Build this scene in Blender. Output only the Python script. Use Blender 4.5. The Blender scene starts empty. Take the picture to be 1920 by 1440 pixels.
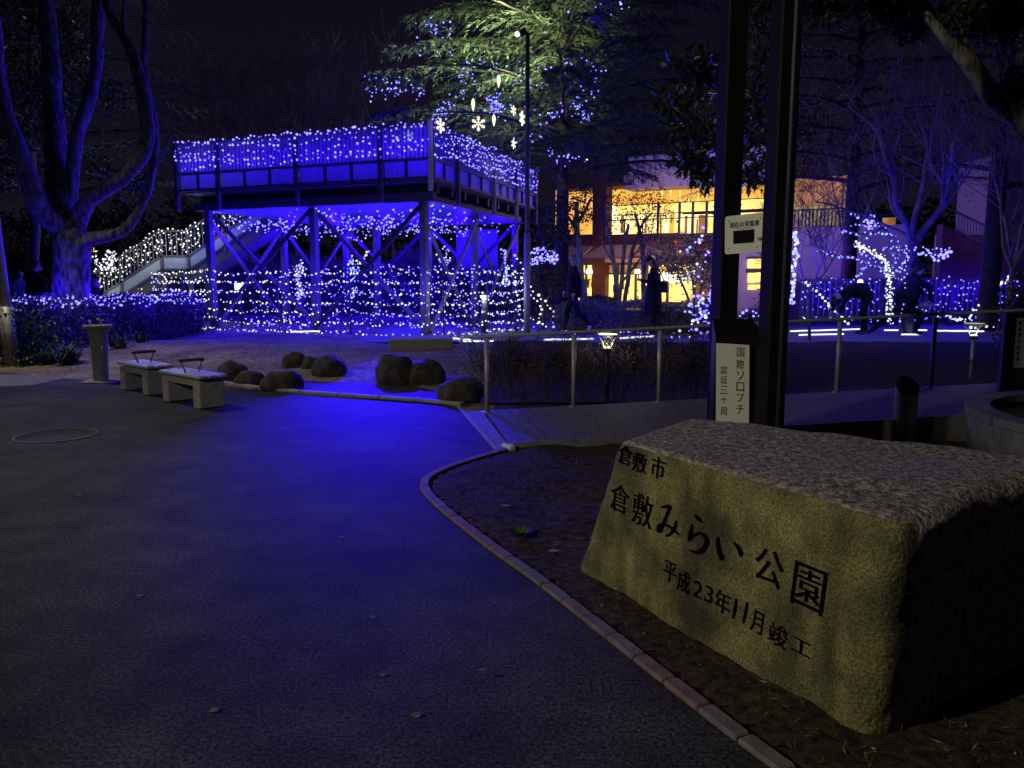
import bpy, math, random
import numpy as np
from mathutils import Vector, Matrix, noise

rnd = random.Random(7)
nrs = np.random.RandomState(11)
SC = bpy.context.scene

# ------------------------------------------------------------------ camera
CAMZ, F, HY = 1.5, 1500.0, 518.0
PITCH = math.atan((720 - HY) / F)
SP, CP = math.sin(PITCH), math.cos(PITCH)
cam_d = bpy.data.cameras.new('camera')
cam_d.sensor_width = 36
cam_d.lens = 36 * F / 1920
cam_d.clip_end = 600
cam_d.clip_start = 0.05
cam = bpy.data.objects.new('camera', cam_d)
SC.collection.objects.link(cam)
cam.location = (0, 0, CAMZ)
cam.rotation_euler = (math.pi / 2 - PITCH, 0, 0)
SC.camera = cam

# ------------------------------------------------------------------ night sky and exposure
w = bpy.data.worlds.new('World'); SC.world = w; w.use_nodes = True
nt = w.node_tree; nt.nodes.clear()
wo = nt.nodes.new('ShaderNodeOutputWorld'); bg = nt.nodes.new('ShaderNodeBackground')
tc = nt.nodes.new('ShaderNodeTexCoord'); sx = nt.nodes.new('ShaderNodeSeparateXYZ')
cr = nt.nodes.new('ShaderNodeValToRGB')
cr.color_ramp.elements[0].position = 0.0; cr.color_ramp.elements[0].color = (0.0080, 0.0058, 0.0120, 1)
cr.color_ramp.elements[1].position = 0.5; cr.color_ramp.elements[1].color = (0.0030, 0.0024, 0.0095, 1)
nt.links.new(tc.outputs['Generated'], sx.inputs[0]); nt.links.new(sx.outputs['Z'], cr.inputs[0])
nt.links.new(cr.outputs[0], bg.inputs[0]); bg.inputs[1].default_value = 1.0
nt.links.new(bg.outputs[0], wo.inputs[0])
SC.view_settings.view_transform = 'Standard'
SC.view_settings.look = 'None'
SC.view_settings.exposure = 0.0
SC.view_settings.gamma = 1.0
SC.view_settings.use_curve_mapping = False
cy = SC.cycles
cy.use_denoising = True
cy.sample_clamp_indirect = 1.5
cy.sample_clamp_direct = 0.0
cy.max_bounces = 5; cy.diffuse_bounces = 2; cy.glossy_bounces = 2; cy.transmission_bounces = 3; cy.transparent_max_bounces = 6
cy.caustics_reflective = False; cy.caustics_refractive = False
cy.use_light_tree = True

def lamp(kind, loc, col, watts, radius=0.1, aim=None, angle=60, blend=0.5, parent=None, name='lamp_light'):
    d = bpy.data.lights.new(name, kind)
    d.color = col; d.energy = watts; d.shadow_soft_size = radius
    o = bpy.data.objects.new(name, d)
    SC.collection.objects.link(o)
    o.location = loc
    if kind == 'SPOT':
        d.spot_size = math.radians(angle); d.spot_blend = blend
        v = Vector(aim) - Vector(loc)
        o.rotation_euler = v.to_track_quat('-Z', 'Y').to_euler()
    if parent is not None:
        o.parent = parent
        o.location = Vector(loc) - parent.location
    return o
BLUE = (0.017, 0.0, 1.0)
WHITE = (1.0, 0.93, 0.78)
LAMP_LEFT, LAMP_NEAR, RAIL_W, CEIL_W, HEDGE_W, FLOOD_W, FLOODB_W = 680, 1280, 15, 120, 20, 800, 7600

# ------------------------------------------------------------------ pixel -> place helpers (used to measure the place)
def ray(u, v):
    a = (u - 960) / F; b = (720 - v) / F
    return Vector((a, CP + b * SP, -SP + b * CP))
def at(u, v, Y):
    d = ray(u, v); t = Y / d.y
    return Vector((d.x * t, Y, CAMZ + d.z * t))
def gp(u, v, z=0.0):
    d = ray(u, v); t = (z - CAMZ) / d.z
    return Vector((d.x * t, d.y * t, z))
UP = 0.25
YB = [(-16, 12.9), (-7.9, 12.4), (-4.1, 11.4), (-2.8, 10.5), (-0.86, 10.0), (-0.4, 10.0), (12, 10.0)]
def yb(x):
    return float(np.interp(x, [p[0] for p in YB], [p[1] for p in YB]))
def gz(x, y):
    t = (y - yb(x) - 0.2) / 3.2
    t = min(1, max(0, t)); s = t * t * (3 - 2 * t)
    h = UP * s
    if s > 0.02 and y < 18 and x < 0.5:
        h += 0.05 * s * noise.noise(Vector((x * .7, y * .7, 3)))
    return h

# ------------------------------------------------------------------ materials
MATS = {}
def nodes_of(m):
    m.use_nodes = True
    return m.node_tree, m.node_tree.nodes['Principled BSDF']
def mat(name, col, rough=0.7, var=0.25, scale=6.0, bump=0.0, bscale=None, metal=0.0, col2=None, spec=None, stretch=None, detail=6):
    m = bpy.data.materials.new(name); MATS[name] = m
    t, b = nodes_of(m)
    b.inputs['Roughness'].default_value = rough
    b.inputs['Metallic'].default_value = metal
    if spec is not None: b.inputs['Specular IOR Level'].default_value = spec
    tcn = t.nodes.new('ShaderNodeTexCoord'); mp = t.nodes.new('ShaderNodeMapping')
    t.links.new(tcn.outputs['Object'], mp.inputs[0])
    if stretch: mp.inputs['Scale'].default_value = stretch
    n = t.nodes.new('ShaderNodeTexNoise'); n.inputs['Scale'].default_value = scale; n.inputs['Detail'].default_value = detail
    t.links.new(mp.outputs[0], n.inputs['Vector'])
    r = t.nodes.new('ShaderNodeValToRGB')
    c = Vector(col); c2 = Vector(col2) if col2 else c * (1 - var)
    r.color_ramp.elements[0].position = 0.35; r.color_ramp.elements[1].position = 0.68
    r.color_ramp.elements[0].color = (*c2, 1); r.color_ramp.elements[1].color = (*(c * (1 + (0 if col2 else var))), 1)
    t.links.new(n.outputs['Fac'], r.inputs[0]); t.links.new(r.outputs[0], b.inputs['Base Color'])
    if bump:
        n2 = t.nodes.new('ShaderNodeTexNoise'); n2.inputs['Scale'].default_value = bscale or scale * 3; n2.inputs['Detail'].default_value = 8
        t.links.new(mp.outputs[0], n2.inputs['Vector'])
        bp = t.nodes.new('ShaderNodeBump'); bp.inputs['Strength'].default_value = min(1, bump); bp.inputs['Distance'].default_value = 0.02 * max(1, bump)
        t.links.new(n2.outputs['Fac'], bp.inputs['Height']); t.links.new(bp.outputs[0], b.inputs['Normal'])
    return m
def emis(name, col, strength, var=0.0, scale=3.0):
    m = bpy.data.materials.new(name); MATS[name] = m
    m.use_nodes = True; t = m.node_tree; t.nodes.clear()
    o = t.nodes.new('ShaderNodeOutputMaterial'); e = t.nodes.new('ShaderNodeEmission')
    e.inputs[0].default_value = (*col, 1); e.inputs[1].default_value = strength
    t.links.new(e.outputs[0], o.inputs[0])
    if var:
        tcn = t.nodes.new('ShaderNodeTexCoord'); n = t.nodes.new('ShaderNodeTexNoise'); n.inputs['Scale'].default_value = scale; n.inputs['Detail'].default_value = 5
        mr = t.nodes.new('ShaderNodeMapRange'); mr.inputs['From Min'].default_value = .35; mr.inputs['From Max'].default_value = .65
        mr.inputs['To Min'].default_value = strength * (1 - var); mr.inputs['To Max'].default_value = strength * (1 + var)
        t.links.new(tcn.outputs['Object'], n.inputs['Vector']); t.links.new(n.outputs['Fac'], mr.inputs['Value']); t.links.new(mr.outputs[0], e.inputs[1])
    m.cycles.emission_sampling = 'NONE'
    return m

# ------------------------------------------------------------------ mesh builder
class MB:
    def __init__(s): s.v = []; s.f = []; s.m = []; s.smooth = []
    def face(s, idx, mi=0, sm=False): s.f.append(tuple(idx)); s.m.append(mi); s.smooth.append(sm)
    def quad(s, a, b, c, d, mi=0):
        k = len(s.v); s.v += [Vector(a), Vector(b), Vector(c), Vector(d)]; s.face((k, k + 1, k + 2, k + 3), mi); return s
    def poly(s, pts, mi=0):
        k = len(s.v); s.v += [Vector(p) for p in pts]; s.face(range(k, k + len(pts)), mi); return s
    def hexa(s, c8, mi=0):
        # c8: bottom 4 (ccw) then top 4
        k = len(s.v); s.v += [Vector(p) for p in c8]
        for q in ((3, 2, 1, 0), (4, 5, 6, 7), (0, 1, 5, 4), (1, 2, 6, 5), (2, 3, 7, 6), (3, 0, 4, 7)):
            s.face([k + i for i in q], mi)
        return s
    def box(s, c, size, rz=0.0, mi=0, bev=0.0):
        cx, cy_, cz = c; hx, hy, hz = size[0] / 2, size[1] / 2, size[2] / 2
        ca, sa = math.cos(rz), math.sin(rz)
        def P(x, y, z): return (cx + ca * x - sa * y, cy_ + sa * x + ca * y, cz + z)
        if bev <= 0:
            return s.hexa([P(-hx, -hy, -hz), P(hx, -hy, -hz), P(hx, hy, -hz), P(-hx, hy, -hz), P(-hx, -hy, hz), P(hx, -hy, hz), P(hx, hy, hz), P(-hx, hy, hz)], mi)
        b = min(bev, hx * .9, hy * .9, hz * .9); k = len(s.v)
        rings = [(-hz, b), (-hz + b, 0), (hz - b, 0), (hz, b)]
        for z, i in rings:
            x, y = hx - i, hy - i; e = b
            for (px, py) in ((-x + e, -y), (x - e, -y), (x, -y + e), (x, y - e), (x - e, y), (-x + e, y), (-x, y - e), (-x, -y + e)):
                s.v.append(Vector(P(px, py, z)))
        for r in range(3):
            for j in range(8):
                a = k + r * 8 + j; c_ = k + r * 8 + (j + 1) % 8
                s.face((a, c_, c_ + 8, a + 8), mi)
        s.face([k + 7 - j for j in range(8)], mi); s.face([k + 24 + j for j in range(8)], mi)
        return s
    def beam(s, a, b, w_, h_, mi=0, up=Vector((0, 0, 1))):
        a, b = Vector(a), Vector(b); d = (b - a).normalized()
        if abs(d.dot(up)) > .99: up = Vector((0, 1, 0))
        r = d.cross(up).normalized() * w_ / 2; u = r.cross(d).normalized() * h_ / 2
        return s.hexa([a - r - u, a + r - u, b + r - u, b - r - u, a - r + u, a + r + u, b + r + u, b - r + u], mi)
    def tube(s, pts, rad, n=6, mi=0, cap=True, sm=True):
        pts = [Vector(p) for p in pts]
        if not hasattr(rad, '__len__'): rad = [rad] * len(pts)
        k = len(s.v); ref = None
        for i, p in enumerate(pts):
            d = (pts[min(i + 1, len(pts) - 1)] - pts[max(i - 1, 0)])
            d = d.normalized() if d.length > 1e-9 else Vector((0, 0, 1))
            if ref is None:
                ref = Vector((0, 0, 1)) if abs(d.z) < .9 else Vector((1, 0, 0))
            x = (ref - d * ref.dot(d)).normalized(); y = d.cross(x); ref = x
            for j in range(n):
                a = 2 * math.pi * j / n
                s.v.append(p + (x * math.cos(a) + y * math.sin(a)) * rad[i])
        for i in range(len(pts) - 1):
            for j in range(n):
                a = k + i * n + j; b = k + i * n + (j + 1) % n
                s.face((a, b, b + n, a + n), mi, sm)
        if cap:
            s.face([k + n - 1 - j for j in range(n)], mi); e = k + (len(pts) - 1) * n
            s.face([e + j for j in range(n)], mi)
        return s
    def lathe(s, c, prof, n=20, mi=0, sx_=1, sy_=1, sm=True):
        k = len(s.v); c = Vector(c)
        for r, z in prof:
            for j in range(n):
                a = 2 * math.pi * j / n
                s.v.append(c + Vector((math.cos(a) * r * sx_, math.sin(a) * r * sy_, z)))
        for i in range(len(prof) - 1):
            for j in range(n):
                a = k + i * n + j; b = k + i * n + (j + 1) % n
                s.face((a, b, b + n, a + n), mi, sm)
        s.face([k + n - 1 - j for j in range(n)], mi); e = k + (len(prof) - 1) * n
        s.face([e + j for j in range(n)], mi)
        return s
    def ico(s, c, r, mi=0):
        k = len(s.v); c = Vector(c); g = (1 + 5 ** .5) / 2; q = r / math.sqrt(1 + g * g)
        for p in ((-1, g, 0), (1, g, 0), (-1, -g, 0), (1, -g, 0), (0, -1, g), (0, 1, g), (0, -1, -g), (0, 1, -g), (g, 0, -1), (g, 0, 1), (-g, 0, -1), (-g, 0, 1)):
            s.v.append(c + Vector(p) * q)
        for t in ((0, 11, 5), (0, 5, 1), (0, 1, 7), (0, 7, 10), (0, 10, 11), (1, 5, 9), (5, 11, 4), (11, 10, 2), (10, 7, 6), (7, 1, 8), (3, 9, 4), (3, 4, 2), (3, 2, 6), (3, 6, 8), (3, 8, 9), (4, 9, 5), (2, 4, 11), (6, 2, 10), (8, 6, 7), (9, 8, 1)):
            s.face([k + i for i in t], mi, True)
        return s

def wloc(p):
    return p.matrix_world.translation if False else (p.location + (wloc(p.parent) if p.parent else Vector((0, 0, 0))))
def tag(o, label=None, cat=None, group=None, kind=None):
    if label: o['label'] = label
    if cat: o['category'] = cat
    if group: o['group'] = group
    if kind: o['kind'] = kind
    return o
def empty(name, loc, label=None, cat=None, group=None, kind=None):
    o = bpy.data.objects.new(name, None); SC.collection.objects.link(o); o.location = loc
    o.empty_display_size = .1
    return tag(o, label, cat, group, kind)
def link(name, me, mats, parent=None, loc=None):
    if not isinstance(mats, (list, tuple)): mats = [mats]
    for m in mats: me.materials.append(MATS[m] if isinstance(m, str) else m)
    o = bpy.data.objects.new(name, me); SC.collection.objects.link(o)
    if parent is not None: o.parent = parent
    return o
def build(name, mb, mats, parent=None, origin=None, **kw):
    off = wloc(parent) if parent is not None else (Vector(origin) if origin is not None else Vector((0, 0, 0)))
    me = bpy.data.meshes.new(name)
    me.from_pydata([tuple(p - off) for p in mb.v], [], mb.f)
    me.polygons.foreach_set('material_index', mb.m)
    me.polygons.foreach_set('use_smooth', mb.smooth)
    me.update()
    o = link(name, me, mats, parent)
    if parent is None: o.location = off
    return tag(o, **kw)
def build_np(name, V, Fc, mats, parent=None, origin=None, mi=None, **kw):
    """V (n,3) array, Fc (m,k) int array"""
    off = wloc(parent) if parent is not None else (Vector(origin) if origin is not None else Vector((0, 0, 0)))
    me = bpy.data.meshes.new(name)
    V = V - np.array(off)[None]
    m, k = Fc.shape
    me.vertices.add(len(V)); me.vertices.foreach_set('co', V.astype(np.float32).ravel())
    me.loops.add(m * k); me.loops.foreach_set('vertex_index', Fc.astype(np.int32).ravel())
    me.polygons.add(m); me.polygons.foreach_set('loop_start', np.arange(0, m * k, k, dtype=np.int32))
    me.polygons.foreach_set('loop_total', np.full(m, k, dtype=np.int32))
    if mi is not None: me.polygons.foreach_set('material_index', mi.astype(np.int32))
    me.update(calc_edges=True)
    o = link(name, me, mats, parent)
    if parent is None: o.location = off
    return tag(o, **kw)
def leafcloud(P, D, N, L, W, bend=0.0):
    """leaf quads (diamond-like) at P along D with side from N. arrays (n,3),(n,3),(n,3),(n,),(n,)"""
    D = D / (np.linalg.norm(D, axis=1, keepdims=True) + 1e-9)
    S = np.cross(D, N); S = S / (np.linalg.norm(S, axis=1, keepdims=True) + 1e-9)
    L = L[:, None]; W = W[:, None]
    V = np.stack([P, P + D * L * .5 + S * W * .5, P + D * L + N * bend * L, P + D * L * .5 - S * W * .5], 1).reshape(-1, 3)
    n = len(P)
    return V, np.arange(n * 4).reshape(n, 4)
def dup(root, loc, rz=0.0, label=None, sz=None):
    r = root.copy(); SC.collection.objects.link(r); r.location = loc; r.rotation_euler = (0, 0, rz)
    if sz: r.scale = (sz, sz, sz)
    if label: r['label'] = label
    for ch in root.children:
        c = ch.copy(); SC.collection.objects.link(c); c.parent = r
        for g in ch.children:
            d = g.copy(); SC.collection.objects.link(d); d.parent = c
    return r

# ------------------------------------------------------------------ material library
mat('asphalt', (0.100, 0.090, 0.083), .75, col2=(0.012, 0.0112, 0.0105), scale=70, bump=.35, bscale=120, spec=.15, detail=8)
def mix_patches(name, scale, lo, hi):
    # broad worn patches multiplied over the fine grain
    m = MATS[name]; t = m.node_tree; b = t.nodes['Principled BSDF']
    src = b.inputs['Base Color'].links[0].from_socket
    tcn = t.nodes.new('ShaderNodeTexCoord'); n = t.nodes.new('ShaderNodeTexNoise'); n.inputs['Scale'].default_value = scale; n.inputs['Detail'].default_value = 5; n.inputs['Roughness'].default_value = .6
    mr = t.nodes.new('ShaderNodeMapRange'); mr.inputs['From Min'].default_value = .35; mr.inputs['From Max'].default_value = .65; mr.inputs['To Min'].default_value = lo; mr.inputs['To Max'].default_value = hi
    mx = t.nodes.new('ShaderNodeMix'); mx.data_type = 'RGBA'; mx.blend_type = 'MULTIPLY'; mx.inputs['Factor'].default_value = 1
    t.links.new(tcn.outputs['Object'], n.inputs['Vector']); t.links.new(n.outputs['Fac'], mr.inputs['Value'])
    t.links.new(src, mx.inputs['A']); t.links.new(mr.outputs[0], mx.inputs['B']); t.links.new(mx.outputs['Result'], b.inputs['Base Color'])
mix_patches('asphalt', .55, .42, 1.35)
mix_patches('asphalt', 3.5, .72, 1.2)
mat('sand', (0.34, 0.275, 0.20), .95, col2=(0.13, 0.10, 0.07), scale=15, bump=.8, bscale=30, spec=.1)
mix_patches('sand', 1.3, .62, 1.25)
mat('soil', (0.085, 0.060, 0.040), .97, col2=(0.022, 0.016, 0.011), scale=22, bump=.5, bscale=60, spec=.1)
mat('dark_ground', (0.05, 0.045, 0.04), .95, scale=4, bump=.6, spec=.1)
mat('concrete', (0.28, 0.27, 0.25), .8, var=.18, scale=12, bump=.25, bscale=80)
mat('concrete_dark', (0.15, 0.145, 0.14), .8, var=.25, scale=9, bump=.25, bscale=60)
mat('brick', (0.19, 0.12, 0.112), .8, var=.2, scale=10, bump=.4, bscale=120)
mat('brick_grey', (0.17, 0.145, 0.142), .8, var=.2, scale=10, bump=.4, bscale=120)
mat('plank', (0.10, 0.088, 0.078), .7, var=.3, scale=4, stretch=(12, 1, 12), bump=.3, bscale=30)
mat('steel', (0.55, 0.55, 0.53), .33, var=.06, scale=5, metal=.45)
mat('steel_dull', (0.40, 0.39, 0.36), .5, var=.15, scale=8, metal=.35)
mat('post_paint', (0.012, 0.0105, 0.010), .6, spec=.12, var=.2, scale=3, bump=.05)
mat('dark_metal', (0.05, 0.05, 0.055), .5, var=.2, scale=8)
mat('beam_paint', (0.075, 0.068, 0.065), .6, var=.2, scale=4, stretch=(1, 1, 6))
mat('column_paint', (0.15, 0.14, 0.14), .6, var=.15, scale=3)
mat('wood_grey', (0.10, 0.088, 0.08), .75, var=.3, scale=4, stretch=(1, 1, 9))
mat('panel', (0.27, 0.28, 0.31), .45, var=.12, scale=2, stretch=(9, 9, .6))
mat('panel_pale', (.26, .31, .29), .5, var=.1)
mat('net', (0.30, 0.30, 0.34), .7, var=.25, scale=9)  # for the added sheet that shows blue glow behind the railing
mat('brace_dark', (0.035, 0.03, 0.03), .6)
mat('white_paint', (0.7, 0.7, 0.66), .5, var=.07, scale=3)
mat('sign_face', (0.85, 0.85, 0.66), .45, var=.05, scale=3)
mat('screen', (0.012, 0.010, 0.010), .25, var=.3, scale=60)
mat('ink', (0.0025, 0.0025, 0.0025), .95, var=.2, scale=30, spec=0.0)
mat('wire', (0.02, 0.05, 0.03), .6)
mat('trunk_dark', (.028, .024, .02), .95, var=.4, scale=9, bump=.8)
mat('rock', (0.050, 0.043, 0.036), .9, var=.55, scale=9, bump=.8, bscale=60)
mat('bark', (0.30, 0.28, 0.25), .9, col2=(0.05, 0.042, 0.036), scale=13, bump=1.6, bscale=22, stretch=(1, 1, .4))
mat('bark_dark', (0.09, 0.08, 0.07), .9, var=.4, scale=8, bump=.8)
mat('twig', (0.19, 0.16, 0.15), .85, var=.3, scale=5)
mat('twig_dark', (0.06, 0.045, 0.04), .85, var=.3, scale=5)
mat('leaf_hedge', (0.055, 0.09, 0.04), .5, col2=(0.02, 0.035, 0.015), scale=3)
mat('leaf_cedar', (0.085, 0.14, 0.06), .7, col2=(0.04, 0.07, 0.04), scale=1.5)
mat('leaf_lit', (0.20, 0.22, 0.16), .6, col2=(0.06, 0.07, 0.05), scale=5)  # hedge leaf made paler where lights shine on it, brightness put into colour
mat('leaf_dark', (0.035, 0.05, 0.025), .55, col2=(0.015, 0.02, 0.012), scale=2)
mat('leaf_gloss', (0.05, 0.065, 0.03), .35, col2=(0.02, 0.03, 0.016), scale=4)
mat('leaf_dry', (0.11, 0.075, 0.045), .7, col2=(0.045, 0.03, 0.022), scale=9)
mat('leaf_strap', (0.10, 0.14, 0.07), .5, col2=(0.03, 0.05, 0.03), scale=6)
mat('litter', (.30, .22, .13), .8, col2=(.07, .05, .03), scale=9)
mat('grass_dry', (.10, .09, .045), .8, var=.4, scale=9)
mat('leaf_pink', (.36, .24, .23), .7, col2=(.10, .07, .06), scale=4)
mat('grass', (0.06, 0.10, 0.03), .7, scale=3)
mat('wall_white', (0.42, 0.38, 0.46), .8, var=.06, scale=2)
mat('wall_red', (0.10, 0.035, 0.032), .8, var=.2, scale=3)
mat('awning', (0.50, 0.36, 0.25), .8, var=.1, scale=2)
mat('skin', (0.45, 0.28, 0.2), .55, var=.05)
mat('cloth_black', (0.006, 0.006, 0.007), .85, var=.3, scale=14, spec=.2)
mat('cloth_navy', (0.009, 0.010, 0.018), .85, var=.3, scale=12, spec=.2)
mat('cloth_brown', (0.012, 0.009, 0.008), .85, var=.3, scale=12, spec=.2)
mat('cloth_denim', (0.26, 0.33, 0.36), .85, var=.25, scale=12)
mat('cloth_pale', (0.45, 0.45, 0.45), .85, var=.1, scale=12)
mat('hair', (0.010, 0.008, 0.007), .5, var=.2, scale=30)
mat('hair_grey', (0.25, 0.22, 0.24), .6, var=.2, scale=30)
mat('leather', (0.015, 0.013, 0.013), .4)
def translucent(name, fac):
    m = MATS[name]; t = m.node_tree; b = t.nodes['Principled BSDF']; o = t.nodes['Material Output']
    tr = t.nodes.new('ShaderNodeBsdfTranslucent'); mxs = t.nodes.new('ShaderNodeMixShader'); mxs.inputs[0].default_value = fac
    t.links.new(b.inputs['Base Color'].links[0].from_socket, tr.inputs['Color']); t.links.new(b.outputs[0], mxs.inputs[1]); t.links.new(tr.outputs[0], mxs.inputs[2]); t.links.new(mxs.outputs[0], o.inputs['Surface'])
translucent('panel', .45); translucent('net', .55)
_m = MATS['net']; _m.node_tree.nodes['Principled BSDF'].inputs['Alpha'].default_value = .55
emis('bulb_blue', (0.165, 0.135, 1.0), 4.2)
emis('bulb_cyan', (0.14, 0.26, 1.0), 3.4)
emis('bulb_white', (0.86, 0.86, 1.0), 1.5)
emis('bulb_warm', (1.0, 0.98, 0.86), 1.5)
emis('led_tube', (0.80, 0.88, 1.0), 1.6)
emis('snow_led', (1.0, 0.97, 0.72), 1.35)
emis('lamp_glow', (1.0, 1.0, 0.62), 2.0)
emis('lamp_dim', (1.0, 0.97, 0.7), .42)
emis('win_bright', (1.0, 0.66, 0.16), 1.9, .45, 1.6)
emis('win_amber', (1.0, 0.46, 0.07), 1.15, .25, 1.2)
emis('win_white', (1.0, 0.80, 0.33), 2.0, .3, 1.5)
emis('win_dim', (0.85, 0.36, 0.16), .42, .4, 1.4)
emis('led_warm', (1.0, .93, .62), 2.2)
emis('win_red', (1.0, .12, .06), .8)
emis('win_olive', (.62, .45, .16), .55, .4, 1.5)
emis('far_lamp', (1.0, 0.62, 0.12), 3.0)
# ------------------------------------------------------------------ GROUND
def sheet(name, xs, ys, zf, mats, **kw):
    X, Y = np.meshgrid(xs, ys)
    Z = np.array([[zf(x, y) for x in xs] for y in ys])
    V = np.stack([X, Y, Z], -1).reshape(-1, 3)
    nx, ny = len(xs), len(ys)
    I = np.arange(nx * ny).reshape(ny, nx)
    Fc = np.stack([I[:-1, :-1], I[:-1, 1:], I[1:, 1:], I[1:, :-1]], -1).reshape(-1, 4)
    o = build_np(name, V, Fc, mats, **kw)
    for p in o.data.polygons: p.use_smooth = True
    return o
xs = np.unique(np.concatenate([np.linspace(-120, -16, 8), np.linspace(-16, 9, 76), np.linspace(9, 120, 10)]))
ys = np.unique(np.concatenate([np.linspace(-40, 8, 8), np.linspace(8, 24, 60), np.linspace(24, 200, 10)]))
sheet('ground', xs, ys, lambda x, y: gz(x, y) - 0.012, 'sand', kind='structure')
# asphalt path: flat area this side of the sand, cut by the planting bed
inner = [gp(946, 842), gp(905, 853), gp(868, 864), gp(828, 878), gp(797, 892), gp(784, 905), gp(788, 921), gp(806, 942), gp(845, 975), gp(925, 1038), gp(1010, 1097), gp(1100, 1170), gp(1240, 1281), gp(1345, 1365), gp(1460, 1450), gp(1600, 1570)]
far = [gp(868, 763), gp(824, 757), gp(690, 748), gp(556, 738), gp(488, 733), gp(415, 719), gp(340, 716), gp(180, 714), gp(60, 704), gp(0, 698), Vector((-16, 12.9, 0))]
asph = MB()
pts = [Vector((-16, 12.9, 0)), Vector((-16, -6, 0)), Vector((2.2, -6, 0)), Vector((2.2, 1.2, 0))] + inner[::-1] + far[:-1]
asph.poly([Vector((p.x, p.y, 0.0)) for p in pts])
import bmesh
def tri_build(name, mb, mats, cuts=0, **kw):
    o = build(name, mb, mats, **kw)
    bm = bmesh.new(); bm.from_mesh(o.data); bmesh.ops.triangulate(bm, faces=bm.faces); bm.to_mesh(o.data); bm.free()
    return o
tri_build('path', asph, 'asphalt', kind='structure')
# planting bed
bedp = [Vector((p.x, p.y, 0)) for p in inner]
c = MB()
def resample(pts, step):
    pts = [Vector(p) for p in pts]; out = [pts[0]]; acc = 0
    for a, b in zip(pts, pts[1:]):
        L = (b - a).length; s = step - acc
        while s <= L:
            out.append(a.lerp(b, s / L)); s += step
        acc = L - (s - step)
    return out
def smooth_pts(pts, n=2):
    for _ in range(n):
        q = [pts[0]]
        for a, b in zip(pts, pts[1:]):
            q += [a.lerp(b, .25), a.lerp(b, .75)]
        q.append(pts[-1]); pts = q
    return pts
bs = smooth_pts(bedp, 2)
def bed_left(y):  # x of the kerb line at y (rightmost branch handled by the two arcs)
    return None
# bed as a fine sheet clipped by the kerb outline
def in_bed(x, y):
    # polygon: kerb + right side
    poly = bs + [Vector((14, 0, 0)), Vector((14, 7.3, 0)), Vector((0.1, 6.95, 0))]
    ins = False; j = len(poly) - 1
    for i in range(len(poly)):
        a, b = poly[i], poly[j]
        if (a.y > y) != (b.y > y) and x < (b.x - a.x) * (y - a.y) / (b.y - a.y) + a.x: ins = not ins
        j = i
    return ins
def bed_z(x, y):
    return .018 + .035 * noise.noise(Vector((x * 2.2, y * 2.2, 1))) + .014 * noise.noise(Vector((x * 11, y * 11, 4)))
outl = resample(bs, .12)
cells = MB(); step = .06; idx = {}
gx = np.arange(-1.4, 6.6, step); gy = np.arange(.6, 7.3, step)
insd = np.zeros((len(gx), len(gy)), bool)
polyL = np.array([(p.x, p.y) for p in (bs + [Vector((14, 0.2, 0)), Vector((14, 7.4, 0)), Vector((0.05, 7.05, 0))])])
GX, GY = np.meshgrid(gx, gy, indexing='ij')
ins = np.zeros(GX.shape, bool); j = len(polyL) - 1
for i in range(len(polyL)):
    xi, yi = polyL[i]; xj, yj = polyL[j]
    if yi != yj:
        ins ^= ((yi > GY) != (yj > GY)) & (GX < (xj - xi) * (GY - yi) / (yj - yi) + xi)
    j = i
Zb = np.vectorize(bed_z)(GX, GY)
I = np.arange(GX.size).reshape(GX.shape)
_bd = np.array([(p.x, p.y) for p in resample(bs, .04)])
dist = np.sqrt(((np.stack([GX, GY], -1)[:, :, None, :] - _bd[None, None]) ** 2).sum(-1)).min(-1)
ins &= dist > .055
Zb = Zb * np.clip((dist - .05) / .25, 0, 1) - .004 * (dist < .15)
ok = ins[:-1, :-1] & ins[1:, :-1] & ins[1:, 1:] & ins[:-1, 1:]
Q = np.stack([I[:-1, :-1], I[1:, :-1], I[1:, 1:], I[:-1, 1:]], -1)[ok]
bed = build_np('planting_bed', np.stack([GX, GY, Zb], -1).reshape(-1, 3), Q, 'soil', kind='structure')
bm = bmesh.new(); bm.from_mesh(bed.data); bmesh.ops.delete(bm, geom=[v for v in bm.verts if not v.link_faces], context='VERTS'); bm.to_mesh(bed.data); bm.free()
# broad soil below it, and dark soil slope right of the far path
mbq = MB(); mbq.quad((-.2, 1.0, -.006), (30, -2, -.006), (30, 9.9, -.006), (-.2, 9.9, -.006)); build('bed_base', mbq, 'soil', kind='structure')

# kerb bricks
kerb = empty('kerb', (bs[0].x, bs[0].y, 0), kind='structure')
kpts = resample(bs, .205)
n_b = 0
for a, b in zip(kpts, kpts[1:]):
    d = (b - a); L = d.length; d.normalize(); nrm = Vector((-d.y, d.x, 0))
    # keep the bricks on the bed side of the line
    m_ = (a + b) / 2 + nrm * .033
    ra = math.atan2(d.y, d.x)
    mb = MB(); mb.box((m_.x, m_.y, -.013 + rnd.uniform(-.002, .002)), (L - .007, .066, .06), ra + rnd.uniform(-.012, .012), 0, .006)
    build('brick', mb, 'brick' if rnd.random() < .55 else 'brick_grey', kerb)
    n_b += 1

# concrete kerb on the far side of the path
kb = MB(); ff = smooth_pts([Vector((p.x, p.y, 0)) for p in far[:7]], 2)
kn = resample(ff, .6)
farkerb = empty('far_kerb', (kn[0].x, kn[0].y, 0), kind='structure')
for a, b in zip(kn, kn[1:]):
    d = (b - a); L = d.length; m_ = (a + b) / 2
    mb = MB(); mb.box((m_.x, m_.y + .04, .0), (L - .01, .09, .09), math.atan2(d.y, d.x), 0, .01)
    build('kerb_stone', mb, 'concrete', farkerb)
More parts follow.
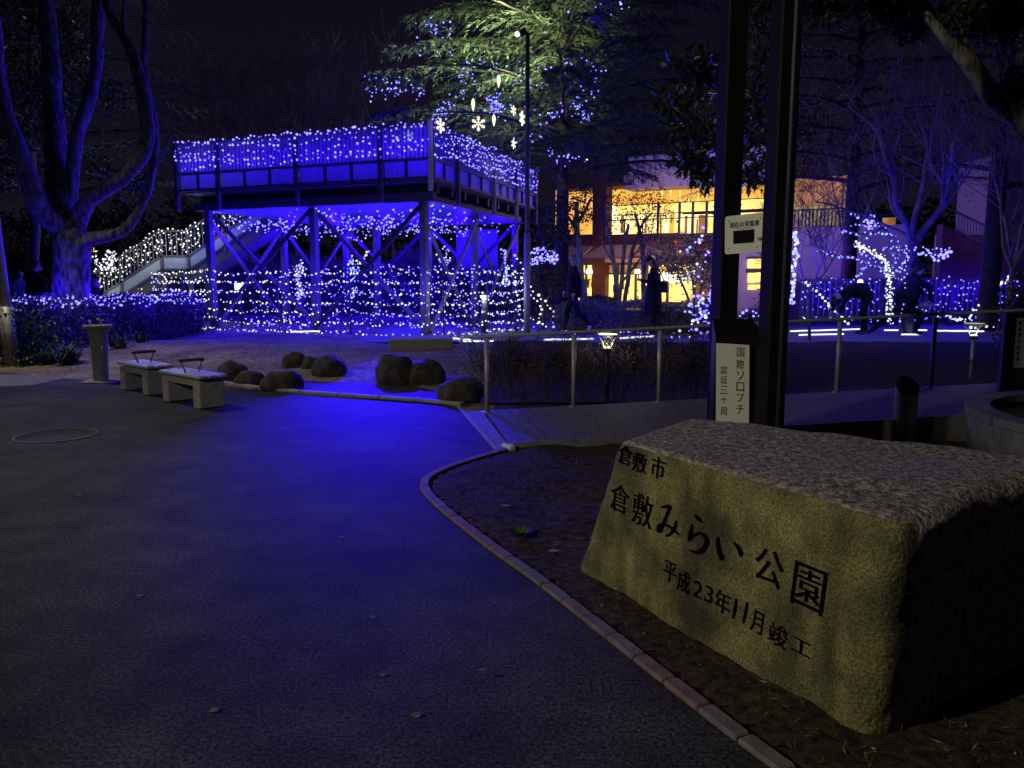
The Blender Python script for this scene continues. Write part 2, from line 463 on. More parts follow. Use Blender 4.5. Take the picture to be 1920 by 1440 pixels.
# smooth concrete apron between the boulders
ap = MB(); ap.poly([gp(p[0], p[1], .012) for p in ((470, 731), (560, 737), (690, 747), (862, 761), (866, 744), (700, 706), (640, 700), (555, 706), (500, 712))])
tri_build('concrete_apron', ap, 'asphalt', kind='structure')
# left paved patch
ap = MB(); ap.poly([gp(0, 725, .004), gp(60, 722, .004), gp(125, 708, .004), gp(20, 702, .004), gp(-200, 700, .004), gp(-200, 728, .004)])
tri_build('paved_patch', ap, 'concrete_dark', kind='structure')
# far pavement on the upper level, along the light strips
fp = MB()
for i in range(20):
    x0, x1 = -3 + i * 1.2, -3 + (i + 1) * 1.2
    fp.quad((x0, 15.2, UP + .006), (x1, 15.2, UP + .006), (x1, 21.5, UP + .006), (x0, 21.5, UP + .006))
build('pavement', fp, 'concrete_dark', kind='structure')
# low dark slope of ground cover between ramp and upper path
sl = sheet('slope', np.linspace(-.35, 14, 60), np.linspace(9.35, 15.1, 26), lambda x, y: gz(x, y) + .02 + .03 * noise.noise(Vector((x * 3, y * 3, 0))), 'soil', kind='structure')
# low retaining wall block
g0, g1, g2 = gp(731, 658, UP * .8), gp(800, 655, UP * .8), gp(822, 648, UP)
mb = MB(); mb.box(((g0.x + g1.x) / 2 + .2, g0.y + .5, UP * .5 + .02), (g1.x - g0.x + .5, 1.0, .52), .06, 0, .02)
build('concrete_block', mb, 'concrete', label='low concrete block set into the sandy slope before the lit platform', cat='block', origin=(g0.x, g0.y, .1))

# manhole rim and other small things on the path
mc = gp(105, 817)
mh = empty('manhole', (mc.x, mc.y, 0), 'round manhole cover with a pale ring in the asphalt', 'manhole')
R = (gp(187, 808) - gp(26, 826)).length / 2 * .93
mb = MB(); mb.lathe((mc.x, mc.y, 0), [(R, .0005), (R, .007), (R - .012, .007), (R - .014, .0045), (0.001, .0045)], 48)
build('cover', mb, 'asphalt', mh)
mb = MB(); k = 64
for i in range(k):
    a0, a1 = 2 * math.pi * i / k, 2 * math.pi * (i + 1) / k
    for r0, r1 in ((R + .002, R + .022),):
        mb.quad((mc.x + r0 * math.cos(a0), mc.y + r0 * math.sin(a0), .010), (mc.x + r0 * math.cos(a1), mc.y + r0 * math.sin(a1), .010), (mc.x + r1 * math.cos(a1), mc.y + r1 * math.sin(a1), .008), (mc.x + r1 * math.cos(a0), mc.y + r1 * math.sin(a0), .008))
build('rim', mb, 'concrete_dark', mh)

# ramp of composite planks with steel edge
def rz_(x): return .022 + .046 * max(0, x + .3)
def ynear(x): return 6.93 + .085 * x
def yfar(x): return 8.72 + .05 * x
ramp = empty('ramp', (-.2, 7.8, 0), kind='structure')
x = -.02
k = 0
while x < 7.6:
    wd = .118
    mb = MB(); sk = -.27  # planks run slightly askew
    zz = rz_(x); z1 = rz_(x + wd)
    x0f, x1f = x + sk, x + wd + sk
    g = .004
    mb.hexa([(x + g, ynear(x), zz - .03), (x + wd - g, ynear(x + wd), z1 - .03), (x1f - g, yfar(x1f), z1 - .03), (x0f + g, yfar(x0f), zz - .03),
             (x + g, ynear(x), zz), (x + wd - g, ynear(x + wd), z1), (x1f - g, yfar(x1f), z1), (x0f + g, yfar(x0f), zz)])
    build('plank', mb, 'plank', ramp); x += wd; k += 1
mb = MB()
for i in range(40):
    x0, x1 = -.06 + i * .2, -.06 + (i + 1) * .2
    mb.hexa([(x0, ynear(x0) - .045, -.02), (x1, ynear(x1) - .045, -.02), (x1, ynear(x1) - .004, -.02), (x0, ynear(x0) - .004, -.02),
             (x0, ynear(x0) - .045, rz_(x0) + .012), (x1, ynear(x1) - .045, rz_(x1) + .012), (x1, ynear(x1) - .004, rz_(x1) + .012), (x0, ynear(x0) - .004, rz_(x0) + .012)])
build('edge_kerb', mb, 'concrete_dark', ramp)
mb = MB()
mb.hexa([(-.12, ynear(-.1) - .10, -.01), (-.03, ynear(0) - .02, -.01), (-.33, yfar(-.3), -.01), (-.62, 9.2, -.01), (-.12, ynear(-.1) - .10, .004), (-.03, ynear(0) - .02, .022), (-.33, yfar(-.3), .022), (-.62, 9.2, .004)])
build('toe_plate', mb, 'concrete_dark', ramp)
mb = MB(); mb.beam((-.13, ynear(-.1) - .12, .006), (-.64, 9.22, .008), .03, .02)
build('edge_strip', mb, 'concrete', ramp)
mb = MB(); mb.box((-.03, ynear(0) - .06, .02), (.06, .16, .05), .5, 0, .008); build('end_stone', mb, 'white_paint', ramp)

# ------------------------------------------------------------------ INSCRIBED STONE
TL, TR = at(1152, 818, 4.42), None
bl, br = gp(1082, 1068, .0), gp(1612, 1385, .0)
fd = Vector((br.x - bl.x, br.y - bl.y, 0)); fl = fd.length; fd.normalize()
fn = Vector((fd.y, -fd.x, 0))  # outward
if fn.y > 0: fn = -fn
# face plane passes through the base line, leaning back a little
lean = .045
def face_hit(u, v):
    r = ray(u, v); nrm = Vector((fn.x, fn.y, lean)).normalized()
    p0 = Vector((bl.x, bl.y, 0)); c0 = Vector((0, 0, CAMZ))
    t = (p0 - c0).dot(nrm) / r.dot(nrm)
    return c0 + r * t
tl, tr = face_hit(1158, 822), face_hit(1692, 972)
btl = gp(1290, 779, tl.z + .02); btr = gp(2030, 862, tr.z + .01)
bbl = Vector((btl.x - .02, btl.y + .05, 0)); bbr = Vector((btr.x + .05, btr.y - .05, 0))
S8 = [bl, br, bbr, bbl, tl, tr, btr, btl]
for q in (0, 1, 2, 3): S8[q] = Vector((S8[q].x, S8[q].y, -.06))
S8[0] = bl + (bl - tl) * (.06 / tl.z); S8[1] = br + (br - tr) * (.06 / tr.z)
def trilin(a, b, c_):
    f0 = S8[0].lerp(S8[1], a); f1 = S8[3].lerp(S8[2], a); lo = f0.lerp(f1, b)
    g0 = S8[4].lerp(S8[5], a); g1 = S8[7].lerp(S8[6], a); hi = g0.lerp(g1, b)
    return lo.lerp(hi, c_)
st = MB(); NA, NB, NC = 70, 44, 34
vid = {}
def sv(i, j, k):
    key = (i, j, k)
    if key in vid: return vid[key]
    a, b, c_ = i / NA, j / NB, k / NC
    # round the box: pull edges in
    ra, rb, rc = .050, .060, .085
    def clampin(t, r): return min(max(t, r), 1 - r)
    ca, cb, cc = clampin(a, ra), clampin(b, rb), clampin(c_, rc)
    da, db, dc = (a - ca) / ra, (b - cb) / rb, (c_ - cc) / rc
    if c_ < .5: dc = 0; cc = c_
    m = max(abs(da), abs(db), abs(dc)); l = math.sqrt(da * da + db * db + dc * dc)
    if l > 1e-6: s = m / l; a, b, c_ = ca + da * s * ra, cb + db * s * rb, cc + dc * s * rc
    p = trilin(a, b, c_)
    # displacement
    out = Vector((0, 0, 0))
    topness = max(0, (k / NC - .86) / .14); front = 1.0 if j == 0 else 0.0
    fr = max(0, 1 - j / 2.5)
    edge = max(0, 1 - min(k / NC, 1 - k / NC, .5) / .12) if j <= 2 else 1
    edge = max(edge, max(0, 1 - min(i / NA, 1 - i / NA) / .04))
    amp = (1 - fr) + fr * .28 * edge
    n1 = noise.noise_vector(p * 1.6) * .034 + noise.noise_vector(p * 5) * .013 + noise.noise_vector(p * 15) * .007 + noise.noise_vector(p * 38) * .004
    p = p + n1 * amp * (.7 if k == NC else 1)
    if k / NC < .12 and True: p = p + (-fn) * 0
    st.v.append(p); vid[key] = len(st.v) - 1
    return vid[key]
for i in range(NA):
    for k in range(NC):
        st.face((sv(i, 0, k), sv(i + 1, 0, k), sv(i + 1, 0, k + 1), sv(i, 0, k + 1)), 0, True)
        st.face((sv(i + 1, NB, k), sv(i, NB, k), sv(i, NB, k + 1), sv(i + 1, NB, k + 1)), 1, True)
for j in range(NB):
    for k in range(NC):
        st.face((sv(0, j + 1, k), sv(0, j, k), sv(0, j, k + 1), sv(0, j + 1, k + 1)), 0 if j < 4 else 1, True)
        st.face((sv(NA, j, k), sv(NA, j + 1, k), sv(NA, j + 1, k + 1), sv(NA, j, k + 1)), 0 if j < 3 + 1.5 * noise.noise(Vector((k * .4, 0, 0))) else 1, True)
for i in range(NA):
    for j in range(NB):
        st.face((sv(i, j, NC), sv(i + 1, j, NC), sv(i + 1, j + 1, NC), sv(i, j + 1, NC)), 1, True)
# front: mossy honey-brown smooth face, weather streaks running down; rest: rough split granite
m = mat('stone_face', (0.27, 0.240, 0.078), .85, col2=(0.085, 0.082, 0.032), scale=5, bump=.5, bscale=70)
t = m.node_tree; b = t.nodes['Principled BSDF']; src = b.inputs['Base Color'].links[0].from_socket
tcn = t.nodes.new('ShaderNodeTexCoord')
mp = t.nodes.new('ShaderNodeMapping'); mp.inputs['Scale'].default_value = (8, 8, 1.2); t.links.new(tcn.outputs['Object'], mp.inputs[0])
ns = t.nodes.new('ShaderNodeTexNoise'); ns.inputs['Scale'].default_value = 1.0; ns.inputs['Detail'].default_value = 5; t.links.new(mp.outputs[0], ns.inputs['Vector'])
mr = t.nodes.new('ShaderNodeMapRange'); mr.inputs['From Min'].default_value = .36; mr.inputs['From Max'].default_value = .62; mr.inputs['To Min'].default_value = .52; mr.inputs['To Max'].default_value = 1.12
t.links.new(ns.outputs['Fac'], mr.inputs['Value'])
mx = t.nodes.new('ShaderNodeMix'); mx.data_type = 'RGBA'; mx.blend_type = 'MULTIPLY'; mx.inputs['Factor'].default_value = 1
t.links.new(src, mx.inputs['A']); t.links.new(mr.outputs[0], mx.inputs['B'])
vo = t.nodes.new('ShaderNodeTexNoise'); vo.inputs['Scale'].default_value = 130; vo.inputs['Detail'].default_value = 3; t.links.new(tcn.outputs['Object'], vo.inputs['Vector'])
mr2 = t.nodes.new('ShaderNodeMapRange'); mr2.inputs['From Min'].default_value = .38; mr2.inputs['From Max'].default_value = .62; mr2.inputs['To Min'].default_value = .50; mr2.inputs['To Max'].default_value = 1.42
t.links.new(vo.outputs['Fac'], mr2.inputs['Value'])
mx2 = t.nodes.new('ShaderNodeMix'); mx2.data_type = 'RGBA'; mx2.blend_type = 'MULTIPLY'; mx2.inputs['Factor'].default_value = 1
t.links.new(mx.outputs['Result'], mx2.inputs['A']); t.links.new(mr2.outputs[0], mx2.inputs['B']); t.links.new(mx2.outputs['Result'], b.inputs['Base Color'])
mix_patches('stone_face', 3.2, .74, 1.16)
m = mat('stone_rough', (0.50, 0.43, 0.37), .9, col2=(0.12, 0.10, 0.085), scale=34, bump=1, bscale=60)
mix_patches('stone_rough', 130, .62, 1.4)
stone = build('inscribed_stone', st, ['stone_face', 'stone_rough'], origin=((bl.x + bbr.x) / 2, (bl.y + bbr.y) / 2, 0),
              label='big rough-topped boulder beside the path with black carved Japanese park name on its mossy face', cat='stone')

# lettering
_tc = {}
def glyph(ch):
    if ch in _tc: return _tc[ch]
    cu = bpy.data.curves.new('g', 'FONT'); cu.body = ch; cu.resolution_u = 4
    o = bpy.data.objects.new('g', cu); SC.collection.objects.link(o)
    dg = bpy.context.evaluated_depsgraph_get(); dg.update()
    me = bpy.data.meshes.new_from_object(o.evaluated_get(dg))
    V = np.array([v.co[:2] for v in me.vertices]).reshape(-1, 2); Fs = [tuple(p.vertices) for p in me.polygons]
    bpy.data.objects.remove(o); bpy.data.curves.remove(cu); bpy.data.meshes.remove(me)
    lo, hi = V.min(0), V.max(0)
    _tc[ch] = (V, lo, hi, Fs)
    return _tc[ch]
def put_glyph(mb, ch, c0, ex, ez, w_, h_, shear=0.0, fit=True, thick=0.0, mi=0):
    V, lo, hi, Fs = glyph(ch)
    n = hi - lo; k = len(mb.v)
    for x, y in V:
        u_ = (x - lo[0]) / max(n[0], 1e-6) - .5; v_ = (y - lo[1]) / max(n[1], 1e-6) - .5
        mb.v.append(Vector(c0) + ex * (u_ * w_ + shear * v_ * h_) + ez * v_ * h_)
    for f in Fs: mb.face([k + i for i in f], mi)
def put_text(mb, s, c0, ex, ez, h_, adv=None, mi=0):
    """one line of text centred at c0, natural proportions, cap height h_"""
    V, lo, hi, Fs = glyph(s); k = len(mb.v); sc = h_ / (hi[1] - lo[1])
    for x, y in V: mb.v.append(Vector(c0) + ex * ((x - (lo[0] + hi[0]) / 2) * sc) + ez * ((y - (lo[1] + hi[1]) / 2) * sc))
    for f in Fs: mb.face([k + i for i in f], mi)
nrmF = Vector((fn.x, fn.y, lean)).normalized(); ezF = (Vector((0, 0, 1)) - nrmF * nrmF.z).normalized()
CH = [('倉', 170, 170, 40, 60), ('敷', 255, 215, 42, 60), ('市', 365, 245, 42, 66),
      ('倉', 136, 430, 56, 86), ('敷', 272, 500, 60, 98), ('公', 1030, 840, 86, 108), ('園', 1268, 965, 98, 136),
      ('平', 438, 870, 38, 62), ('成', 520, 928, 38, 66), ('2', 605, 975, 26, 50), ('3', 672, 1005, 24, 52), ('年', 752, 1050, 46, 70),
      ('月', 960, 1170, 36, 68), ('竣', 1085, 1250, 58, 68), ('工', 1225, 1320, 58, 44)]
for ch, cx, cy_, hw, hh in CH:
    u_, v_ = 1120 + cx / 3.2, 800 + cy_ / 3.2; hw /= 3.2; hh /= 3.2
    c0 = face_hit(u_, v_)
    a_, b_ = face_hit(u_ - hw, v_), face_hit(u_ + hw, v_)
    wd = abs((b_ - a_).dot(fd)); ht = abs(face_hit(u_, v_ - hh).z - face_hit(u_, v_ + hh).z) / ezF.z
    mb = MB(); put_glyph(mb, ch, c0 + nrmF * .004, fd, ezF, wd, ht, shear=.06)
    # heavier brush: a second pass slightly shifted
    big = ht > .1
    for dx in ((.06, .03) if not big else (.045, .03)):
        k = len(mb.v); put_glyph(mb, ch, c0 + nrmF * (.0045 + dx * .01) + fd * wd * dx * .55, fd, ezF, wd, ht, shear=.06)
    build('letter', mb, 'ink', stone)
def brush(strokes):
    """strokes: list of [(x,y,w)...] in crop coordinates on the face"""
    mb = MB()
    for S in strokes:
        pts = [(Vector((p[0], p[1], 0)), p[2]) for p in S]
        # catmull refinement
        P = []
        for i in range(len(pts) - 1):
            p0 = pts[max(0, i - 1)]; p1 = pts[i]; p2 = pts[i + 1]; p3 = pts[min(len(pts) - 1, i + 2)]
            for q in range(6):
                t_ = q / 6
                pos = .5 * ((2 * p1[0]) + (-p0[0] + p2[0]) * t_ + (2 * p0[0] - 5 * p1[0] + 4 * p2[0] - p3[0]) * t_ ** 2 + (-p0[0] + 3 * p1[0] - 3 * p2[0] + p3[0]) * t_ ** 3)
                P.append((pos, p1[1] * (1 - t_) + p2[1] * t_))
        P.append(pts[-1]); k = len(mb.v)
        for i, (p, w_) in enumerate(P):
            d = (P[min(i + 1, len(P) - 1)][0] - P[max(0, i - 1)][0]); d.normalize(); nn = Vector((-d.y, d.x, 0)) * w_ * .76
            for q in (p + nn, p - nn):
                h = face_hit(1120 + q.x / 3.2, 800 + q.y / 3.2)
                mb.v.append(h + nrmF * .006)
        for i in range(len(P) - 1): mb.face((k + 2 * i, k + 2 * i + 1, k + 2 * i + 3, k + 2 * i + 2), 0)
    return build('letter', mb, 'ink', stone)
brush([[(385, 482, 5), (415, 478, 13), (440, 480, 12), (425, 520, 13), (405, 570, 12), (380, 625, 13), (366, 618, 8), (372, 590, 8), (400, 585, 8), (450, 605, 11), (495, 650, 4)],
       [(478, 562, 5), (470, 600, 13), (445, 640, 12), (415, 655, 5)]])
brush([[(592, 528, 6), (612, 550, 16), (632, 572, 5)],
       [(574, 585, 6), (566, 630, 13), (556, 678, 12), (585, 650, 10), (630, 640, 12), (663, 680, 18), (640, 735, 18), (600, 752, 15), (556, 740, 5)]])
brush([[(730, 660, 6), (728, 700, 16), (740, 760, 18), (752, 795, 12), (760, 765, 5)], [(822, 690, 6), (850, 722, 16), (866, 760, 17), (858, 776, 5)]])
brush([[(838, 1030, 8), (831, 1090, 10), (818, 1150, 7)]]); brush([[(905, 1052, 9), (894, 1115, 10), (880, 1177, 7)]])

# ------------------------------------------------------------------ BOULDERS
def boulder(u, v, hw_px, h_px, label, seed, sq=.95, z=None, grp='dark boulders along the far edge of the path'):
    z = 0.0 if z is None else z
    p = gp(u, v, z); s = p.y / F; rx = hw_px * s; rh = h_px * s * 1.03
    mb = MB(); n, m_ = 22, 14; k = 0
    vs = []
    for i in range(m_ + 1):
        th = math.pi * i / m_
        for j in range(n):
            ph = 2 * math.pi * j / n
            d = Vector((math.sin(th) * math.cos(ph), math.sin(th) * math.sin(ph), math.cos(th)))
            e = Vector([math.copysign(abs(q) ** sq, q) for q in d])
            r_ = 1.04 + .24 * noise.noise(d * 1.3 + Vector((seed, 0, 0))) - .10 * abs(noise.noise(d * 2.6 + Vector((seed, 7, 0)))) - .05 * abs(noise.noise(d * 6 + Vector((0, seed, 0)))) + .05 * noise.noise(d * 4 + Vector((seed, 3, 0)))
            mb.v.append(Vector((p.x, p.y + rx * .8, z + rh * .36)) + Vector((e.x * rx, e.y * rx * .85, e.z * rh * .64)) * r_)
    for i in range(m_):
        for j in range(n):
            a = i * n + j; b = i * n + (j + 1) % n
            mb.face((a, a + n, b + n, b), 0, True)
    return build('boulder', mb, 'rock', origin=(p.x, p.y + rx * .8, z), label=label, cat='boulder', group=grp)
boulder(426, 717, 29, 36, 'dark boulder just right of the nearer bench, leftmost of the boulders', 1)
boulder(462, 726, 28, 30, 'low dark boulder on the kerb just right of the leftmost boulder', 2)
boulder(521, 735, 37, 36, 'wide low dark boulder on the kerb at the right end of the front row', 5, .85)
boulder(548, 700, 26, 36, 'left boulder of the back cluster of three standing on sand', 7, .9)
boulder(581, 702, 23, 32, 'small middle boulder squeezed between two others on the sand', 9)
boulder(611, 712, 31, 42, 'right boulder of the back cluster of three, slightly nearer than its neighbours', 4)
boulder(737, 724, 40, 56, 'largest dark boulder of the pair right of the blue lit gap', 12)
boulder(793, 724, 38, 46, 'lighter rounded boulder leaning against the largest one', 15)
boulder(862, 757, 44, 44, 'pointed brown boulder at the foot of the bushes beside the ramp', 18, 1.0)

# ------------------------------------------------------------------ BENCHES
def bench(nl, nr, label):
    a = Vector((nl[0], nl[1], 0)); b = Vector((nr[0], nr[1], 0)); d = (b - a); L = d.length; d.normalize(); n_ = Vector((-d.y, d.x, 0))
    if n_.y < 0: n_ = -n_
    rz = math.atan2(d.y, d.x); W = .35; H = .38
    c0 = (a + b) / 2 + n_ * W / 2
    r = empty('bench', (c0.x, c0.y, 0), label, 'bench', 'two small backless park benches')
    for s in (-1, 1):
        q = c0 + d * s * (L / 2 - .09)
        mb = MB(); mb.box((q.x, q.y, H / 2 - .03), (.15, W - .03, H - .06), rz, 0, .014); build('leg', mb, 'concrete', r)
    mb = MB()
    for s in (-1, 1):
        q = c0 + n_ * s * (W / 2 - .035); mb.box((q.x, q.y, H - .085), (L - .30, .035, .07), rz)
    build('rail', mb, 'steel_dull', r)
    for i in range(3):
        q = c0 + n_ * (i - 1) * (W / 3 + .004)
        mb = MB(); mb.box((q.x, q.y, H - .018), (L + .06, W / 3 - .003, .04), rz, 0, .012); build('slat', mb, 'bench_top', r)
    hb = MB(); h1 = c0 - n_ * W * .36; h2 = c0 + n_ * W * .36
    hb.tube([h1 + Vector((0, 0, H)) + n_ * .05, h1 + n_ * .045 + Vector((0, 0, H + .008)), h1 + n_ * -.0 + Vector((0, 0, H + .13))], .009, 6)
    hb.tube([h2 + Vector((0, 0, H)) - n_ * .05, h2 - n_ * .045 + Vector((0, 0, H + .008)), h2 + Vector((0, 0, H + .13))], .009, 6)
    build('bracket', hb, 'dark_metal', r)
    hb = MB(); hb.tube([h1 - n_ * .025 + Vector((0, 0, H + .135)), h1 - n_ * .01 + Vector((0, 0, H + .143)), h2 + n_ * .01 + Vector((0, 0, H + .143)), h2 + n_ * .025 + Vector((0, 0, H + .135))], .020, 8)
    build('armrest', hb, 'dark_metal', r)
    return r
mat('bench_top', (0.30, 0.31, 0.33), .34, var=.15, scale=8, spec=.8)
bench((-4.25, 9.57), (-3.54, 8.93), 'nearer small bench with black armrest loop and concrete slab legs')
bench((-5.24, 10.56), (-4.60, 9.97), 'farther small bench between the drinking fountain and the nearer bench')

# ------------------------------------------------------------------ DRINKING FOUNTAIN
fp0 = gp(190, 716)
ft = empty('drinking_fountain', (fp0.x, fp0.y, 0), 'concrete drinking fountain pillar with round flared bowl beside the benches', 'drinking fountain')
mb = MB(); mb.lathe((fp0.x, fp0.y, 0), [(.098, .02), (.100, .05), (.112, .40), (.120, .66), (.122, .70), (.128, .725), (.155, .755), (.188, .780), (.192, .786), (.192, .808), (.186, .814), (.17, .808), (.13, .79), (.02, .78)], 28, 0)
build('pillar', mb, 'concrete', ft)
mb = MB(); mb.box((fp0.x + .02, fp0.y - .04, .012), (.46, .36, .024), .1, 0, .006); build('base_plate', mb, 'concrete', ft)
mb = MB(); mb.tube([(fp0.x + .05, fp0.y, .80), (fp0.x + .05, fp0.y, .87), (fp0.x + .03, fp0.y - .01, .90), (fp0.x - .0, fp0.y - .02, .895)], .012, 8); mb.box((fp0.x + .07, fp0.y, .885), (.05, .02, .02)); build('tap', mb, 'steel', ft)
mb = MB(); mb.tube([(fp0.x - .10, fp0.y, .80), (fp0.x - .10, fp0.y, .85), (fp0.x - .12, fp0.y, .855)], .012, 8); mb.ico((fp0.x - .1, fp0.y, .86), .018); build('bubbler', mb, 'steel', ft)
mb = MB(); mb.box((fp0.x + .09, fp0.y - .105, .50), (.02, .03, .035)); build('button', mb, 'steel', ft)

# ------------------------------------------------------------------ HANDRAIL
hr = empty('handrail', (.7, 8.8, 0), 'steel tube handrail on round posts along the far side of the ramp', 'handrail')
posts = [(913, 773), (1075, 762), (1235, 751), (1402, 744), (1568, 737), (1745, 728), (1915, 722)]
rp = []
for (u, v) in posts:
    x = at(u, v, 8.85).x
    for _ in range(3): x = at(u, v, yfar(x) - .05).x
    y = yfar(x) - .05; z = rz_(x); rp.append((x, y, z))
    mb = MB(); mb.tube([(x, y, z), (x, y, z + .80)], .024, 12); build('post', mb, 'steel_dull', hr)
    mb = MB(); mb.lathe((x, y, z), [(.06, 0), (.06, .008), (.05, .012), (.02, .012)], 16); build('base_flange', mb, 'steel', hr)
mb = MB(); line = []
x0, y0, z0 = rp[0]
line = [(x0 - .255, y0, z0 + .755), (x0 - .275, y0, z0 + .775), (x0 - .27, y0, z0 + .81), (x0 - .235, y0, z0 + .828)]
line += [(x, y, z + .83) for x, y, z in rp] + [(rp[-1][0] + .9, rp[-1][1], rp[-1][2] + .88)]
mb.tube(line, .0175, 10); build('rail', mb, 'steel', hr)

# ------------------------------------------------------------------ TWO BIG POSTS, SIGN AND PLAQUE BOX
PY = 6.3
def post_at(ul, ur, Y, label, slope=0.0):
    a = at(ul, 518, Y); b = at(ur, 518, Y); w_ = (b.x - a.x)
    mb = MB(); cx = (a.x + b.x) / 2
    # square tube with small side channels, set a few degrees askew
    mb.box((cx, Y + .1, 2.9), (w_ * .80, w_ * .80, 5.84), .22, 0, .012)
    o = empty('pergola_post', (cx, Y + .1, 0), label, 'post', 'pair of tall dark square posts behind the stone')
    build('shaft', mb, 'post_paint', o)
    mb = MB(); mb.box((cx, Y + .1, .02), (w_ * 1.35, w_ * 1.35, .03), .22, 0, .004); build('base_plate', mb, 'dark_metal', o)
    return o, cx, w_
pl_, cxl, wl = post_at(1341, 1390, PY, 'left one of the two tall dark posts, carrying the small power display sign')
pr_, cxr, wr = post_at(1436, 1489, PY - .55, 'right and slightly wider one of the two tall dark posts behind the stone')
mb = MB(); mb.tube([(cxr + .015, PY - .60, .0), (cxr + .015, PY - .60, 3.0), (cxr + .03, PY - .60, 5.8)], .017, 8); build('conduit', mb, 'dark_metal', pr_)
# power display sign: slightly turned rounded plate
def frame_from_px(c4, Yl, Yr):
    """c4: TL TR BR BL pixels; returns centre, right and up vectors with sizes"""
    tl_, tr_, br_, bl_ = at(*c4[0], Yl), at(*c4[1], Yr), at(*c4[2], Yr), at(*c4[3], Yl)
    c0 = (tl_ + tr_ + br_ + bl_) / 4; ex = ((tr_ - tl_) + (br_ - bl_)) / 2; ez = ((tl_ - bl_) + (tr_ - br_)) / 2
    return c0, ex, ez
sc0, sex, sez = frame_from_px([(1362, 406), (1437, 398), (1435, 472), (1362, 477)], PY - .10, PY - .38)
def rounded_plate(mb, c0, ex, ez, r, th, mi=0):
    w_, h_ = ex.length, ez.length; ux, uz = ex.normalized(), ez.normalized(); nn = ux.cross(uz)  # towards the back for x right z up -> -y
    pts = []
    for cx, cz, a0 in ((w_ / 2 - r, -h_ / 2 + r, -90), (w_ / 2 - r, h_ / 2 - r, 0), (-w_ / 2 + r, h_ / 2 - r, 90), (-w_ / 2 + r, -h_ / 2 + r, 180)):
        for q in range(5):
            a = math.radians(a0 + q * 22.5); pts.append((cx + r * math.cos(a), cz + r * math.sin(a)))
    k = len(mb.v); n = len(pts)
    for x, z in pts: mb.v.append(c0 + ux * x + uz * z + nn * th)
    for x, z in pts: mb.v.append(c0 + ux * x + uz * z)
    mb.face(range(k, k + n), mi); mb.face([k + 2 * n - 1 - j for j in range(n)], mi)
    for j in range(n): mb.face((k + j, k + n + j, k + n + (j + 1) % n, k + (j + 1) % n), mi)
    return ux, uz, nn, w_, h_
sg = empty('display_sign', sc0, 'small white rounded sign with dark number screen and a W on the left post', 'sign')
mb = MB(); ux, uz, nn, sw, sh = rounded_plate(mb, sc0, sex, sez, .02, .018); build('plate', mb, 'sign_face', sg)
fz = nn * .0195
mb = MB(); q = sc0 + ux * sw * .0 + uz * (-sh * .07); mb.beam(q + nn * .012 - ux * sw * .26, q + nn * .012 + ux * sw * .26, .03, sh * .33, up=uz); build('screen', mb, 'screen', sg)
mb = MB(); put_text(mb, '現在の発電量', sc0 + uz * sh * .25 + ux * sw * .0 + fz, ux, uz, sh * .145); put_text(mb, '現在の発電量', sc0 + uz * sh * .252 + ux * sw * .008 + fz * 1.04, ux, uz, sh * .145); put_text(mb, 'W', sc0 + ux * sw * .396 - uz * sh * .17 + fz * 1.04, ux, uz, sh * .11); put_text(mb, 'Generation of Electric Power', sc0 + uz * sh * .15 + ux * sw * .02 + fz, ux, uz, sh * .030); put_text(mb, 'W', sc0 + ux * sw * .39 - uz * sh * .17 + fz, ux, uz, sh * .09); build('lettering', mb, 'ink', sg)
for sx_, sz_ in ((-.4, .36), (.4, .36), (-.4, -.36), (.33, -.36)):
    mb = MB(); mb.ico(sc0 + ux * sw * sx_ + uz * sh * sz_ + nn * .019, .006); build('screw', mb, 'dark_metal', sg)
mb = MB(); mb.beam(Vector((cxl, PY + .02, sc0.z)), sc0 - nn * .001, .05, .06); build('bracket', mb, 'post_paint', sg)
# plaque box
pc0, pex, pez = frame_from_px([(1343, 643), (1405, 647), (1404, 800), (1342, 795)], PY - .28, PY - .33)
bx = empty('plaque_box', (pc0.x, PY, 0), 'dark metal box with sloping top and pale vertical plaque between the two posts', 'box')
xl, xr = at(1341, 640, PY - .25).x, at(1432, 640, PY - .30).x
zt = at(1345, 630, PY - .2).z; zb = zt + .12
mb = MB(); y0, y1 = PY - .26, PY + .02
mb.hexa([(xl, y0, 0), (xr, y0 - .05, 0), (xr, y1, 0), (xl + .04, y1, 0), (xl, y0, zt), (xr, y0 - .05, zt), (xr, y1, zb), (xl + .04, y1, zb)])
build('housing', mb, 'post_paint', bx)
mb = MB(); ux, uz, nn, sw, sh = rounded_plate(mb, pc0 + Vector((0, -.0, 0)), pex, pez, .003, .008); build('plaque', mb, 'sign_face', bx)
mb = MB(); fz = nn * .0105
def put_col(s, px, pys, hpx):
    for ch, py in zip(s, pys):
        cc = pc0 + ux * ((px - 1373.5) / 62 * sw) + uz * ((719 - py) / 152 * sh) + fz
        V, lo, hi, Fs = glyph(ch); asp = (hi[0] - lo[0]) / (hi[1] - lo[1]); h_ = hpx / 152 * sh
        if asp > 1.2: put_glyph(mb, ch, cc, ux, uz, h_ * .85, h_ * .85 / asp)
        else: put_glyph(mb, ch, cc, ux, uz, h_ * asp * .8, h_)
put_col('国際ソロプチ', 1388, [657, 680, 700, 721, 741, 763], 17)
put_col('認証三十周', 1357, [692, 710, 729, 748, 769], 15)
build('lettering', mb, 'ink', bx)
for sx_, sz_ in ((-.38, .46), (.38, .46), (-.38, -.2), (.38, -.25)):
    mb = MB(); mb.ico(pc0 + ux * sw * sx_ + uz * sh * sz_ + nn * .008, .004); build('screw', mb, 'dark_metal', bx)

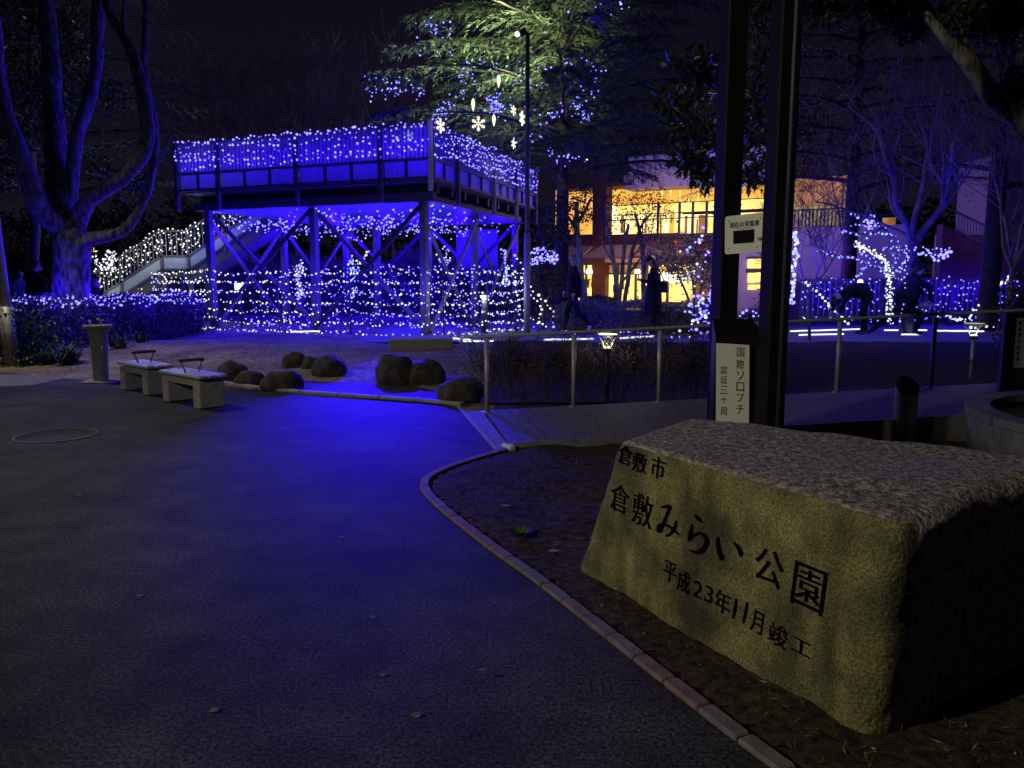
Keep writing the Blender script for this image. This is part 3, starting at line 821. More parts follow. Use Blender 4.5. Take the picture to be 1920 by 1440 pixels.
# ------------------------------------------------------------------ BOLLARDS
def bollard(p, r, h, label, slant=.0, glow=False, group=None, m='steel_dull'):
    o = empty('bollard', p, label, 'bollard', group)
    mb = MB(); n = 24; k = 0
    for z_ in (0, 1):
        for j in range(n):
            a = 2 * math.pi * j / n; z = 0 if z_ == 0 else h - slant * (1 - math.sin(a)) / 2
            mb.v.append(Vector((p[0] + r * math.cos(a), p[1] + r * math.sin(a), p[2] + z)))
    for j in range(n): mb.face((j, (j + 1) % n, n + (j + 1) % n, n + j), 0, True)
    build('body', mb, m, o)
    mb = MB()
    for j in range(n):
        a = 2 * math.pi * j / n; mb.v.append(Vector((p[0] + r * 1.03 * math.cos(a), p[1] + r * 1.03 * math.sin(a), p[2] + h - slant * (1 - math.sin(a)) / 2)))
    for j in range(n):
        a = 2 * math.pi * j / n; mb.v.append(Vector((p[0] + r * 1.03 * math.cos(a), p[1] + r * 1.03 * math.sin(a), p[2] + h + .02 - slant * (1 - math.sin(a)) / 2)))
    for j in range(n): mb.face((j, (j + 1) % n, n + (j + 1) % n, n + j))
    mb.face(range(n, 2 * n)); mb.face(range(n - 1, -1, -1))
    build('cap', mb, 'dark_metal', o)
    return o
bp_ = gp(1694, 828, .0); bollard((bp_.x, bp_.y, -.02), .098, .60, 'steel bollard with a slanted dark top standing just behind the stone', .15)
bp_ = gp(1260, 627, UP); bollard((bp_.x, bp_.y, UP), .07, .62, 'dark grey bollard behind the handrail right of the person looking at a phone', .02, m='dark_metal')

# round planter rim at the right edge
pc = Vector((4.92, 5.9, 0))
pln = empty('round_planter', (pc.x + .3, pc.y, 0), 'round raised planter wall with pale rim cut by the right edge of the photo', 'planter')
A0 = gp(1880, 800, .0)
R_ = 1.55; cxp = 5.45; cyp = 6.4
mb = MB(); n = 40
prof = [(R_ - .03, -.02), (R_ - .03, .30), (R_, .30), (R_, .36), (R_ - .16, .36), (R_ - .16, .30), (R_ - .13, .2)]
mb.lathe((cxp, cyp, 0), prof[:2] + [(R_ - .03, .30)], n); build('wall', mb, 'concrete_dark', pln)
for j in range(14):
    a0, a1 = 2 * math.pi * j / 14 + .01, 2 * math.pi * (j + 1) / 14 - .01
    def P(r, a, z): return (cxp + r * math.cos(a), cyp + r * math.sin(a), z)
    mb = MB(); ks = 4
    for q in range(ks):
        b0, b1 = a0 + (a1 - a0) * q / ks, a0 + (a1 - a0) * (q + 1) / ks
        mb.hexa([P(R_ - .2, b0, .302), P(R_, b0, .302), P(R_, b1, .302), P(R_ - .2, b1, .302), P(R_ - .2, b0, .37), P(R_, b0, .37), P(R_, b1, .37), P(R_ - .2, b1, .37)])
    build('rim_stone', mb, 'concrete_dark', pln)
mb = MB(); mb.lathe((cxp, cyp, .303), [(R_ - .2, 0), (.01, .03)], 24); build('soil', mb, 'soil', pln)

# garden uplight lamps (bowl on stem)
def bowl_lamp(p, h, r, label, lit):
    o = empty('garden_lamp', p, label, 'garden lamp', 'garden lamps with a bowl shaped reflector')
    mb = MB(); mb.tube([(p[0], p[1], p[2]), (p[0], p[1], p[2] + h)], .022, 10); build('stem', mb, 'steel_dull', o)
    mb = MB(); mb.lathe((p[0], p[1], p[2] + h), [(.045, 0), (.05, .03), (.048, .05)], 18); build('lamp_cup', mb, 'dark_metal', o)
    mb = MB(); mb.lathe((p[0], p[1], p[2] + h), [(.044, .05), (.03, .066), (.003, .07)], 18); build('lamp_glass', mb, 'lamp_glow', o)
    mb = MB()
    for a in (.4, 2.6, 4.4):
        mb.tube([(p[0] + .045 * math.cos(a), p[1] + .045 * math.sin(a), p[2] + h + .04), (p[0] + .06 * math.cos(a), p[1] + .06 * math.sin(a), p[2] + h + .11), (p[0] + (r - .01) * math.cos(a), p[1] + (r - .01) * math.sin(a), p[2] + h + .19)], .005, 5)
    build('arm', mb, 'steel', o)
    mb = MB(); mb.lathe((p[0], p[1], p[2] + h + .19), [(.001, -.012), (r * .5, -.010), (r - .012, .0)], 24); build('reflector', mb, lit, o)
    mb = MB(); mb.lathe((p[0], p[1], p[2] + h + .19), [(r - .012, -.004), (r, .006), (r, .016), (r * .88, .018), (r * .87, .004)], 24); build('reflector_rim', mb, 'dark_metal', o)
    mb = MB(); mb.lathe((p[0], p[1], p[2] + h + .20), [(r * .86, .005), (r * .84, .014), (.001, .022)], 24); build('lamp_diffuser', mb, lit, o)
    lamp('POINT', (p[0], p[1], p[2] + h + .10), (1, .95, .62), 3.0, .03, parent=o)
    return o
l1 = gp(1138, 748, .05); l1.y = 9.15; l1 = at(1138, 740, 9.25)
bowl_lamp((l1.x, 9.25, .06), .565, .128, 'lit garden lamp in the bushes right behind the handrail', 'lamp_glow')
l2 = at(1825, 640, 10.6)
bowl_lamp((l2.x, 10.6, .15), .52, .14, 'dim garden lamp on a thin stem behind the right end of the handrail', 'lamp_dim')
# short lit bollard lamp by the fence and square lantern
lp = gp(908, 624, UP)
o = empty('bollard_lamp', lp, 'short bollard lamp with bright white cap before the fence of white lights', 'bollard lamp')
mb = MB(); mb.lathe(lp, [(.07, 0), (.07, .72), (.06, .74)], 18); build('body', mb, 'dark_metal', o)
mb = MB(); mb.lathe(lp, [(.055, .741), (.085, .80), (.095, .83)], 18); build('lamp_glass', mb, 'lamp_glow', o)
mb = MB(); mb.lathe(lp, [(.10, .831), (.10, .845), (.02, .865)], 18); build('cap', mb, 'dark_metal', o)
lamp('POINT', (lp.x, lp.y - .12, lp.z + .78), (1, 1, .9), 5, .05, parent=o)
lq = gp(450, 600, UP); lq = at(450, 537, 19.5)
o = empty('lantern', (lq.x, 19.5, UP), 'square glowing lantern under the platform behind the left brace', 'lantern')
mb = MB(); mb.tube([(lq.x, 19.5, UP), (lq.x, 19.5, lq.z - .08)], .03, 8); build('pole', mb, 'dark_metal', o)
mb = MB(); mb.box((lq.x, 19.5, lq.z), (.22, .16, .17), 0, 0, .01); build('lamp_glass', mb, 'snow_led', o)
mb = MB(); mb.box((lq.x, 19.5, lq.z + .098), (.26, .2, .025)); build('cap', mb, 'dark_metal', o)
# dark notice board at the right edge
nb = at(1905, 660, 8.2)
o = empty('notice_board', (nb.x, 8.2, .2), 'white notice with vertical writing on a dark post at the right edge', 'sign')
b0, b1 = at(1885, 600, 8.25), at(1935, 760, 8.25)
mb = MB(); mb.box(((b0.x + b1.x) / 2, 8.27, (b0.z + .2) / 2 + .05), (b1.x - b0.x, .05, b0.z - .15)); build('board', mb, 'dark_metal', o)
s0, s1 = at(1911, 597, 8.2), at(1945, 690, 8.2)
mb = MB(); mb.box(((s0.x + s1.x) / 2, 8.235, (s0.z + s1.z) / 2), (s1.x - s0.x, .012, s0.z - s1.z)); build('paper', mb, 'sign_face', o)
mb = MB()
for i in range(7):
    z = s0.z - .05 - i * .062
    for j in range(3):
        if rnd.random() < .85: mb.box((s0.x + .035 + rnd.uniform(-.004, .004), 8.226, z + (j - 1) * .013), (.034, .003, .006))
    mb.box((s0.x + .035, 8.226, z), (.006, .003, .04))
build('lettering', mb, 'ink', o)
# ------------------------------------------------------------------ LIGHT STRINGS
def sag_line(a, b, n=8, sag=.05, wav=.0):
    a, b = Vector(a), Vector(b); out = []
    for i in range(n + 1):
        t = i / n; p = a.lerp(b, t); p.z -= sag * 4 * t * (1 - t); 
        if wav: p.z += wav * noise.noise(p * 2.1)
        out.append(p)
    return out
ORD = ['first', 'second', 'third', 'fourth', 'fifth', 'sixth', 'seventh', 'eighth', 'ninth', 'tenth', 'eleventh', 'twelfth']
def bulbs_mesh(pts, r, mixm=None, jr=.5):
    mb = MB()
    for p in pts:
        mi = 0
        if mixm:
            x = rnd.random(); acc = 0
            for k_, pr in enumerate(mixm):
                acc += pr
                if x < acc: mi = k_; break
        mb.ico(p, r * rnd.uniform(1 - jr, 1 + jr), mi)
    return mb
def light_string(paths, sp, r, mats, mixm, label, group=None, jit=.015, name='light_string', cat='string lights', keep=1.0, wire_r=.004):
    """paths: list of polylines belonging to one string"""
    allb = []; wb = MB(); org = Vector(paths[0][0])
    for P in paths:
        P = [Vector(p) for p in P]
        wb.tube(P, wire_r, 3, cap=False)
        for q in resample(P, sp):
            if rnd.random() > keep: continue
            allb.append(q + Vector((rnd.uniform(-1, 1), rnd.uniform(-1, 1), rnd.uniform(-1, 1))) * jit)
    o = build(name, wb, 'wire', origin=org, label=label, cat=cat, group=group)
    b = build('bulbs', bulbs_mesh(allb, r, mixm), mats, o, kind='stuff')
    return o
MIXB = ['bulb_blue', 'bulb_cyan', 'bulb_white']

# ------------------------------------------------------------------ RAISED PLATFORM
H = 4.52
C0 = at(808, 240, 16.3); C0.z = 0
CL = at(330, 278, 18.9); CL.z = 0
CR = at(1003, 327, 23.7); CR.z = 0
CB = CL + CR - C0
eL = (CL - C0).normalized(); eR = (CR - C0).normalized(); LL = (CL - C0).length; LR = (CR - C0).length
nL = Vector((eL.y, -eL.x, 0)); nL = -nL if nL.y > 0 else nL
nR = Vector((eR.y, -eR.x, 0)); nR = -nR if nR.x < 0 else nR
def Z(p, z): return Vector((p.x, p.y, z))
PF = empty('platform', ((C0 + CB) / 2).to_tuple()[:2] + (UP,), 'raised viewing platform on cross braced columns, railing covered in blue lights', 'platform')
zPT, zPB, zB1, zB0 = 3.82, 3.45, 3.20, 3.02
def s_on_left(u): # distance along left face at pixel column u
    k = (u - 960) / F; # x = k*Y/CP approx at horizon height -> use ray
    r = ray(u, 330); k = r.x / r.y
    return (k * C0.y - C0.x) / (eL.x - k * eL.y)
def s_on_right(u):
    r = ray(u, 350); k = r.x / r.y
    return (k * C0.y - C0.x) / (eR.x - k * eR.y)
# slab and framing
mb = MB(); a, b, c_, d = C0 - nL * .12 - nR * .12, CL - nL * .12 + nR * .0, CB, CR - nR * .12
mb.hexa([Z(a, 3.40), Z(d, 3.40), Z(c_, 3.40), Z(b, 3.40), Z(a, 3.50), Z(d, 3.50), Z(c_, 3.50), Z(b, 3.50)]); build('deck_slab', mb, 'wood_grey', PF)
inL, inR = .35, .35
def inset(u_, v_): return C0 + eL * u_ + eR * v_
# long edge beams (left face beam starts inset at the left end)
for (p0, p1) in ((inset(.1, .38), inset(s_on_left(345), .38)), (inset(.45, LR - .5), inset(LL - .1, LR - .5)), (inset(.45, .3), inset(.45, LR - .2)), (inset(LL - .6, .3), inset(LL - .6, LR - .2)), (inset(LL / 2, .5), inset(LL / 2, LR - .4))):
    mb = MB(); mb.beam(Z(p0, (zB1 + zB0) / 2), Z(p1, (zB1 + zB0) / 2), .16, zB1 - zB0); build('beam', mb, 'beam_paint', PF)
for i in range(9):
    v_ = .7 + i * (LR - 1.2) / 8
    mb = MB(); mb.beam(Z(inset(.15, v_), 3.30), Z(inset(LL - .1, v_), 3.30), .08, .18); build('joist', mb, 'dark_metal', PF)
# columns
b00, b10, b20 = gp(798, 630, UP), gp(595, 622, UP), gp(402, 617, UP)
def solve_r(base, u):
    r = ray(u, 560); k = r.x / r.y
    return (k * base.y - base.x) / (eR.x - k * eR.y)
r1, r2 = solve_r(b00, 890), solve_r(b00, 966)
r2 = min(r2, LR - .6); r1 = min(r1, r2 * .6)
COL = {}
for i, bs_ in enumerate((b00, b10, b20)):
    for j, rr in enumerate((0, r1, r2)):
        p = bs_ + eR * rr; COL[i, j] = p
        mb = MB(); rz = math.atan2(eL.y, eL.x)
        mb.box((p.x, p.y, (3.02 + UP) / 2), (.145, .145, 3.02 - UP), rz); col_ = build('column', mb, 'column_paint', PF)
        mb = MB(); mb.box((p.x, p.y, UP + .01), (.32, .32, .03), rz); build('base_plate', mb, 'dark_metal', col_)
def brace(a, za, b, zb, off, m_='column_paint', w_=.09):
    mb = MB(); mb.beam(Z(a, za) + off, Z(b, zb) + off, .05, w_); build('brace', mb, m_, PF)
zt_, zb_ = 2.95, UP + .08
for j in (0, 2):
    o1 = nL * (.115 if j == 0 else .1); o2 = nL * (.06 if j == 0 else .05) * -1.6
    brace(COL[2, j], zb_, COL[1, j], zt_, o1, 'brace_dark'); brace(COL[2, j], zt_, COL[1, j], zb_, o2)
    brace(COL[1, j], zb_, COL[0, j], zt_, o1, 'brace_dark'); brace(COL[1, j], zt_, COL[0, j], zb_, o2)
for i in (0, 2):
    brace(COL[i, 0], zb_, COL[i, 1], zt_, nR * .115); brace(COL[i, 0], zt_, COL[i, 1], zb_, -nR * .115)
    brace(COL[i, 1], zb_, COL[i, 2], zt_, nR * .115); brace(COL[i, 1], zt_, COL[i, 2], zb_, -nR * .115)
# canvas ceiling: sagging sheet under the joists
mb = MB(); nu, nv = 16, 18
def ceil_p(a_, b_):
    p = inset(.1 + a_ * (LL - .5), .45 + b_ * (LR - .9))
    sag = .16 * math.sin(math.pi * min(1, a_ * 2 if a_ < .5 else (a_ - .5) * 2)) * math.sin(math.pi * b_)
    return Z(p, 3.015 - sag)
for i in range(nu):
    for j in range(nv):
        k = len(mb.v); mb.v += [ceil_p(i / nu, j / nv), ceil_p((i + 1) / nu, j / nv), ceil_p((i + 1) / nu, (j + 1) / nv), ceil_p(i / nu, (j + 1) / nv)]
        mb.face((k, k + 1, k + 2, k + 3), 0, True)
build('canvas', mb, 'panel', PF)
# a hanging dark blue screen between rear columns
mb = MB(); p0, p1 = COL[1, 2] + eR * .1 - eL * .9, COL[0, 2] + eL * .6 + eR * .1
mb.beam(Z(p0, 2.1), Z(p1, 2.1), .03, 1.5); build('back_panel', mb, 'panel', PF)
# railings: posts, panels, rails, balusters
def face_rail(p0, e, n_, posts_s, L, panels_per, post_mat, long_posts=True):
    for k_, s in enumerate(posts_s):
        p = p0 + e * s + n_ * .03
        zlow = 3.0 if (long_posts and 0 < k_) else 3.4
        mb = MB(); mb.box((p.x, p.y, (H + .02 + zlow) / 2), (.085, .085, H + .02 - zlow), math.atan2(e.y, e.x)); build('railing_post', mb, post_mat, PF)
    for a_, b_ in zip(posts_s, posts_s[1:]):
        sgn = 1
        # frame rails of the fascia
        for z in (zPB, zPT): 
            mb = MB(); mb.beam(Z(p0 + e * (a_ + .05), z), Z(p0 + e * (b_ - .05), z), .06, .05); build('fascia_rail', mb, 'beam_paint', PF)
        n = panels_per(b_ - a_)
        for q in range(n):
            s0 = a_ + .05 + (b_ - a_ - .1) * q / n; s1 = a_ + .05 + (b_ - a_ - .1) * (q + 1) / n
            if q: 
                mb = MB(); mb.beam(Z(p0 + e * s0, zPB + .027), Z(p0 + e * s0, zPT - .027), .05, .05, up=e); build('fascia_stile', mb, 'beam_paint', PF)
            mb = MB(); x0_, x1_ = p0 + e * (s0 + .028) - n_ * .02, p0 + e * (s1 - .028) - n_ * .02; mb.quad(Z(x0_, zPB + .028), Z(x1_, zPB + .028), Z(x1_, zPT - .028), Z(x0_, zPT - .028)); build('fascia_panel', mb, 'panel', PF)
        mb = MB(); mb.beam(Z(p0 + e * (a_ + .04), H - .02), Z(p0 + e * (b_ - .04), H - .02), .07, .045); build('top_rail', mb, 'beam_paint', PF)
        m_ = int((b_ - a_) / .095)
        for q in range(1, m_):
            s = a_ + (b_ - a_) * q / m_
            mb = MB(); mb.beam(Z(p0 + e * s - n_ * .02, zPT + .03), Z(p0 + e * s - n_ * .02, H - .04), .032, .022, up=e); build('baluster', mb, 'column_paint', PF)
ps = [0] + sorted([s_on_left(u) for u in (715, 557, 410)]) + [LL]
face_rail(C0, eL, nL, ps, LL, lambda d: max(2, round(d / .72)), 'beam_paint')
ps2 = [0, s_on_right(856), LR * .5, LR * .75, LR]
face_rail(C0, eR, nR, sorted(ps2), LR, lambda d: max(2, round(d / .75)), 'beam_paint')
# translucent sheet added behind the bars to catch the blue glow
for (p0, e, n_, L) in ((C0, eL, nL, LL), (C0, eR, nR, LR)):
    mb = MB(); m_ = 24
    for i in range(m_):
        a_, b_ = p0 + e * (L * i / m_) - n_ * .06, p0 + e * (L * (i + 1) / m_) - n_ * .06
        mb.quad(Z(a_, zPT + .03), Z(b_, zPT + .03), Z(b_, H - .05), Z(a_, H - .05))
    build('glow_sheet', mb, 'net', PF)
# rear railing, balusters joined (far side, seen through the front)
mb = MB()
for (p0, e, L) in ((CL, eR, LR), (CR, eL, LL)):
    mb.beam(Z(p0, H - .02), Z(p0 + e * L, H - .02), .07, .045); n = int(L / .12)
    for q in range(1, n): mb.beam(Z(p0 + e * (L * q / n), zPB), Z(p0 + e * (L * q / n), H - .05), .03, .02, up=e)
build('rear_railing', mb, 'column_paint', PF, kind='stuff')
# pale wrapped corner post
mb = MB(); p = C0 + nL * .09 + nR * .03
mb.box((p.x, p.y, 3.86), (.085, .07, 1.36), math.atan2(eL.y, eL.x), 0, .01); build('corner_sleeve', mb, 'white_paint', PF)

# ---- strings on the left and right railing
GRL = 'blue light strings on the left railing of the platform'; GRR = 'blue light strings on the right railing of the platform'
rows = [4.50, 4.40, 4.29, 4.17, 4.05, 3.93]
for k_, z in enumerate(rows):
    P = []; n = 60
    for i in range(n + 1):
        s = LL * i / n; zz = z + .075 * noise.noise(Vector((s * 1.1, k_ * 7.3, 0))) + .03 * math.sin(s * 2.3 + k_ * 1.7)
        P.append(Z(C0 + eL * s + nL * .09, min(H + .02, zz if k_ else z + .03 * noise.noise(Vector((s * 2, 1, 5))))))
    light_string([P], .14 if k_ else .10, .0195, MIXB, (.95, .05, .02), '%s blue light string from the top on the long left railing of the platform' % ORD[k_].capitalize(), GRL, .03, keep=.85)
for k_, z in enumerate([4.50, 4.41, 4.31, 4.22, 4.12, 4.02, 3.91]):
    P = []; n = 60
    for i in range(n + 1):
        s = LR * i / n; zz = z + .085 * noise.noise(Vector((s * 1.2, k_ * 5.1 + 30, 0)))
        P.append(Z(C0 + eR * s + nR * .09, min(H + .02, zz)))
    light_string([P], .135, .0165, MIXB, (.93, .05, .02), '%s blue light string from the top on the receding right railing of the platform' % ORD[k_].capitalize(), GRR, .03, keep=.85)
# lights spread over the canvas ceiling
for k_, b_ in enumerate([.03, .07, .12, .18, .27, .38, .52, .68, .86]):
    P = []
    for i in range(50):
        a_ = .02 + .96 * i / 49
        c0 = ceil_p(a_, min(.98, max(.02, b_ + .05 * noise.noise(Vector((i * .7, k_, 9))))))
        c0.z -= .03 + (.50 - .25 * b_) * abs(math.sin(a_ * math.pi * 2)) ** .6 * rnd.uniform(.15, 1.05)
        P.append(c0)
    light_string([P], .15, .0175, MIXB, (.94, .05, .01), 'Blue light string under the deck, %s row counted from the front beam' % ORD[k_], 'blue light strings under the deck', .09, keep=.95)
# ---- fence of cables with white lights round the foot of the platform
FA, FB_, FC, FD = gp(397, 619, UP), gp(832, 633, UP), gp(985, 619, UP), gp(268, 603, UP)
fence = empty('cable_fence', FB_, 'thin black posts and cables round the platform foot, strung with white lights', 'fence')
fposts = [FA, FA.lerp(FB_, .32), FA.lerp(FB_, .63), FB_, FB_.lerp(FC, .5), FC, FA.lerp(FD, .35), FA.lerp(FD, .7), FD]
for p in fposts:
    mb = MB(); mb.tube([p, p + Vector((0, 0, 1.42))], .018, 6); build('post', mb, 'dark_metal', fence)
fz_ = [.07, .27, .49, .71, .93, 1.14, 1.36]
GW = 'white light strings on the cable fence'
for k_, z in enumerate(reversed(fz_)):
    path = []
    for a, b in ((FD, FA), (FA, FA.lerp(FB_, .32)), (FA.lerp(FB_, .32), FA.lerp(FB_, .63)), (FA.lerp(FB_, .63), FB_), (FB_, FB_.lerp(FC, .5)), (FB_.lerp(FC, .5), FC)):
        q = sag_line(Z(a, UP + z), Z(b, UP + z), 8, .05, .05); path += q if not path else q[1:]
    light_string([path], .088, .0175, ['bulb_white', 'bulb_blue', 'bulb_warm'], (.46, .2, .34), '%s white light string from the top of the cable fence below the platform' % ORD[k_].capitalize(), GW, .035, keep=.88)
# blue strings behind the fence
for k_ in range(9):
    z = UP + .08 + k_ * .17; path = []
    for i in range(60):
        t = i / 59; p = (FA + eR * (.9 + .3 * k_)).lerp(FC + eR * .2 - eL * -.5, t)
        path.append(Z(p + eR * .8 * noise.noise(Vector((t * 6, k_, 0))), z + .22 * noise.noise(Vector((t * 9, k_ * 3, 2)))))
    light_string([path], .10, .0155, MIXB, (.90, .06, .04), 'Blue light string looping behind the cable fence, %s from the ground' % ORD[k_], 'blue light strings behind the cable fence', .06, keep=.8)
# netting ropes slanting down right of the tall lamp pole
rope_px = [[(962, 500), (966, 530), (972, 560), (975, 600)], [(990, 532), (1010, 556), (1030, 572), (1039, 584), (1037, 602), (1040, 622)], [(988, 545), (1004, 560), (1016, 580), (1012, 600), (1000, 612)], [(978, 520), (990, 555), (984, 588), (1000, 600), (1030, 616)], [(965, 480), (980, 500), (992, 530)]]
paths = [[at(u, v, 18.3 + .05 * i) for u, v in smooth_pts([Vector((a, b, 0)) for a, b in P], 1) for _ in (0,) ] if False else [at(q.x, q.y, 18.3 + .05 * i) for q in smooth_pts([Vector((a, b, 0)) for a, b in P], 1)] for i, P in enumerate(rope_px)]
light_string(paths, .11, .027, ['bulb_white', 'bulb_blue'], (.92, .08), 'tangle of white light ropes slanting to the ground right of the tall lamp pole', None, .03)

# ------------------------------------------------------------------ STAIRS
SY = 21.6
def spx(u, z): 
    r = ray(u, 500); k = r.x / r.y; return Vector((k * SY, SY, z))
s_land0, s_land1 = spx(305, 1.6), spx(355, 1.6)
s_foot = Vector((s_land0.x - 2.2, SY, UP)); s_top = Vector((s_land1.x + 3.0, SY, 3.5))
ST = empty('staircase', (s_foot.x, SY + .7, UP), 'steel staircase with landing behind the platform, railings hung with white lights', 'staircase')
Wd = 1.3
for (a, b) in ((s_foot, s_land0), (s_land1, s_top)):
    for dy in (0, Wd):
        mb = MB(); mb.beam(a + Vector((0, dy, -.12)), b + Vector((0, dy, -.12)), .06, .28); build('stringer', mb, 'beam_paint', ST)
    n = max(3, int((b.z - a.z) / .17))
    for i in range(n):
        p = a.lerp(b, (i + .5) / n)
        mb = MB(); mb.box((p.x, SY + Wd / 2, p.z), ((b.x - a.x) / n + .02, Wd - .07, .04)); build('tread', mb, 'wood_grey', ST)
    mb = MB(); mb.quad(a + Vector((0, .05, -.25)), b + Vector((0, .05, -.25)), b + Vector((0, Wd - .05, -.25)), a + Vector((0, Wd - .05, -.25))); build('soffit', mb, 'concrete_dark', ST)
mb = MB(); mb.box(((s_land0.x + s_land1.x) / 2, SY + Wd / 2, 1.55), (s_land1.x - s_land0.x, Wd, .14)); build('landing', mb, 'wood_grey', ST)
for p in (s_land0, s_land1):
    for dy in (.05, Wd - .05):
        mb = MB(); mb.box((p.x, SY + dy, (1.5 + UP) / 2), (.12, .12, 1.5 - UP)); build('support_post', mb, 'beam_paint', ST)
segs = [(s_foot, s_land0), (s_land0, s_land1), (s_land1, s_top)]
for dy, full in ((-.04, True), (Wd + .04, False)):
    for a, b in segs:
        o_ = Vector((0, dy, 0)); L = (b - a).length; n = max(1, round(L / 1.1))
        mb = MB(); mb.beam(a + o_ + Vector((0, 0, 1.09)), b + o_ + Vector((0, 0, 1.09)), .06, .05); build('handrail', mb, 'beam_paint', ST)
        for i in range(n + 1):
            if i == n and b is not s_top: continue
            p = a.lerp(b, i / n) + o_
            mb = MB(); mb.box((p.x, p.y, p.z + .5), (.07, .07, 1.2)); build('railing_post', mb, 'beam_paint', ST)
        if full:
            for i in range(n):
                p, q = a.lerp(b, i / n), a.lerp(b, (i + 1) / n); dd = (q - p).normalized() * .05
                mb = MB()
                mb.quad(p + dd + o_ + Vector((0, 0, .10)), q - dd + o_ + Vector((0, 0, .10)), q - dd + o_ + Vector((0, 0, .40)), p + dd + o_ + Vector((0, 0, .40)))
                build('glass_panel', mb, 'panel_pale', ST)
            for z in (.07, .43):
                mb = MB(); mb.beam(a + o_ + Vector((0, -.01, z)), b + o_ + Vector((0, -.01, z)), .05, .05); build('lower_rail', mb, 'dark_metal', ST)
            m_ = int(L / .12)
            for i in range(1, m_):
                p = a.lerp(b, i / m_) + o_
                mb = MB(); mb.box((p.x, p.y, p.z + .76), (.02, .02, .62)); build('baluster', mb, 'column_paint', ST)
sec = ['lower flight', 'landing', 'upper flight']
for k_, (a, b) in enumerate(segs):
    paths = []; L = (b - a).length; n = int(L / .11); 
    for i in range(n + 1):
        p = a.lerp(b, i / n) + Vector((0, -.10, 0)); 
        paths.append([p + Vector((rnd.uniform(-.03, .03), 0, 1.1)), p + Vector((rnd.uniform(-.05, .05), 0, .45 + rnd.uniform(0, .12)))])
    light_string(paths, .11, .019, ['bulb_warm', 'bulb_blue'], (1.0, 0), 'curtain of white lights on the railing of the %s of the stairs' % sec[k_], 'white light curtains on the stairs', .05, name='light_curtain', cat='light curtain')
# lights under the stairs
paths = []
for i in range(20):
    t = rnd.random(); p = s_foot.lerp(s_land0, .25 + .75 * t) + Vector((0, -.35, 0)); paths.append([Z(p, UP + .2), Z(p, max(UP + .4, p.z - .05))])
light_string(paths, .12, .02, ['bulb_warm', 'bulb_blue'], (.9, .10), 'dense curtain of white lights below the lower flight beside the tree trunk', 'white light curtains on the stairs', .08, name='light_curtain', cat='light curtain')
paths = [sag_line(spx(300 + rnd.randint(0, 40), z) + Vector((0, -.5, 0)), spx(425, z) + Vector((0, -.5, 0)), 8, .06, .1) for z in (1.5, .6, 1.1)]
light_string(paths, .12, .019, ['bulb_warm', 'bulb_blue'], (.95, .05), 'swags of white lights hanging below the stair landing', None, .05)

# ------------------------------------------------------------------ LED TUBES ON THE GROUND
tubes = [((818, 631), (882, 637), 'left end, at the foot of the cable fence'), ((862, 640), (925, 639), 'short piece just left of the handrail end'), ((1020, 637), (1113, 635), 'piece left of the lit garden lamp'), ((1163, 634), (1226, 630), 'piece right of the lit garden lamp'),
         ((1482, 621), (1612, 617), 'long piece right of the tall dark posts'), ((1498, 628), (1582, 626), 'short nearer piece right of the tall dark posts'), ((1658, 619), (1738, 619), 'piece right of the squatting person'), ((1756, 620), (1845, 621), 'piece behind the dim garden lamp'), ((1690, 627), (1728, 627), 'shortest nearer piece under the blue railing'), ((545, 622), (600, 621), 'faint piece under the platform')]
for a, b, l in tubes:
    p, q = gp(a[0], a[1], UP + .03), gp(b[0], b[1], UP + .03)
    n = 10; P = [p.lerp(q, i / n) + Vector((0, 0, .008 * noise.noise(Vector((i * 1.3, a[0], 0))))) for i in range(n + 1)]
    mb = MB(); mb.tube(P, .015, 6); build('led_tube', mb, 'led_tube', origin=p, label='white light tube on the ground, ' + l, cat='light tube', group='white light tubes along the path')

# ------------------------------------------------------------------ FENCE WITH BLUE LIGHTS AT RIGHT
def baluster_fence(u0, u1, vt, vb, label, Yb):
    a, b = gp(u0, vb, UP), gp(u1, vb, UP); hh = at(u0, vt, a.y).z
    o = empty('railing_fence', ((a + b) / 2), label, 'fence', 'baluster fences with blue lights')
    L = (b - a).length; rz = math.atan2(b.y - a.y, b.x - a.x)
    for z, t_ in ((hh - .03, .07), (UP + .25, .05)):
        mb = MB(); mb.beam(Z(a, z), Z(b, z), .06, t_); build('rail', mb, 'wood_grey' if z > 1 else 'dark_metal', o)
    n = round(L / 1.75)
    for i in range(n + 1):
        p = a.lerp(b, i / n); mb = MB(); mb.box((p.x, p.y, (hh + UP) / 2), (.11, .11, hh - UP), rz); build('post', mb, 'beam_paint', o)
    m_ = int(L / .135)
    for i in range(1, m_):
        p = a.lerp(b, i / m_); mb = MB(); mb.beam(Z(p, UP + .28), Z(p, hh - .07), .035, .03, up=(b - a).normalized()); build('baluster', mb, 'column_paint', o)
    return a, b, hh
FR1 = baluster_fence(1500, 1648, 524, 613, 'left shorter section of fence with vertical bars and blue lights', 0)
FR2 = baluster_fence(1660, 1902, 521, 611, 'right longer section of fence with vertical bars and blue lights', 0)
for (a, b, hh), nm, rows_ in ((FR1, 'left', 5), (FR2, 'right', 6)):
    for k_ in range(rows_):
        z = UP + .22 + (hh - UP - .25) * (rows_ - 1 - k_) / (rows_ - 1)
        P = []; n = 40
        for i in range(n + 1):
            t = i / n; P.append(Z(a.lerp(b, t) + Vector((0, -.09, 0)), z + .10 * noise.noise(Vector((t * (b - a).length * 1.3, k_ * 4, a.x)))))
        light_string([P], .105, .017, MIXB, (.85, .12, .03), '%s blue light string from the top on the %s baluster fence' % (ORD[k_].capitalize(), nm), 'blue light strings on the baluster fences', .05, keep=.85)
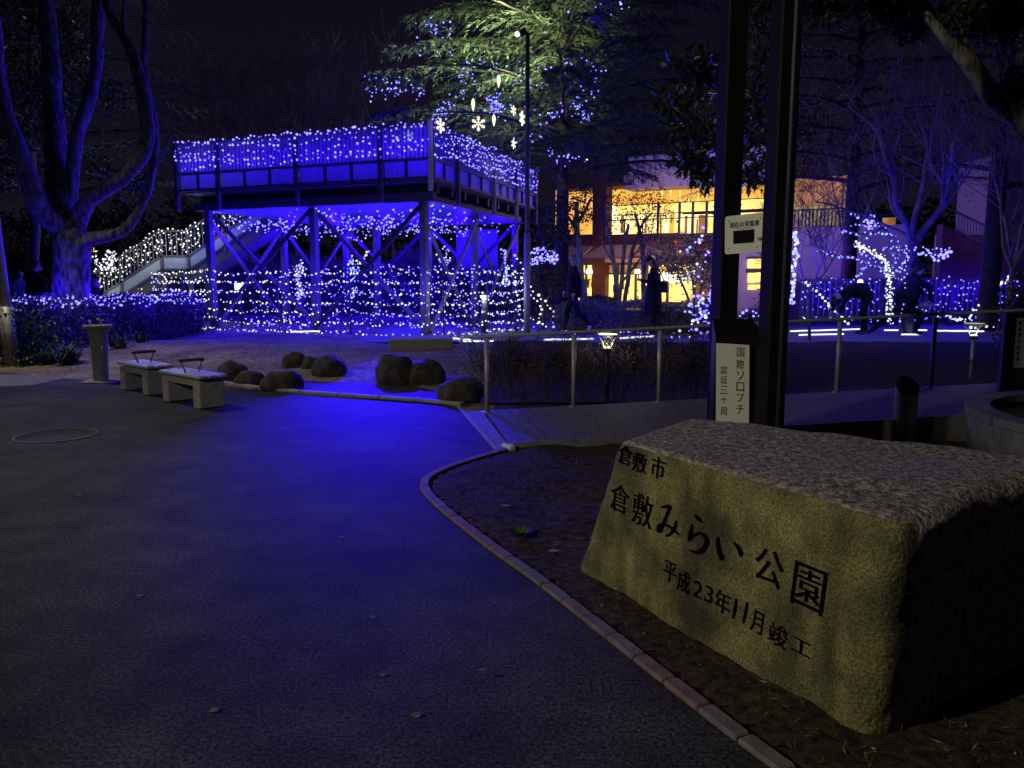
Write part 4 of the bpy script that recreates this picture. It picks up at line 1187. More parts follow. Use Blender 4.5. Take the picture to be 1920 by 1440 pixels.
# white ropes draped on the fence
def px_rope(P, Y, sp, r, mats, mixm, label, group=None, jit=.02, passes=1, spread=0.0, **kw):
    paths = []
    for q_ in range(passes):
        S = smooth_pts([Vector((a, b, 0)) for a, b in P], 2)
        paths.append([at(q.x + rnd.uniform(-1, 1) * spread, q.y + rnd.uniform(-1, 1) * spread, (Y(i / len(S)) if callable(Y) else Y) + rnd.uniform(-1, 1) * spread * .01) for i, q in enumerate(S)])
    return light_string(paths, sp, r, mats, mixm, label, group, jit, **kw)
WB = ['bulb_white', 'bulb_blue', 'bulb_cyan']
px_rope([(1512, 530), (1528, 545), (1548, 562), (1563, 582), (1580, 598), (1592, 606)], 19.2, .12, .027, WB, (1, 0, 0), 'thick white light rope slanting down across the left baluster fence', None, .02, 2, 2)
px_rope([(1895, 522), (1880, 530), (1872, 536)], 18.6, .1, .028, WB, (1, 0, 0), 'short white light rope at the top right end of the fence', None, .02, 2, 2)
px_rope([(1856, 548), (1845, 562), (1838, 575), (1822, 586), (1818, 598), (1808, 600), (1785, 598), (1776, 590)], 18.4, .11, .027, WB, (1, 0, 0), 'thick white light rope curling down the right baluster fence', None, .02, 2, 2)
px_rope([(1820, 614), (1850, 612), (1872, 614)], 18.2, .13, .027, WB, (1, 0, 0), 'short white light rope lying at the foot of the right fence', None, .02, 1, 2)

# the lights themselves: what the strings give off, gathered at points on the strings
def string_and_fill_glow(a, b, n, watts, col=BLUE, r=.05, name='string_and_fill_glow'):
    for i in range(n):
        lamp('POINT', Vector(a).lerp(Vector(b), (i + .5) / n), col, watts, r, name=name)
# ------------------------------------------------------------------ TREES AND PLANTS
def limb_px(P, Ys, n=9, wig=.02):
    """P: (u,v,width_px); Ys: depth (single or per point) -> tube in builder coords"""
    S = []; 
    for i, (u, v, w_) in enumerate(P):
        Y = Ys if not hasattr(Ys, '__len__') else Ys[i]
        p = at(u, v, Y); S.append((p, w_ * Y / F / 2))
    pts = []; rad = []
    for i in range(len(S) - 1):
        p0, p1, p2, p3 = S[max(0, i - 1)][0], S[i][0], S[i + 1][0], S[min(len(S) - 1, i + 2)][0]
        for q in range(6):
            t = q / 6
            pos = .5 * ((2 * p1) + (-p0 + p2) * t + (2 * p0 - 5 * p1 + 4 * p2 - p3) * t * t + (-p0 + 3 * p1 - 3 * p2 + p3) * t ** 3)
            pts.append(pos + noise.noise_vector(pos * 1.7) * wig * 2); rad.append((S[i][1] * (1 - t) + S[i + 1][1] * t) * (1 + .16 * noise.noise(pos * 3) + .10 * noise.noise(pos * 9)))
    pts.append(S[-1][0]); rad.append(S[-1][1])
    return pts, rad
def grow(mb, p, d, L, r, lev, up=.25, spread=.8, kids=4, nseg=4, curl=.3, sides=4, minr=.003, rg=rnd, tips=None):
    pts = [p.copy()]; rad = [r]; q = p.copy(); dd = d.normalized()
    for i in range(nseg):
        dd = (dd + Vector((rg.uniform(-1, 1), rg.uniform(-1, 1), rg.uniform(-1, 1))) * curl * .5 + Vector((0, 0, up * .25))).normalized()
        q = q + dd * L / nseg; pts.append(q.copy()); rad.append(max(minr, r * (1 - .75 * (i + 1) / nseg)))
    mb.tube(pts, rad, sides, 0, cap=False)
    if tips is not None and lev <= 1: tips.extend(pts[1:])
    if lev > 0:
        for k in range(kids):
            t = .25 + .75 * (k + rg.random()) / kids; i = min(nseg - 1, int(t * nseg)); f = t * nseg - i
            s = pts[i].lerp(pts[i + 1], min(1, f)); base = (pts[i + 1] - pts[i]).normalized()
            v = Vector((rg.uniform(-1, 1), rg.uniform(-1, 1), rg.uniform(-.6, 1))); v = (v - base * v.dot(base)).normalized()
            nd = (base * (1 - spread * .5) + v * spread).normalized()
            grow(mb, s, nd, L * rg.uniform(.45, .7), max(minr, rad[i] * .55), lev - 1, up, spread, kids, nseg, curl, 3 if lev < 3 else sides, minr, rg, tips)
def tree(name, base, label, cat='tree', group=None):
    return empty(name, base, label, cat, group)

def cedar(base, height, reach, zlow, label, seed, n_boughs=46, twig_step=.12, blades=12, leaf='leaf_cedar', reach_bias=None, size=1.0, trunk_r=.22, name='cedar_tree', group=None):
    rg = random.Random(seed); nr = np.random.RandomState(seed)
    T = tree(name, base, label, 'tree', group); base = Vector(base)
    mb = MB(); mb.tube([base + Vector((.05 * noise.noise(Vector((i, seed, 0))), 0, height * i / 10)) for i in range(11)], [trunk_r * (1 - .08 * i) for i in range(11)], 10); build('trunk', mb, 'trunk_dark', T)
    bm_ = MB(); P, D, N, Ls, Ws = [], [], [], [], []
    for k in range(n_boughs):
        f = k / n_boughs; z0 = zlow + (height - zlow) * f ** .9
        az = k * 2.39996 + rg.uniform(-.25, .25)
        L = reach * (1 - .62 * f) * rg.uniform(.72, 1.1)
        dx, dy = math.cos(az), math.sin(az)
        if reach_bias: L *= 1 + reach_bias * dx
        sl = rg.uniform(.16, .34); pts = []
        ns = 10
        for i in range(ns + 1):
            s = L * i / ns; z = z0 + sl * s - (.50 * sl + .13) * s * s / L * 1.05
            wob = .10 * noise.noise(Vector((s, k, seed)))
            pts.append(base + Vector((dx * s - dy * wob * s * .6, dy * s + dx * wob * s * .6, z - base.z * 0)))
        bm_.tube(pts, [max(.008, .055 * size * (1 - i / (ns + 1))) for i in range(ns + 1)], 5, 0, cap=False)
        nt_ = int(L / twig_step)
        for q in range(nt_):
            s = (q + rg.random()) / nt_
            if s < .12: continue
            i = min(ns - 1, int(s * ns)); p = pts[i].lerp(pts[i + 1], s * ns - i)
            side = 1 if q % 2 else -1; ax = Vector((dx, dy, 0)); sd = Vector((-dy, dx, 0)) * side
            tl_ = (.25 + 1.05 * min(1, (1 - s) * 1.5 + .1) * (.4 + .6 * min(1, s * 2.5))) * rg.uniform(.6, 1.1) * size * (L / reach * .4 + .6)
            d0 = (sd * rg.uniform(.6, 1) + ax * rg.uniform(.4, .9) + Vector((0, 0, rg.uniform(-.1, .15)))).normalized()
            droop = rg.uniform(.25, .7)
            for b in range(blades):
                t = (b + rg.random()) / blades
                pp = p + d0 * tl_ * t + Vector((0, 0, -droop * tl_ * t * t))
                dv = (d0 + Vector((rg.uniform(-1, 1), rg.uniform(-1, 1), rg.uniform(-.9, .35))) * .85 + Vector((0, 0, -droop * t))).normalized()
                P.append(pp); D.append(dv); N.append((rg.uniform(-1, 1), rg.uniform(-1, 1), rg.uniform(-1, 1)))
                Ls.append(rg.uniform(.09, .20) * size); Ws.append(rg.uniform(.014, .026) * size)
    build('bough', bm_, 'trunk_dark', T, kind='stuff')
    P, D, N, Ls, Ws = (np.array(q) for q in (P, D, N, Ls, Ws))
    kp = np.linalg.norm(P - np.array([.12, 17.4, 7.15]), axis=1) > 1.5  # pruned clear of the floodlight and the hanging ornaments
    kp &= ~((P[:, 1] < 18.7) & (P[:, 2] < 6.0) & (P[:, 0] > -2.2) & (P[:, 0] < .7))
    P, D, N, Ls, Ws = P[kp], D[kp], N[kp], Ls[kp], Ws[kp]
    V, Fc = leafcloud(P, D, N, Ls, Ws)
    build_np('crown', V, Fc, leaf, T, kind='stuff')
    return T
def shell_leaves(name, ells, n, L, W, mats, parent=None, seed=1, fill=.45, **kw):
    """leaf cloud in a list of ellipsoids (cx,cy,cz,rx,ry,rz)"""
    nr = np.random.RandomState(seed); Ps, Ns = [], []
    tot = sum(e[3] * e[5] for e in ells)
    for e in ells:
        m_ = int(n * e[3] * e[5] / tot); d = nr.normal(size=(m_, 3)); d /= np.linalg.norm(d, axis=1, keepdims=True)
        r = fill + (1 - fill) * nr.rand(m_, 1) ** .6
        # clump: modulate radius with lumps
        lump = np.array([noise.noise(Vector(x) * 2.6 + Vector((seed, e[0], 0))) for x in d])[:, None]
        r = r * (1 + .30 * lump)
        Ps.append(np.array(e[:3]) + d * r * np.array(e[3:6])); Ns.append(d)
    P = np.concatenate(Ps); d = np.concatenate(Ns); m_ = len(P)
    D = d * .5 + nr.normal(size=(m_, 3)) * .8; N = nr.normal(size=(m_, 3)) + d
    V, Fc = leafcloud(P, D, N, L * (.6 + .8 * nr.rand(m_)), W * (.6 + .8 * nr.rand(m_)))
    return build_np(name, V, Fc, mats, parent, **kw)

# --- the big smooth-barked tree at left
BTY = 15.3
bt = tree('spreading_tree', at(133, 600, BTY) * 1.0, 'massive bare tree with thick upswept limbs lit blue at the left behind the hedge')
bt.location = (at(133, 600, BTY).x, BTY, .2)
def blimb(nm, P, Ys, n=12, m='bark'):
    mb = MB(); pts, rad = limb_px(P, Ys, n); mb.tube(pts, rad, n); return build(nm, mb, m, bt)
blimb('trunk', [(134, 640, 78), (133, 600, 68), (133, 550, 63), (133, 500, 62), (136, 462, 66), (138, 436, 56), (140, 415, 30)], BTY, 16)
blimb('limb', [(146, 458, 40), (118, 432, 40), (82, 398, 38), (58, 350, 33), (38, 290, 29), (14, 225, 25), (2, 150, 22), (-8, 60, 20), (-20, -40, 17)], [BTY, BTY - .1, BTY - .4, BTY - .7, BTY - .9, BTY - 1, BTY - 1, BTY - 1.1, BTY - 1.2])
blimb('limb', [(124, 450, 40), (116, 390, 42), (108, 330, 40), (104, 250, 36), (98, 180, 32), (92, 80, 28), (84, -30, 24)], [BTY, BTY + .1, BTY + .3, BTY + .5, BTY + .6, BTY + .8, BTY + 1])
blimb('limb', [(128, 445, 28), (130, 380, 26), (138, 310, 24), (152, 235, 22), (170, 170, 22), (182, 90, 22), (186, -30, 22)], BTY + .2)
blimb('limb', [(142, 440, 34), (150, 405, 32), (168, 378, 29), (205, 346, 28), (240, 326, 27), (265, 295, 25), (275, 250, 25), (268, 175, 24), (252, 110, 20), (230, 65, 18), (205, 20, 15), (190, -30, 13)], [BTY, BTY, BTY - .2, BTY - .4, BTY - .6, BTY - .8, BTY - .9, BTY - .9, BTY - .9, BTY - .8, BTY - .7, BTY - .6])
blimb('limb', [(240, 92, 11), (234, 60, 9), (233, 25, 8), (236, -30, 8)], BTY - .85)
blimb('limb', [(150, 462, 26), (172, 450, 24), (205, 441, 20), (240, 425, 18), (265, 388, 16), (280, 335, 15), (288, 270, 14), (287, 215, 13), (276, 165, 13), (270, 110, 12), (272, 40, 11), (268, -30, 10)], BTY - .3)
# side twigs and glossy leaves on it
rg = random.Random(3)
for P in ([(150, 130, 3), (165, 160, 2.5)], [(10, 133, 5), (30, 135, 4), (48, 134, 3), (70, 136, 2)], [(20, 188, 3), (48, 184, 2), (78, 178, 2)], [(176, 205, 3), (190, 213, 3), (215, 222, 2), (235, 232, 1.5)], [(280, 170, 3), (298, 205, 2.5), (310, 230, 2), (318, 250, 2), (345, 270, 1.5)], [(284, 175, 2), (300, 192, 1.5), (322, 212, 1)], [(318, 255, 2), (312, 280, 1.5), (300, 296, 1)]):
    mb = MB(); pts, rad = limb_px(P, BTY + .4, 5); mb.tube(pts, rad, 5); build('twig', mb, 'twig', bt)
    
# --- leafy glossy tree behind it
lt = tree('broadleaf_tree', (at(60, 500, 19).x, 19, .2), 'glossy leaved evergreen behind the spreading tree at far left')
mb = MB(); pts, rad = limb_px([(60, 590, 20), (66, 400, 16), (55, 200, 12), (60, 0, 8)], 19); mb.tube(pts, rad, 8); build('trunk', mb, 'bark_dark', lt)
els = []
for (u, v, a, b) in ((30, 60, 60, 70), (90, 20, 60, 50), (50, 170, 60, 50), (145, 110, 40, 60), (120, 60, 50, 40), (70, 260, 60, 40), (30, 330, 50, 40), (165, 310, 30, 26), (265, 345, 34, 24), (130, 180, 40, 40), (190, 170, 25, 30)):
    p = at(u, v, 18.6); s = 18.6 / F; els.append((p.x, p.y + rg.uniform(-.6, .6), p.z, a * s, a * s * .8, b * s))
shell_leaves('crown', els, 6500, .13, .05, 'leaf_gloss', lt, 5, .3, kind='stuff')

# --- cedars
cedar((-12.6, 22.5, .2), 13.0, 5.4, 3.4, 'dim dark cedar with drooping boughs right of the spreading tree', 21, 60, .11, 14, 'leaf_cedar', .2, 1.2, .2)
cedar((1.3, 21.0, UP), 11.8, 5.6, 3.8, 'tall cedar lit green by a floodlight, hung with blue lights and snowflake ornaments', 5, 112, .08, 32, 'leaf_cedar', -.10, 1.0, .2)
cedar((10.9, 18.4, UP), 15, 4.2, 3.2, 'dark conifer with thick straight trunk at the right behind the bare tree', 9, 44, .15, 9, 'leaf_dark', -.1, 1.2, .22, 'conifer_tree')
cedar((10.2, 24.5, UP), 12, 5.0, 3.8, 'dark conifer filling the space behind the bare blue tree', 14, 52, .13, 10, 'leaf_dark', 0, 1.35, .25, 'conifer_tree')

# --- overhead tree at right
ot = tree('overhanging_tree', (at(1990, 700, 8).x, 8.0, 0), 'dark leaning trunk and leafy canopy hanging into the top right corner')
mb = MB(); pts, rad = limb_px([(1996, 900, 46), (1992, 650, 42), (1985, 470, 40), (1960, 330, 38), (1922, 240, 37), (1870, 180, 33), (1812, 110, 27), (1768, 60, 20), (1735, 25, 14), (1700, -30, 10)], 8.0, 12); mb.tube(pts, rad, 12); build('trunk', mb, 'bark', ot)
for P in ([(1812, 110, 14), (1816, 70, 10), (1830, 20, 8), (1850, -30, 7)], [(1745, 40, 9), (1700, 35, 7), (1650, 30, 5), (1600, 15, 3)], [(1750, 30, 8), (1700, 10, 6), (1640, -10, 5)]):
    mb = MB(); pts, rad = limb_px(P, 8.1, 8); mb.tube(pts, rad, 8); build('limb', mb, 'bark_dark', ot)
els = []
for (u, v, a, b) in ((1415, 10, 34, 40), (1440, 45, 22, 12), (1530, -5, 60, 26), (1560, 20, 44, 20), (1620, -12, 60, 28), (1690, 0, 60, 30), (1745, 20, 46, 34), (1790, 34, 34, 30), (1850, 10, 60, 50), (1920, 30, 50, 50), (1900, 100, 40, 40), (1925, 160, 30, 40), (1660, 8, 50, 22), (1480, -10, 40, 26)):
    p = at(u, v, 8.0); s = 8.0 / F; els.append((p.x, 8.0 + rg.uniform(-.5, .5), p.z, a * s, a * s * 1.0, b * s))
shell_leaves('crown', els, 16000, .055, .022, 'leaf_hedge', ot, 8, .2, kind='stuff')

# --- magnolia behind the posts
mg = tree('magnolia_tree', (at(1372, 600, 10.6).x, 10.6, .1), 'magnolia with large dark leaves behind the left tall post')
for P in ([(1370, 750, 14), (1368, 500, 11), (1366, 360, 9), (1362, 200, 7), (1355, 60, 4)], [(1366, 365, 7), (1345, 330, 6), (1318, 300, 4), (1290, 285, 3)], [(1366, 300, 6), (1330, 240, 4), (1290, 200, 3), (1250, 170, 2)], [(1366, 340, 5), (1395, 300, 4), (1425, 270, 3)], [(1364, 250, 5), (1400, 200, 4), (1420, 160, 2)]):
    mb = MB(); pts, rad = limb_px(P, 10.6, 6); mb.tube(pts, rad, 6); build('limb' if P[0][0] != 1370 else 'trunk', mb, 'bark_dark', mg)
els = []
for (u, v, a, b) in ((1268, 130, 26, 18), (1255, 180, 30, 26), (1300, 170, 34, 30), (1330, 120, 30, 34), (1285, 230, 34, 26), (1320, 250, 34, 34), (1310, 300, 40, 28), (1282, 300, 24, 20), (1330, 335, 28, 20), (1420, 190, 24, 40), (1418, 260, 28, 30), (1428, 310, 22, 22), (1405, 340, 24, 20), (1415, 130, 22, 30)):
    p = at(u, v, 10.6); s = 10.6 / F; els.append((p.x, 10.6 + rg.uniform(-.4, .3), p.z, a * s, a * s, b * s))
shell_leaves('crown', els, 1500, .15, .055, 'leaf_gloss', mg, 12, .25, kind='stuff')

# --- bare tree lit blue at right
bt2 = tree('bare_tree', gp(1705, 624, UP), 'pale bare tree forking low, lit blue, behind the crouching people')
BY = 17.2
mb = MB(); pts, rad = limb_px([(1702, 622, 26), (1704, 560, 22), (1708, 500, 19), (1711, 452, 22)], BY); mb.tube(pts, rad, 10); build('trunk', mb, 'bark', bt2)
rg = random.Random(31)
mb = MB()
limbs = [([(1708, 462, 14), (1695, 420, 11), (1680, 370, 10), (1672, 330, 9), (1650, 318, 6)], BY), ([(1712, 462, 15), (1735, 425, 13), (1765, 385, 11), (1770, 350, 9), (1745, 300, 8), (1735, 250, 7), (1715, 205, 5), (1690, 170, 4)], BY), ([(1710, 455, 12), (1718, 400, 10), (1730, 345, 8), (1738, 290, 7), (1760, 230, 5), (1790, 170, 3)], BY + .4),
         ([(1672, 338, 8), (1655, 280, 6), (1630, 230, 5), (1590, 200, 3)], BY), ([(1766, 380, 8), (1800, 330, 6), (1830, 290, 5), (1850, 240, 3)], BY - .3), ([(1700, 440, 6), (1660, 420, 5), (1610, 400, 4), (1530, 378, 3)], BY - .3)]
for P, Y in limbs:
    pts, rad = limb_px(P, Y, 7, .03); mb.tube(pts, rad, 7)
    for i in range(6, len(pts), 3):
        d = (pts[i] - pts[i - 1]).normalized(); v = Vector((rg.uniform(-1, 1), rg.uniform(-.7, .7), rg.uniform(-.2, 1)))
        grow(mb, pts[i], (d * .4 + v * .9), rg.uniform(1.0, 1.9), max(.010, rad[i] * .5), 2, .2, .85, 4, 5, .5, 4, .0045, rg)
build('crown', mb, 'twig', bt2, kind='stuff')
def bare(base, h, r, label, seed, lev=3, group=None, m='twig', minr=.006, name='bare_tree', spread=.75, kids=5):
    T = tree(name, base, label, 'tree', group); rg = random.Random(seed); base = Vector(base)
    mb = MB(); th = h * .32; top = base + Vector((rg.uniform(-.2, .2), 0, th)); mb.tube([base, base.lerp(top, .5) + Vector((rg.uniform(-.1, .1), 0, 0)), top], [r, r * .85, r * .7], 8); build('trunk', mb, m, T)
    mb = MB()
    for k in range(4):
        a = k * 1.6 + rg.random(); grow(mb, top - Vector((0, 0, .1)), Vector((math.cos(a) * .6, math.sin(a) * .6, 1)), h * .5, r * .55, lev, .35, spread, kids, 5, .35, 5, minr, rg)
    build('crown', mb, m, T, kind='stuff'); return T
GB = 'faint bare trees in the dark behind the platform'
for i, (u, v, Y, h) in enumerate(((470, 520, 33, 9.5), (560, 520, 36, 11), (650, 520, 32, 9.5), (735, 520, 37, 10), (400, 520, 38, 11))):
    p = at(u, v, Y); bare((p.x, Y, .1), h, .14, ['bare tree farthest left behind the platform railing'.replace('farthest', 'second from the'), 'bare tree rising behind the middle of the long platform railing', 'bare tree behind the right half of the long platform railing', 'bare tree behind the platform corner under the cedar boughs', 'bare tree at the left behind the platform, beside the dim cedar'][i], 50 + i, 3, GB, 'twig', .012)
for i, (u, Y, h, l) in enumerate(((1520, 15.6, 3.0, 'thin many-stemmed bare shrub standing just right of the tall posts'), (1890, 14.6, 4.6, 'thin bare tree in front of the thick conifer trunk at the right edge'), (1590, 26, 7.0, 'slim bare tree behind the left fence section'))):
    p = at(u, 600, Y); bare((p.x, Y, UP), h, .035 if h < 4 else .06, l, 80 + i, 3, None, 'twig', .004, spread=.6)
# tree and shrubs before the building
tb = tree('street_tree', gp(1092, 618, UP), 'slender tree trunk just behind the walking person before the lit building')
mb = MB(); pts, rad = limb_px([(1093, 624, 22), (1092, 560, 15), (1087, 480, 13), (1082, 430, 11), (1080, 380, 8)], 18.2); mb.tube(pts, rad, 8); build('trunk', mb, 'bark', tb)
mb = MB(); 
for P in ([(1082, 430, 8), (1060, 400, 5), (1040, 380, 3)], [(1082, 420, 7), (1100, 390, 5), (1110, 370, 3)], [(1086, 470, 6), (1060, 445, 4), (1030, 435, 2)]):
    pts, rad = limb_px(P, 18.2); mb.tube(pts, rad, 6)
build('limb', mb, 'bark_dark', tb, kind='stuff')
els = []
for (u, v, a, b) in ((1050, 400, 40, 34), (1090, 372, 34, 28), (1030, 440, 36, 26), (1100, 405, 20, 16), (1062, 440, 30, 18)):
    p = at(u, v, 18.2); s = 18.2 / F; els.append((p.x, 18.2, p.z, a * s, a * s, b * s))
shell_leaves('crown', els, 1500, .09, .04, 'leaf_dark', tb, 4, .2, kind='stuff')
tb = tree('clump_tree', gp(1165, 606, UP), 'clump of thin leaning trunks with open leafy crown before the yellow windows')
mb = MB()
for P in ([(1155, 615, 11), (1156, 560, 9), (1150, 500, 8), (1140, 430, 5), (1135, 390, 3)], [(1160, 615, 10), (1164, 540, 8), (1170, 470, 7), (1178, 420, 5)], [(1166, 612, 10), (1176, 540, 8), (1184, 480, 7), (1200, 430, 5), (1220, 400, 3)], [(1165, 530, 5), (1190, 500, 4), (1205, 480, 2)], [(1152, 500, 4), (1135, 470, 3), (1125, 440, 2)], [(1205, 600, 9), (1207, 520, 9), (1203, 450, 8), (1190, 400, 5)]):
    pts, rad = limb_px(P, 19.4, 6); mb.tube(pts, rad, 6)
build('trunk', mb, 'bark', tb, kind='stuff')
els = []
for (u, v, a, b) in ((1175, 385, 40, 30), (1215, 372, 34, 22), (1240, 390, 34, 20), (1160, 420, 34, 20), (1205, 410, 44, 22), (1150, 370, 28, 16), (1130, 400, 22, 20), (1255, 410, 22, 14), (1215, 440, 24, 12)):
    p = at(u, v, 19.4); s = 19.4 / F; els.append((p.x, 19.4, p.z, a * s, a * s, b * s))
shell_leaves('crown', els, 1200, .08, .03, 'leaf_dark', tb, 14, .1, kind='stuff')
# round umbrella shrub with lights on top
us = tree('umbrella_shrub', gp(1030, 616, UP), 'round topped dark shrub with blue lights over its crown right of the tall lamp pole', 'shrub')
mb = MB(); 
for P in ([(1018, 620, 8), (1018, 560, 7), (1010, 520, 5), (1000, 490, 3)], [(1020, 575, 6), (1040, 540, 4), (1052, 515, 3)]): pts, rad = limb_px(P, 18.9); mb.tube(pts, rad, 6)
build('trunk', mb, 'bark_dark', us, kind='stuff')
els = []
for (u, v, a, b) in ((1010, 505, 30, 30), (1035, 515, 26, 34), (1000, 530, 22, 24), (1042, 535, 18, 22)):
    p = at(u, v, 18.9); s = 18.9 / F; els.append((p.x, 18.9, p.z, a * s, a * s, b * s))
shell_leaves('crown', els, 3000, .07, .035, 'leaf_dry', us, 15, .3, kind='stuff')
px_rope([(990, 478), (1010, 468), (1030, 472), (1048, 482), (1035, 490), (1012, 488), (998, 492), (1020, 480), (1045, 486)], 18.1, .06, .02, MIXB, (.8, .2, 0), 'tangle of blue lights over the round topped shrub', None, .06, 2, 5)
# reddish bush and blue-lit bush left of the posts
rb = tree('red_bush', gp(1275, 615, UP), 'wide greyish red bush before the shop windows left of the tall posts', 'shrub')
els = []
for (u, v, a, b) in ((1235, 470, 34, 26), (1280, 460, 44, 24), (1325, 470, 34, 34), (1300, 505, 50, 28), (1250, 495, 30, 20), (1335, 520, 24, 30), (1225, 450, 20, 12)):
    p = at(u, v, 18.6); s = 18.6 / F; els.append((p.x, 18.6, p.z, a * s, a * s, b * s))
shell_leaves('crown', els, 6500, .07, .035, 'leaf_pink', rb, 19, .3, kind='stuff')
mb = MB()
for P in ([(1300, 620, 6), (1290, 560, 5), (1270, 510, 3)], [(1305, 620, 6), (1310, 560, 5), (1325, 510, 3)], [(1302, 600, 5), (1300, 540, 4), (1290, 480, 3)]): pts, rad = limb_px(P, 18.6); mb.tube(pts, rad, 6)
build('stem', mb, 'bark_dark', rb, kind='stuff')
lb = tree('lit_bush', gp(1318, 630, UP), 'low bush glowing with blue lights at the foot of the tall posts', 'shrub')
els = []
for (u, v, a, b) in ((1310, 595, 26, 26), (1335, 585, 24, 34), (1350, 605, 26, 22), (1290, 612, 22, 12), (1420, 590, 24, 14), (1400, 600, 24, 14)):
    p = at(u, v, 16.8); s = 16.8 / F; els.append((p.x, 16.8, p.z, a * s, a * s, b * s))
shell_leaves('crown', els, 3500, .06, .03, 'leaf_hedge', lb, 20, .3, kind='stuff')
paths = []
for k_ in range(9):
    paths.append([at(rnd.uniform(1285, 1345), rnd.uniform(540, 622), 16.4 + rnd.uniform(-.2, .2)) for _ in range(7)])
light_string([smooth_pts(P, 1) for P in paths], .30, .026, MIXB, (.72, .05, .23), 'heap of blue and white lights over the low bush left of the tall posts', None, .06)
px_rope([(1385, 590), (1400, 582), (1415, 588), (1432, 583), (1440, 590), (1410, 596), (1390, 598)], 16.5, .1, .025, MIXB, (.9, .05, .05), 'blue lights on the bush seen between the two tall posts', None, .03)
px_rope([(1262, 622), (1290, 618), (1320, 628), (1350, 622), (1300, 632), (1255, 634)], 15.8, .14, .022, MIXB, (.9, .05, .05), 'sparse blue lights on the ground left of the tall posts', None, .04)
px_rope([(1060, 622), (1090, 624), (1110, 620), (1150, 628), (1170, 622), (1190, 624), (1220, 626), (1215, 618)], 17.0, .09, .02, MIXB, (.9, .05, .05), 'low blue light string behind the lit garden lamp', None, .03)
px_rope([(1290, 470), (1318, 430), (1313, 455), (1325, 500), (1290, 520), (1330, 530), (1318, 560)], 17.8, .2, .026, MIXB, (.55, .05, .4), 'loose lights climbing the reddish bush', None, .12, 2, 6)
px_rope([(1488, 437), (1492, 455), (1489, 470), (1493, 485), (1485, 500), (1491, 515), (1486, 530), (1490, 545), (1483, 558), (1488, 570)], 15.5, .06, .026, MIXB, (.5, .2, .3), 'vertical garland of blue and white lights right beside the tall post', None, .03, 2, 3)

# hedges (leafy boxes)
def hedge(quad, z0, z1, n, label, seed, L=.07, W=.035, m='leaf_hedge', name='hedge', cat='hedge'):
    q = [Vector((p[0], p[1], 0)) for p in quad]; nr = np.random.RandomState(seed)
    c = sum(q, Vector()) / 4; T = empty(name, (c.x, c.y, z0), label, cat)
    a, b = nr.rand(n), nr.rand(n); h = nr.rand(n)
    # push to the shell
    w_ = nr.rand(n); a = np.where(w_ < .3, np.round(a) + nr.normal(size=n) * .03, a); b = np.where((w_ >= .3) & (w_ < .6), np.round(b) + nr.normal(size=n) * .04, b); h = np.where(w_ >= .6, 1 + nr.normal(size=n) * .05, h)
    A = np.array([(p.x, p.y) for p in q])
    XY = (A[0] * (1 - a)[:, None] + A[1] * a[:, None]) * (1 - b)[:, None] + (A[3] * (1 - a)[:, None] + A[2] * a[:, None]) * b[:, None]
    Zs = z0 + (z1 - z0) * h
    P = np.column_stack([XY, Zs]); P += np.array([noise.noise_vector(Vector(p) * 1.8) for p in P]) * .16
    V, Fc = leafcloud(P, nr.normal(size=(n, 3)) + [0, 0, .3], nr.normal(size=(n, 3)), L * (.6 + .8 * nr.rand(n)), W * (.6 + .8 * nr.rand(n)))
    build_np('foliage', V, Fc, m, T, kind='stuff')
    mb = MB(); i = .12
    def P2(a_, b_, z): p = q[0].lerp(q[1], a_).lerp(q[3].lerp(q[2], a_), b_); return (p.x, p.y, z)
    mb.hexa([P2(i * .4, i, z0), P2(1 - i * .4, i, z0), P2(1 - i * .4, 1 - i, z0), P2(i * .4, 1 - i, z0), P2(i * .4, i, z1 - .1), P2(1 - i * .4, i, z1 - .1), P2(1 - i * .4, 1 - i, z1 - .1), P2(i * .4, 1 - i, z1 - .1)])
    build('core', mb, 'twig_dark', T)
    return T
hedge([(-13, 12.95), (-8.15, 13.25), (-8.4, 14.6), (-13, 14.6)], .02, .93, 14000, 'clipped dark hedge at the left edge behind the lamp post', 1)
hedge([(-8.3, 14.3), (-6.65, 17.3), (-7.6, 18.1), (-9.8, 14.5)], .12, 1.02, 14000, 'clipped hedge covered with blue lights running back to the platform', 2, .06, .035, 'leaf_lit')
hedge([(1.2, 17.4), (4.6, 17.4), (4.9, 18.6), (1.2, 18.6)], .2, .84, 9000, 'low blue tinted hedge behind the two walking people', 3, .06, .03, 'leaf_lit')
# lights on the hedge
def on_hedge(t, s):
    a, b = Vector((-8.25, 14.2, 0)).lerp(Vector((-6.6, 17.2, 0)), t), Vector((-9.6, 14.5, 0)).lerp(Vector((-7.5, 18.0, 0)), t); return a.lerp(b, s)
for k_, s in enumerate((-.06, .0, .12, .25, .4, .6, .85)):
    P = [];
    for i in range(50):
        t = -.05 + 1.05 * i / 49; p = on_hedge(t, s + .10 * noise.noise(Vector((i * .5, k_ * 9, 0)))); P.append(Z(p, (1.08 if k_ > 1 else .98 + .05 * k_) + .13 * noise.noise(Vector((i * .6, k_ * 3, 3)))))
    light_string([P], .10, .0155, MIXB, (.86, .11, .03), 'Blue light string along the hedge top, %s from the front' % ORD[k_], 'blue light strings on the hedge', .05, keep=.85)
P = [Z(Vector((-13, 14, 0)).lerp(Vector((-8.4, 13.7, 0)), i / 30), .97 + .05 * noise.noise(Vector((i * .8, 0, 0)))) for i in range(31)]
light_string([P], .10, .02, MIXB, (.8, .18, .02), 'blue light string on the dark hedge at the left edge', 'blue light strings on the hedge', .07)

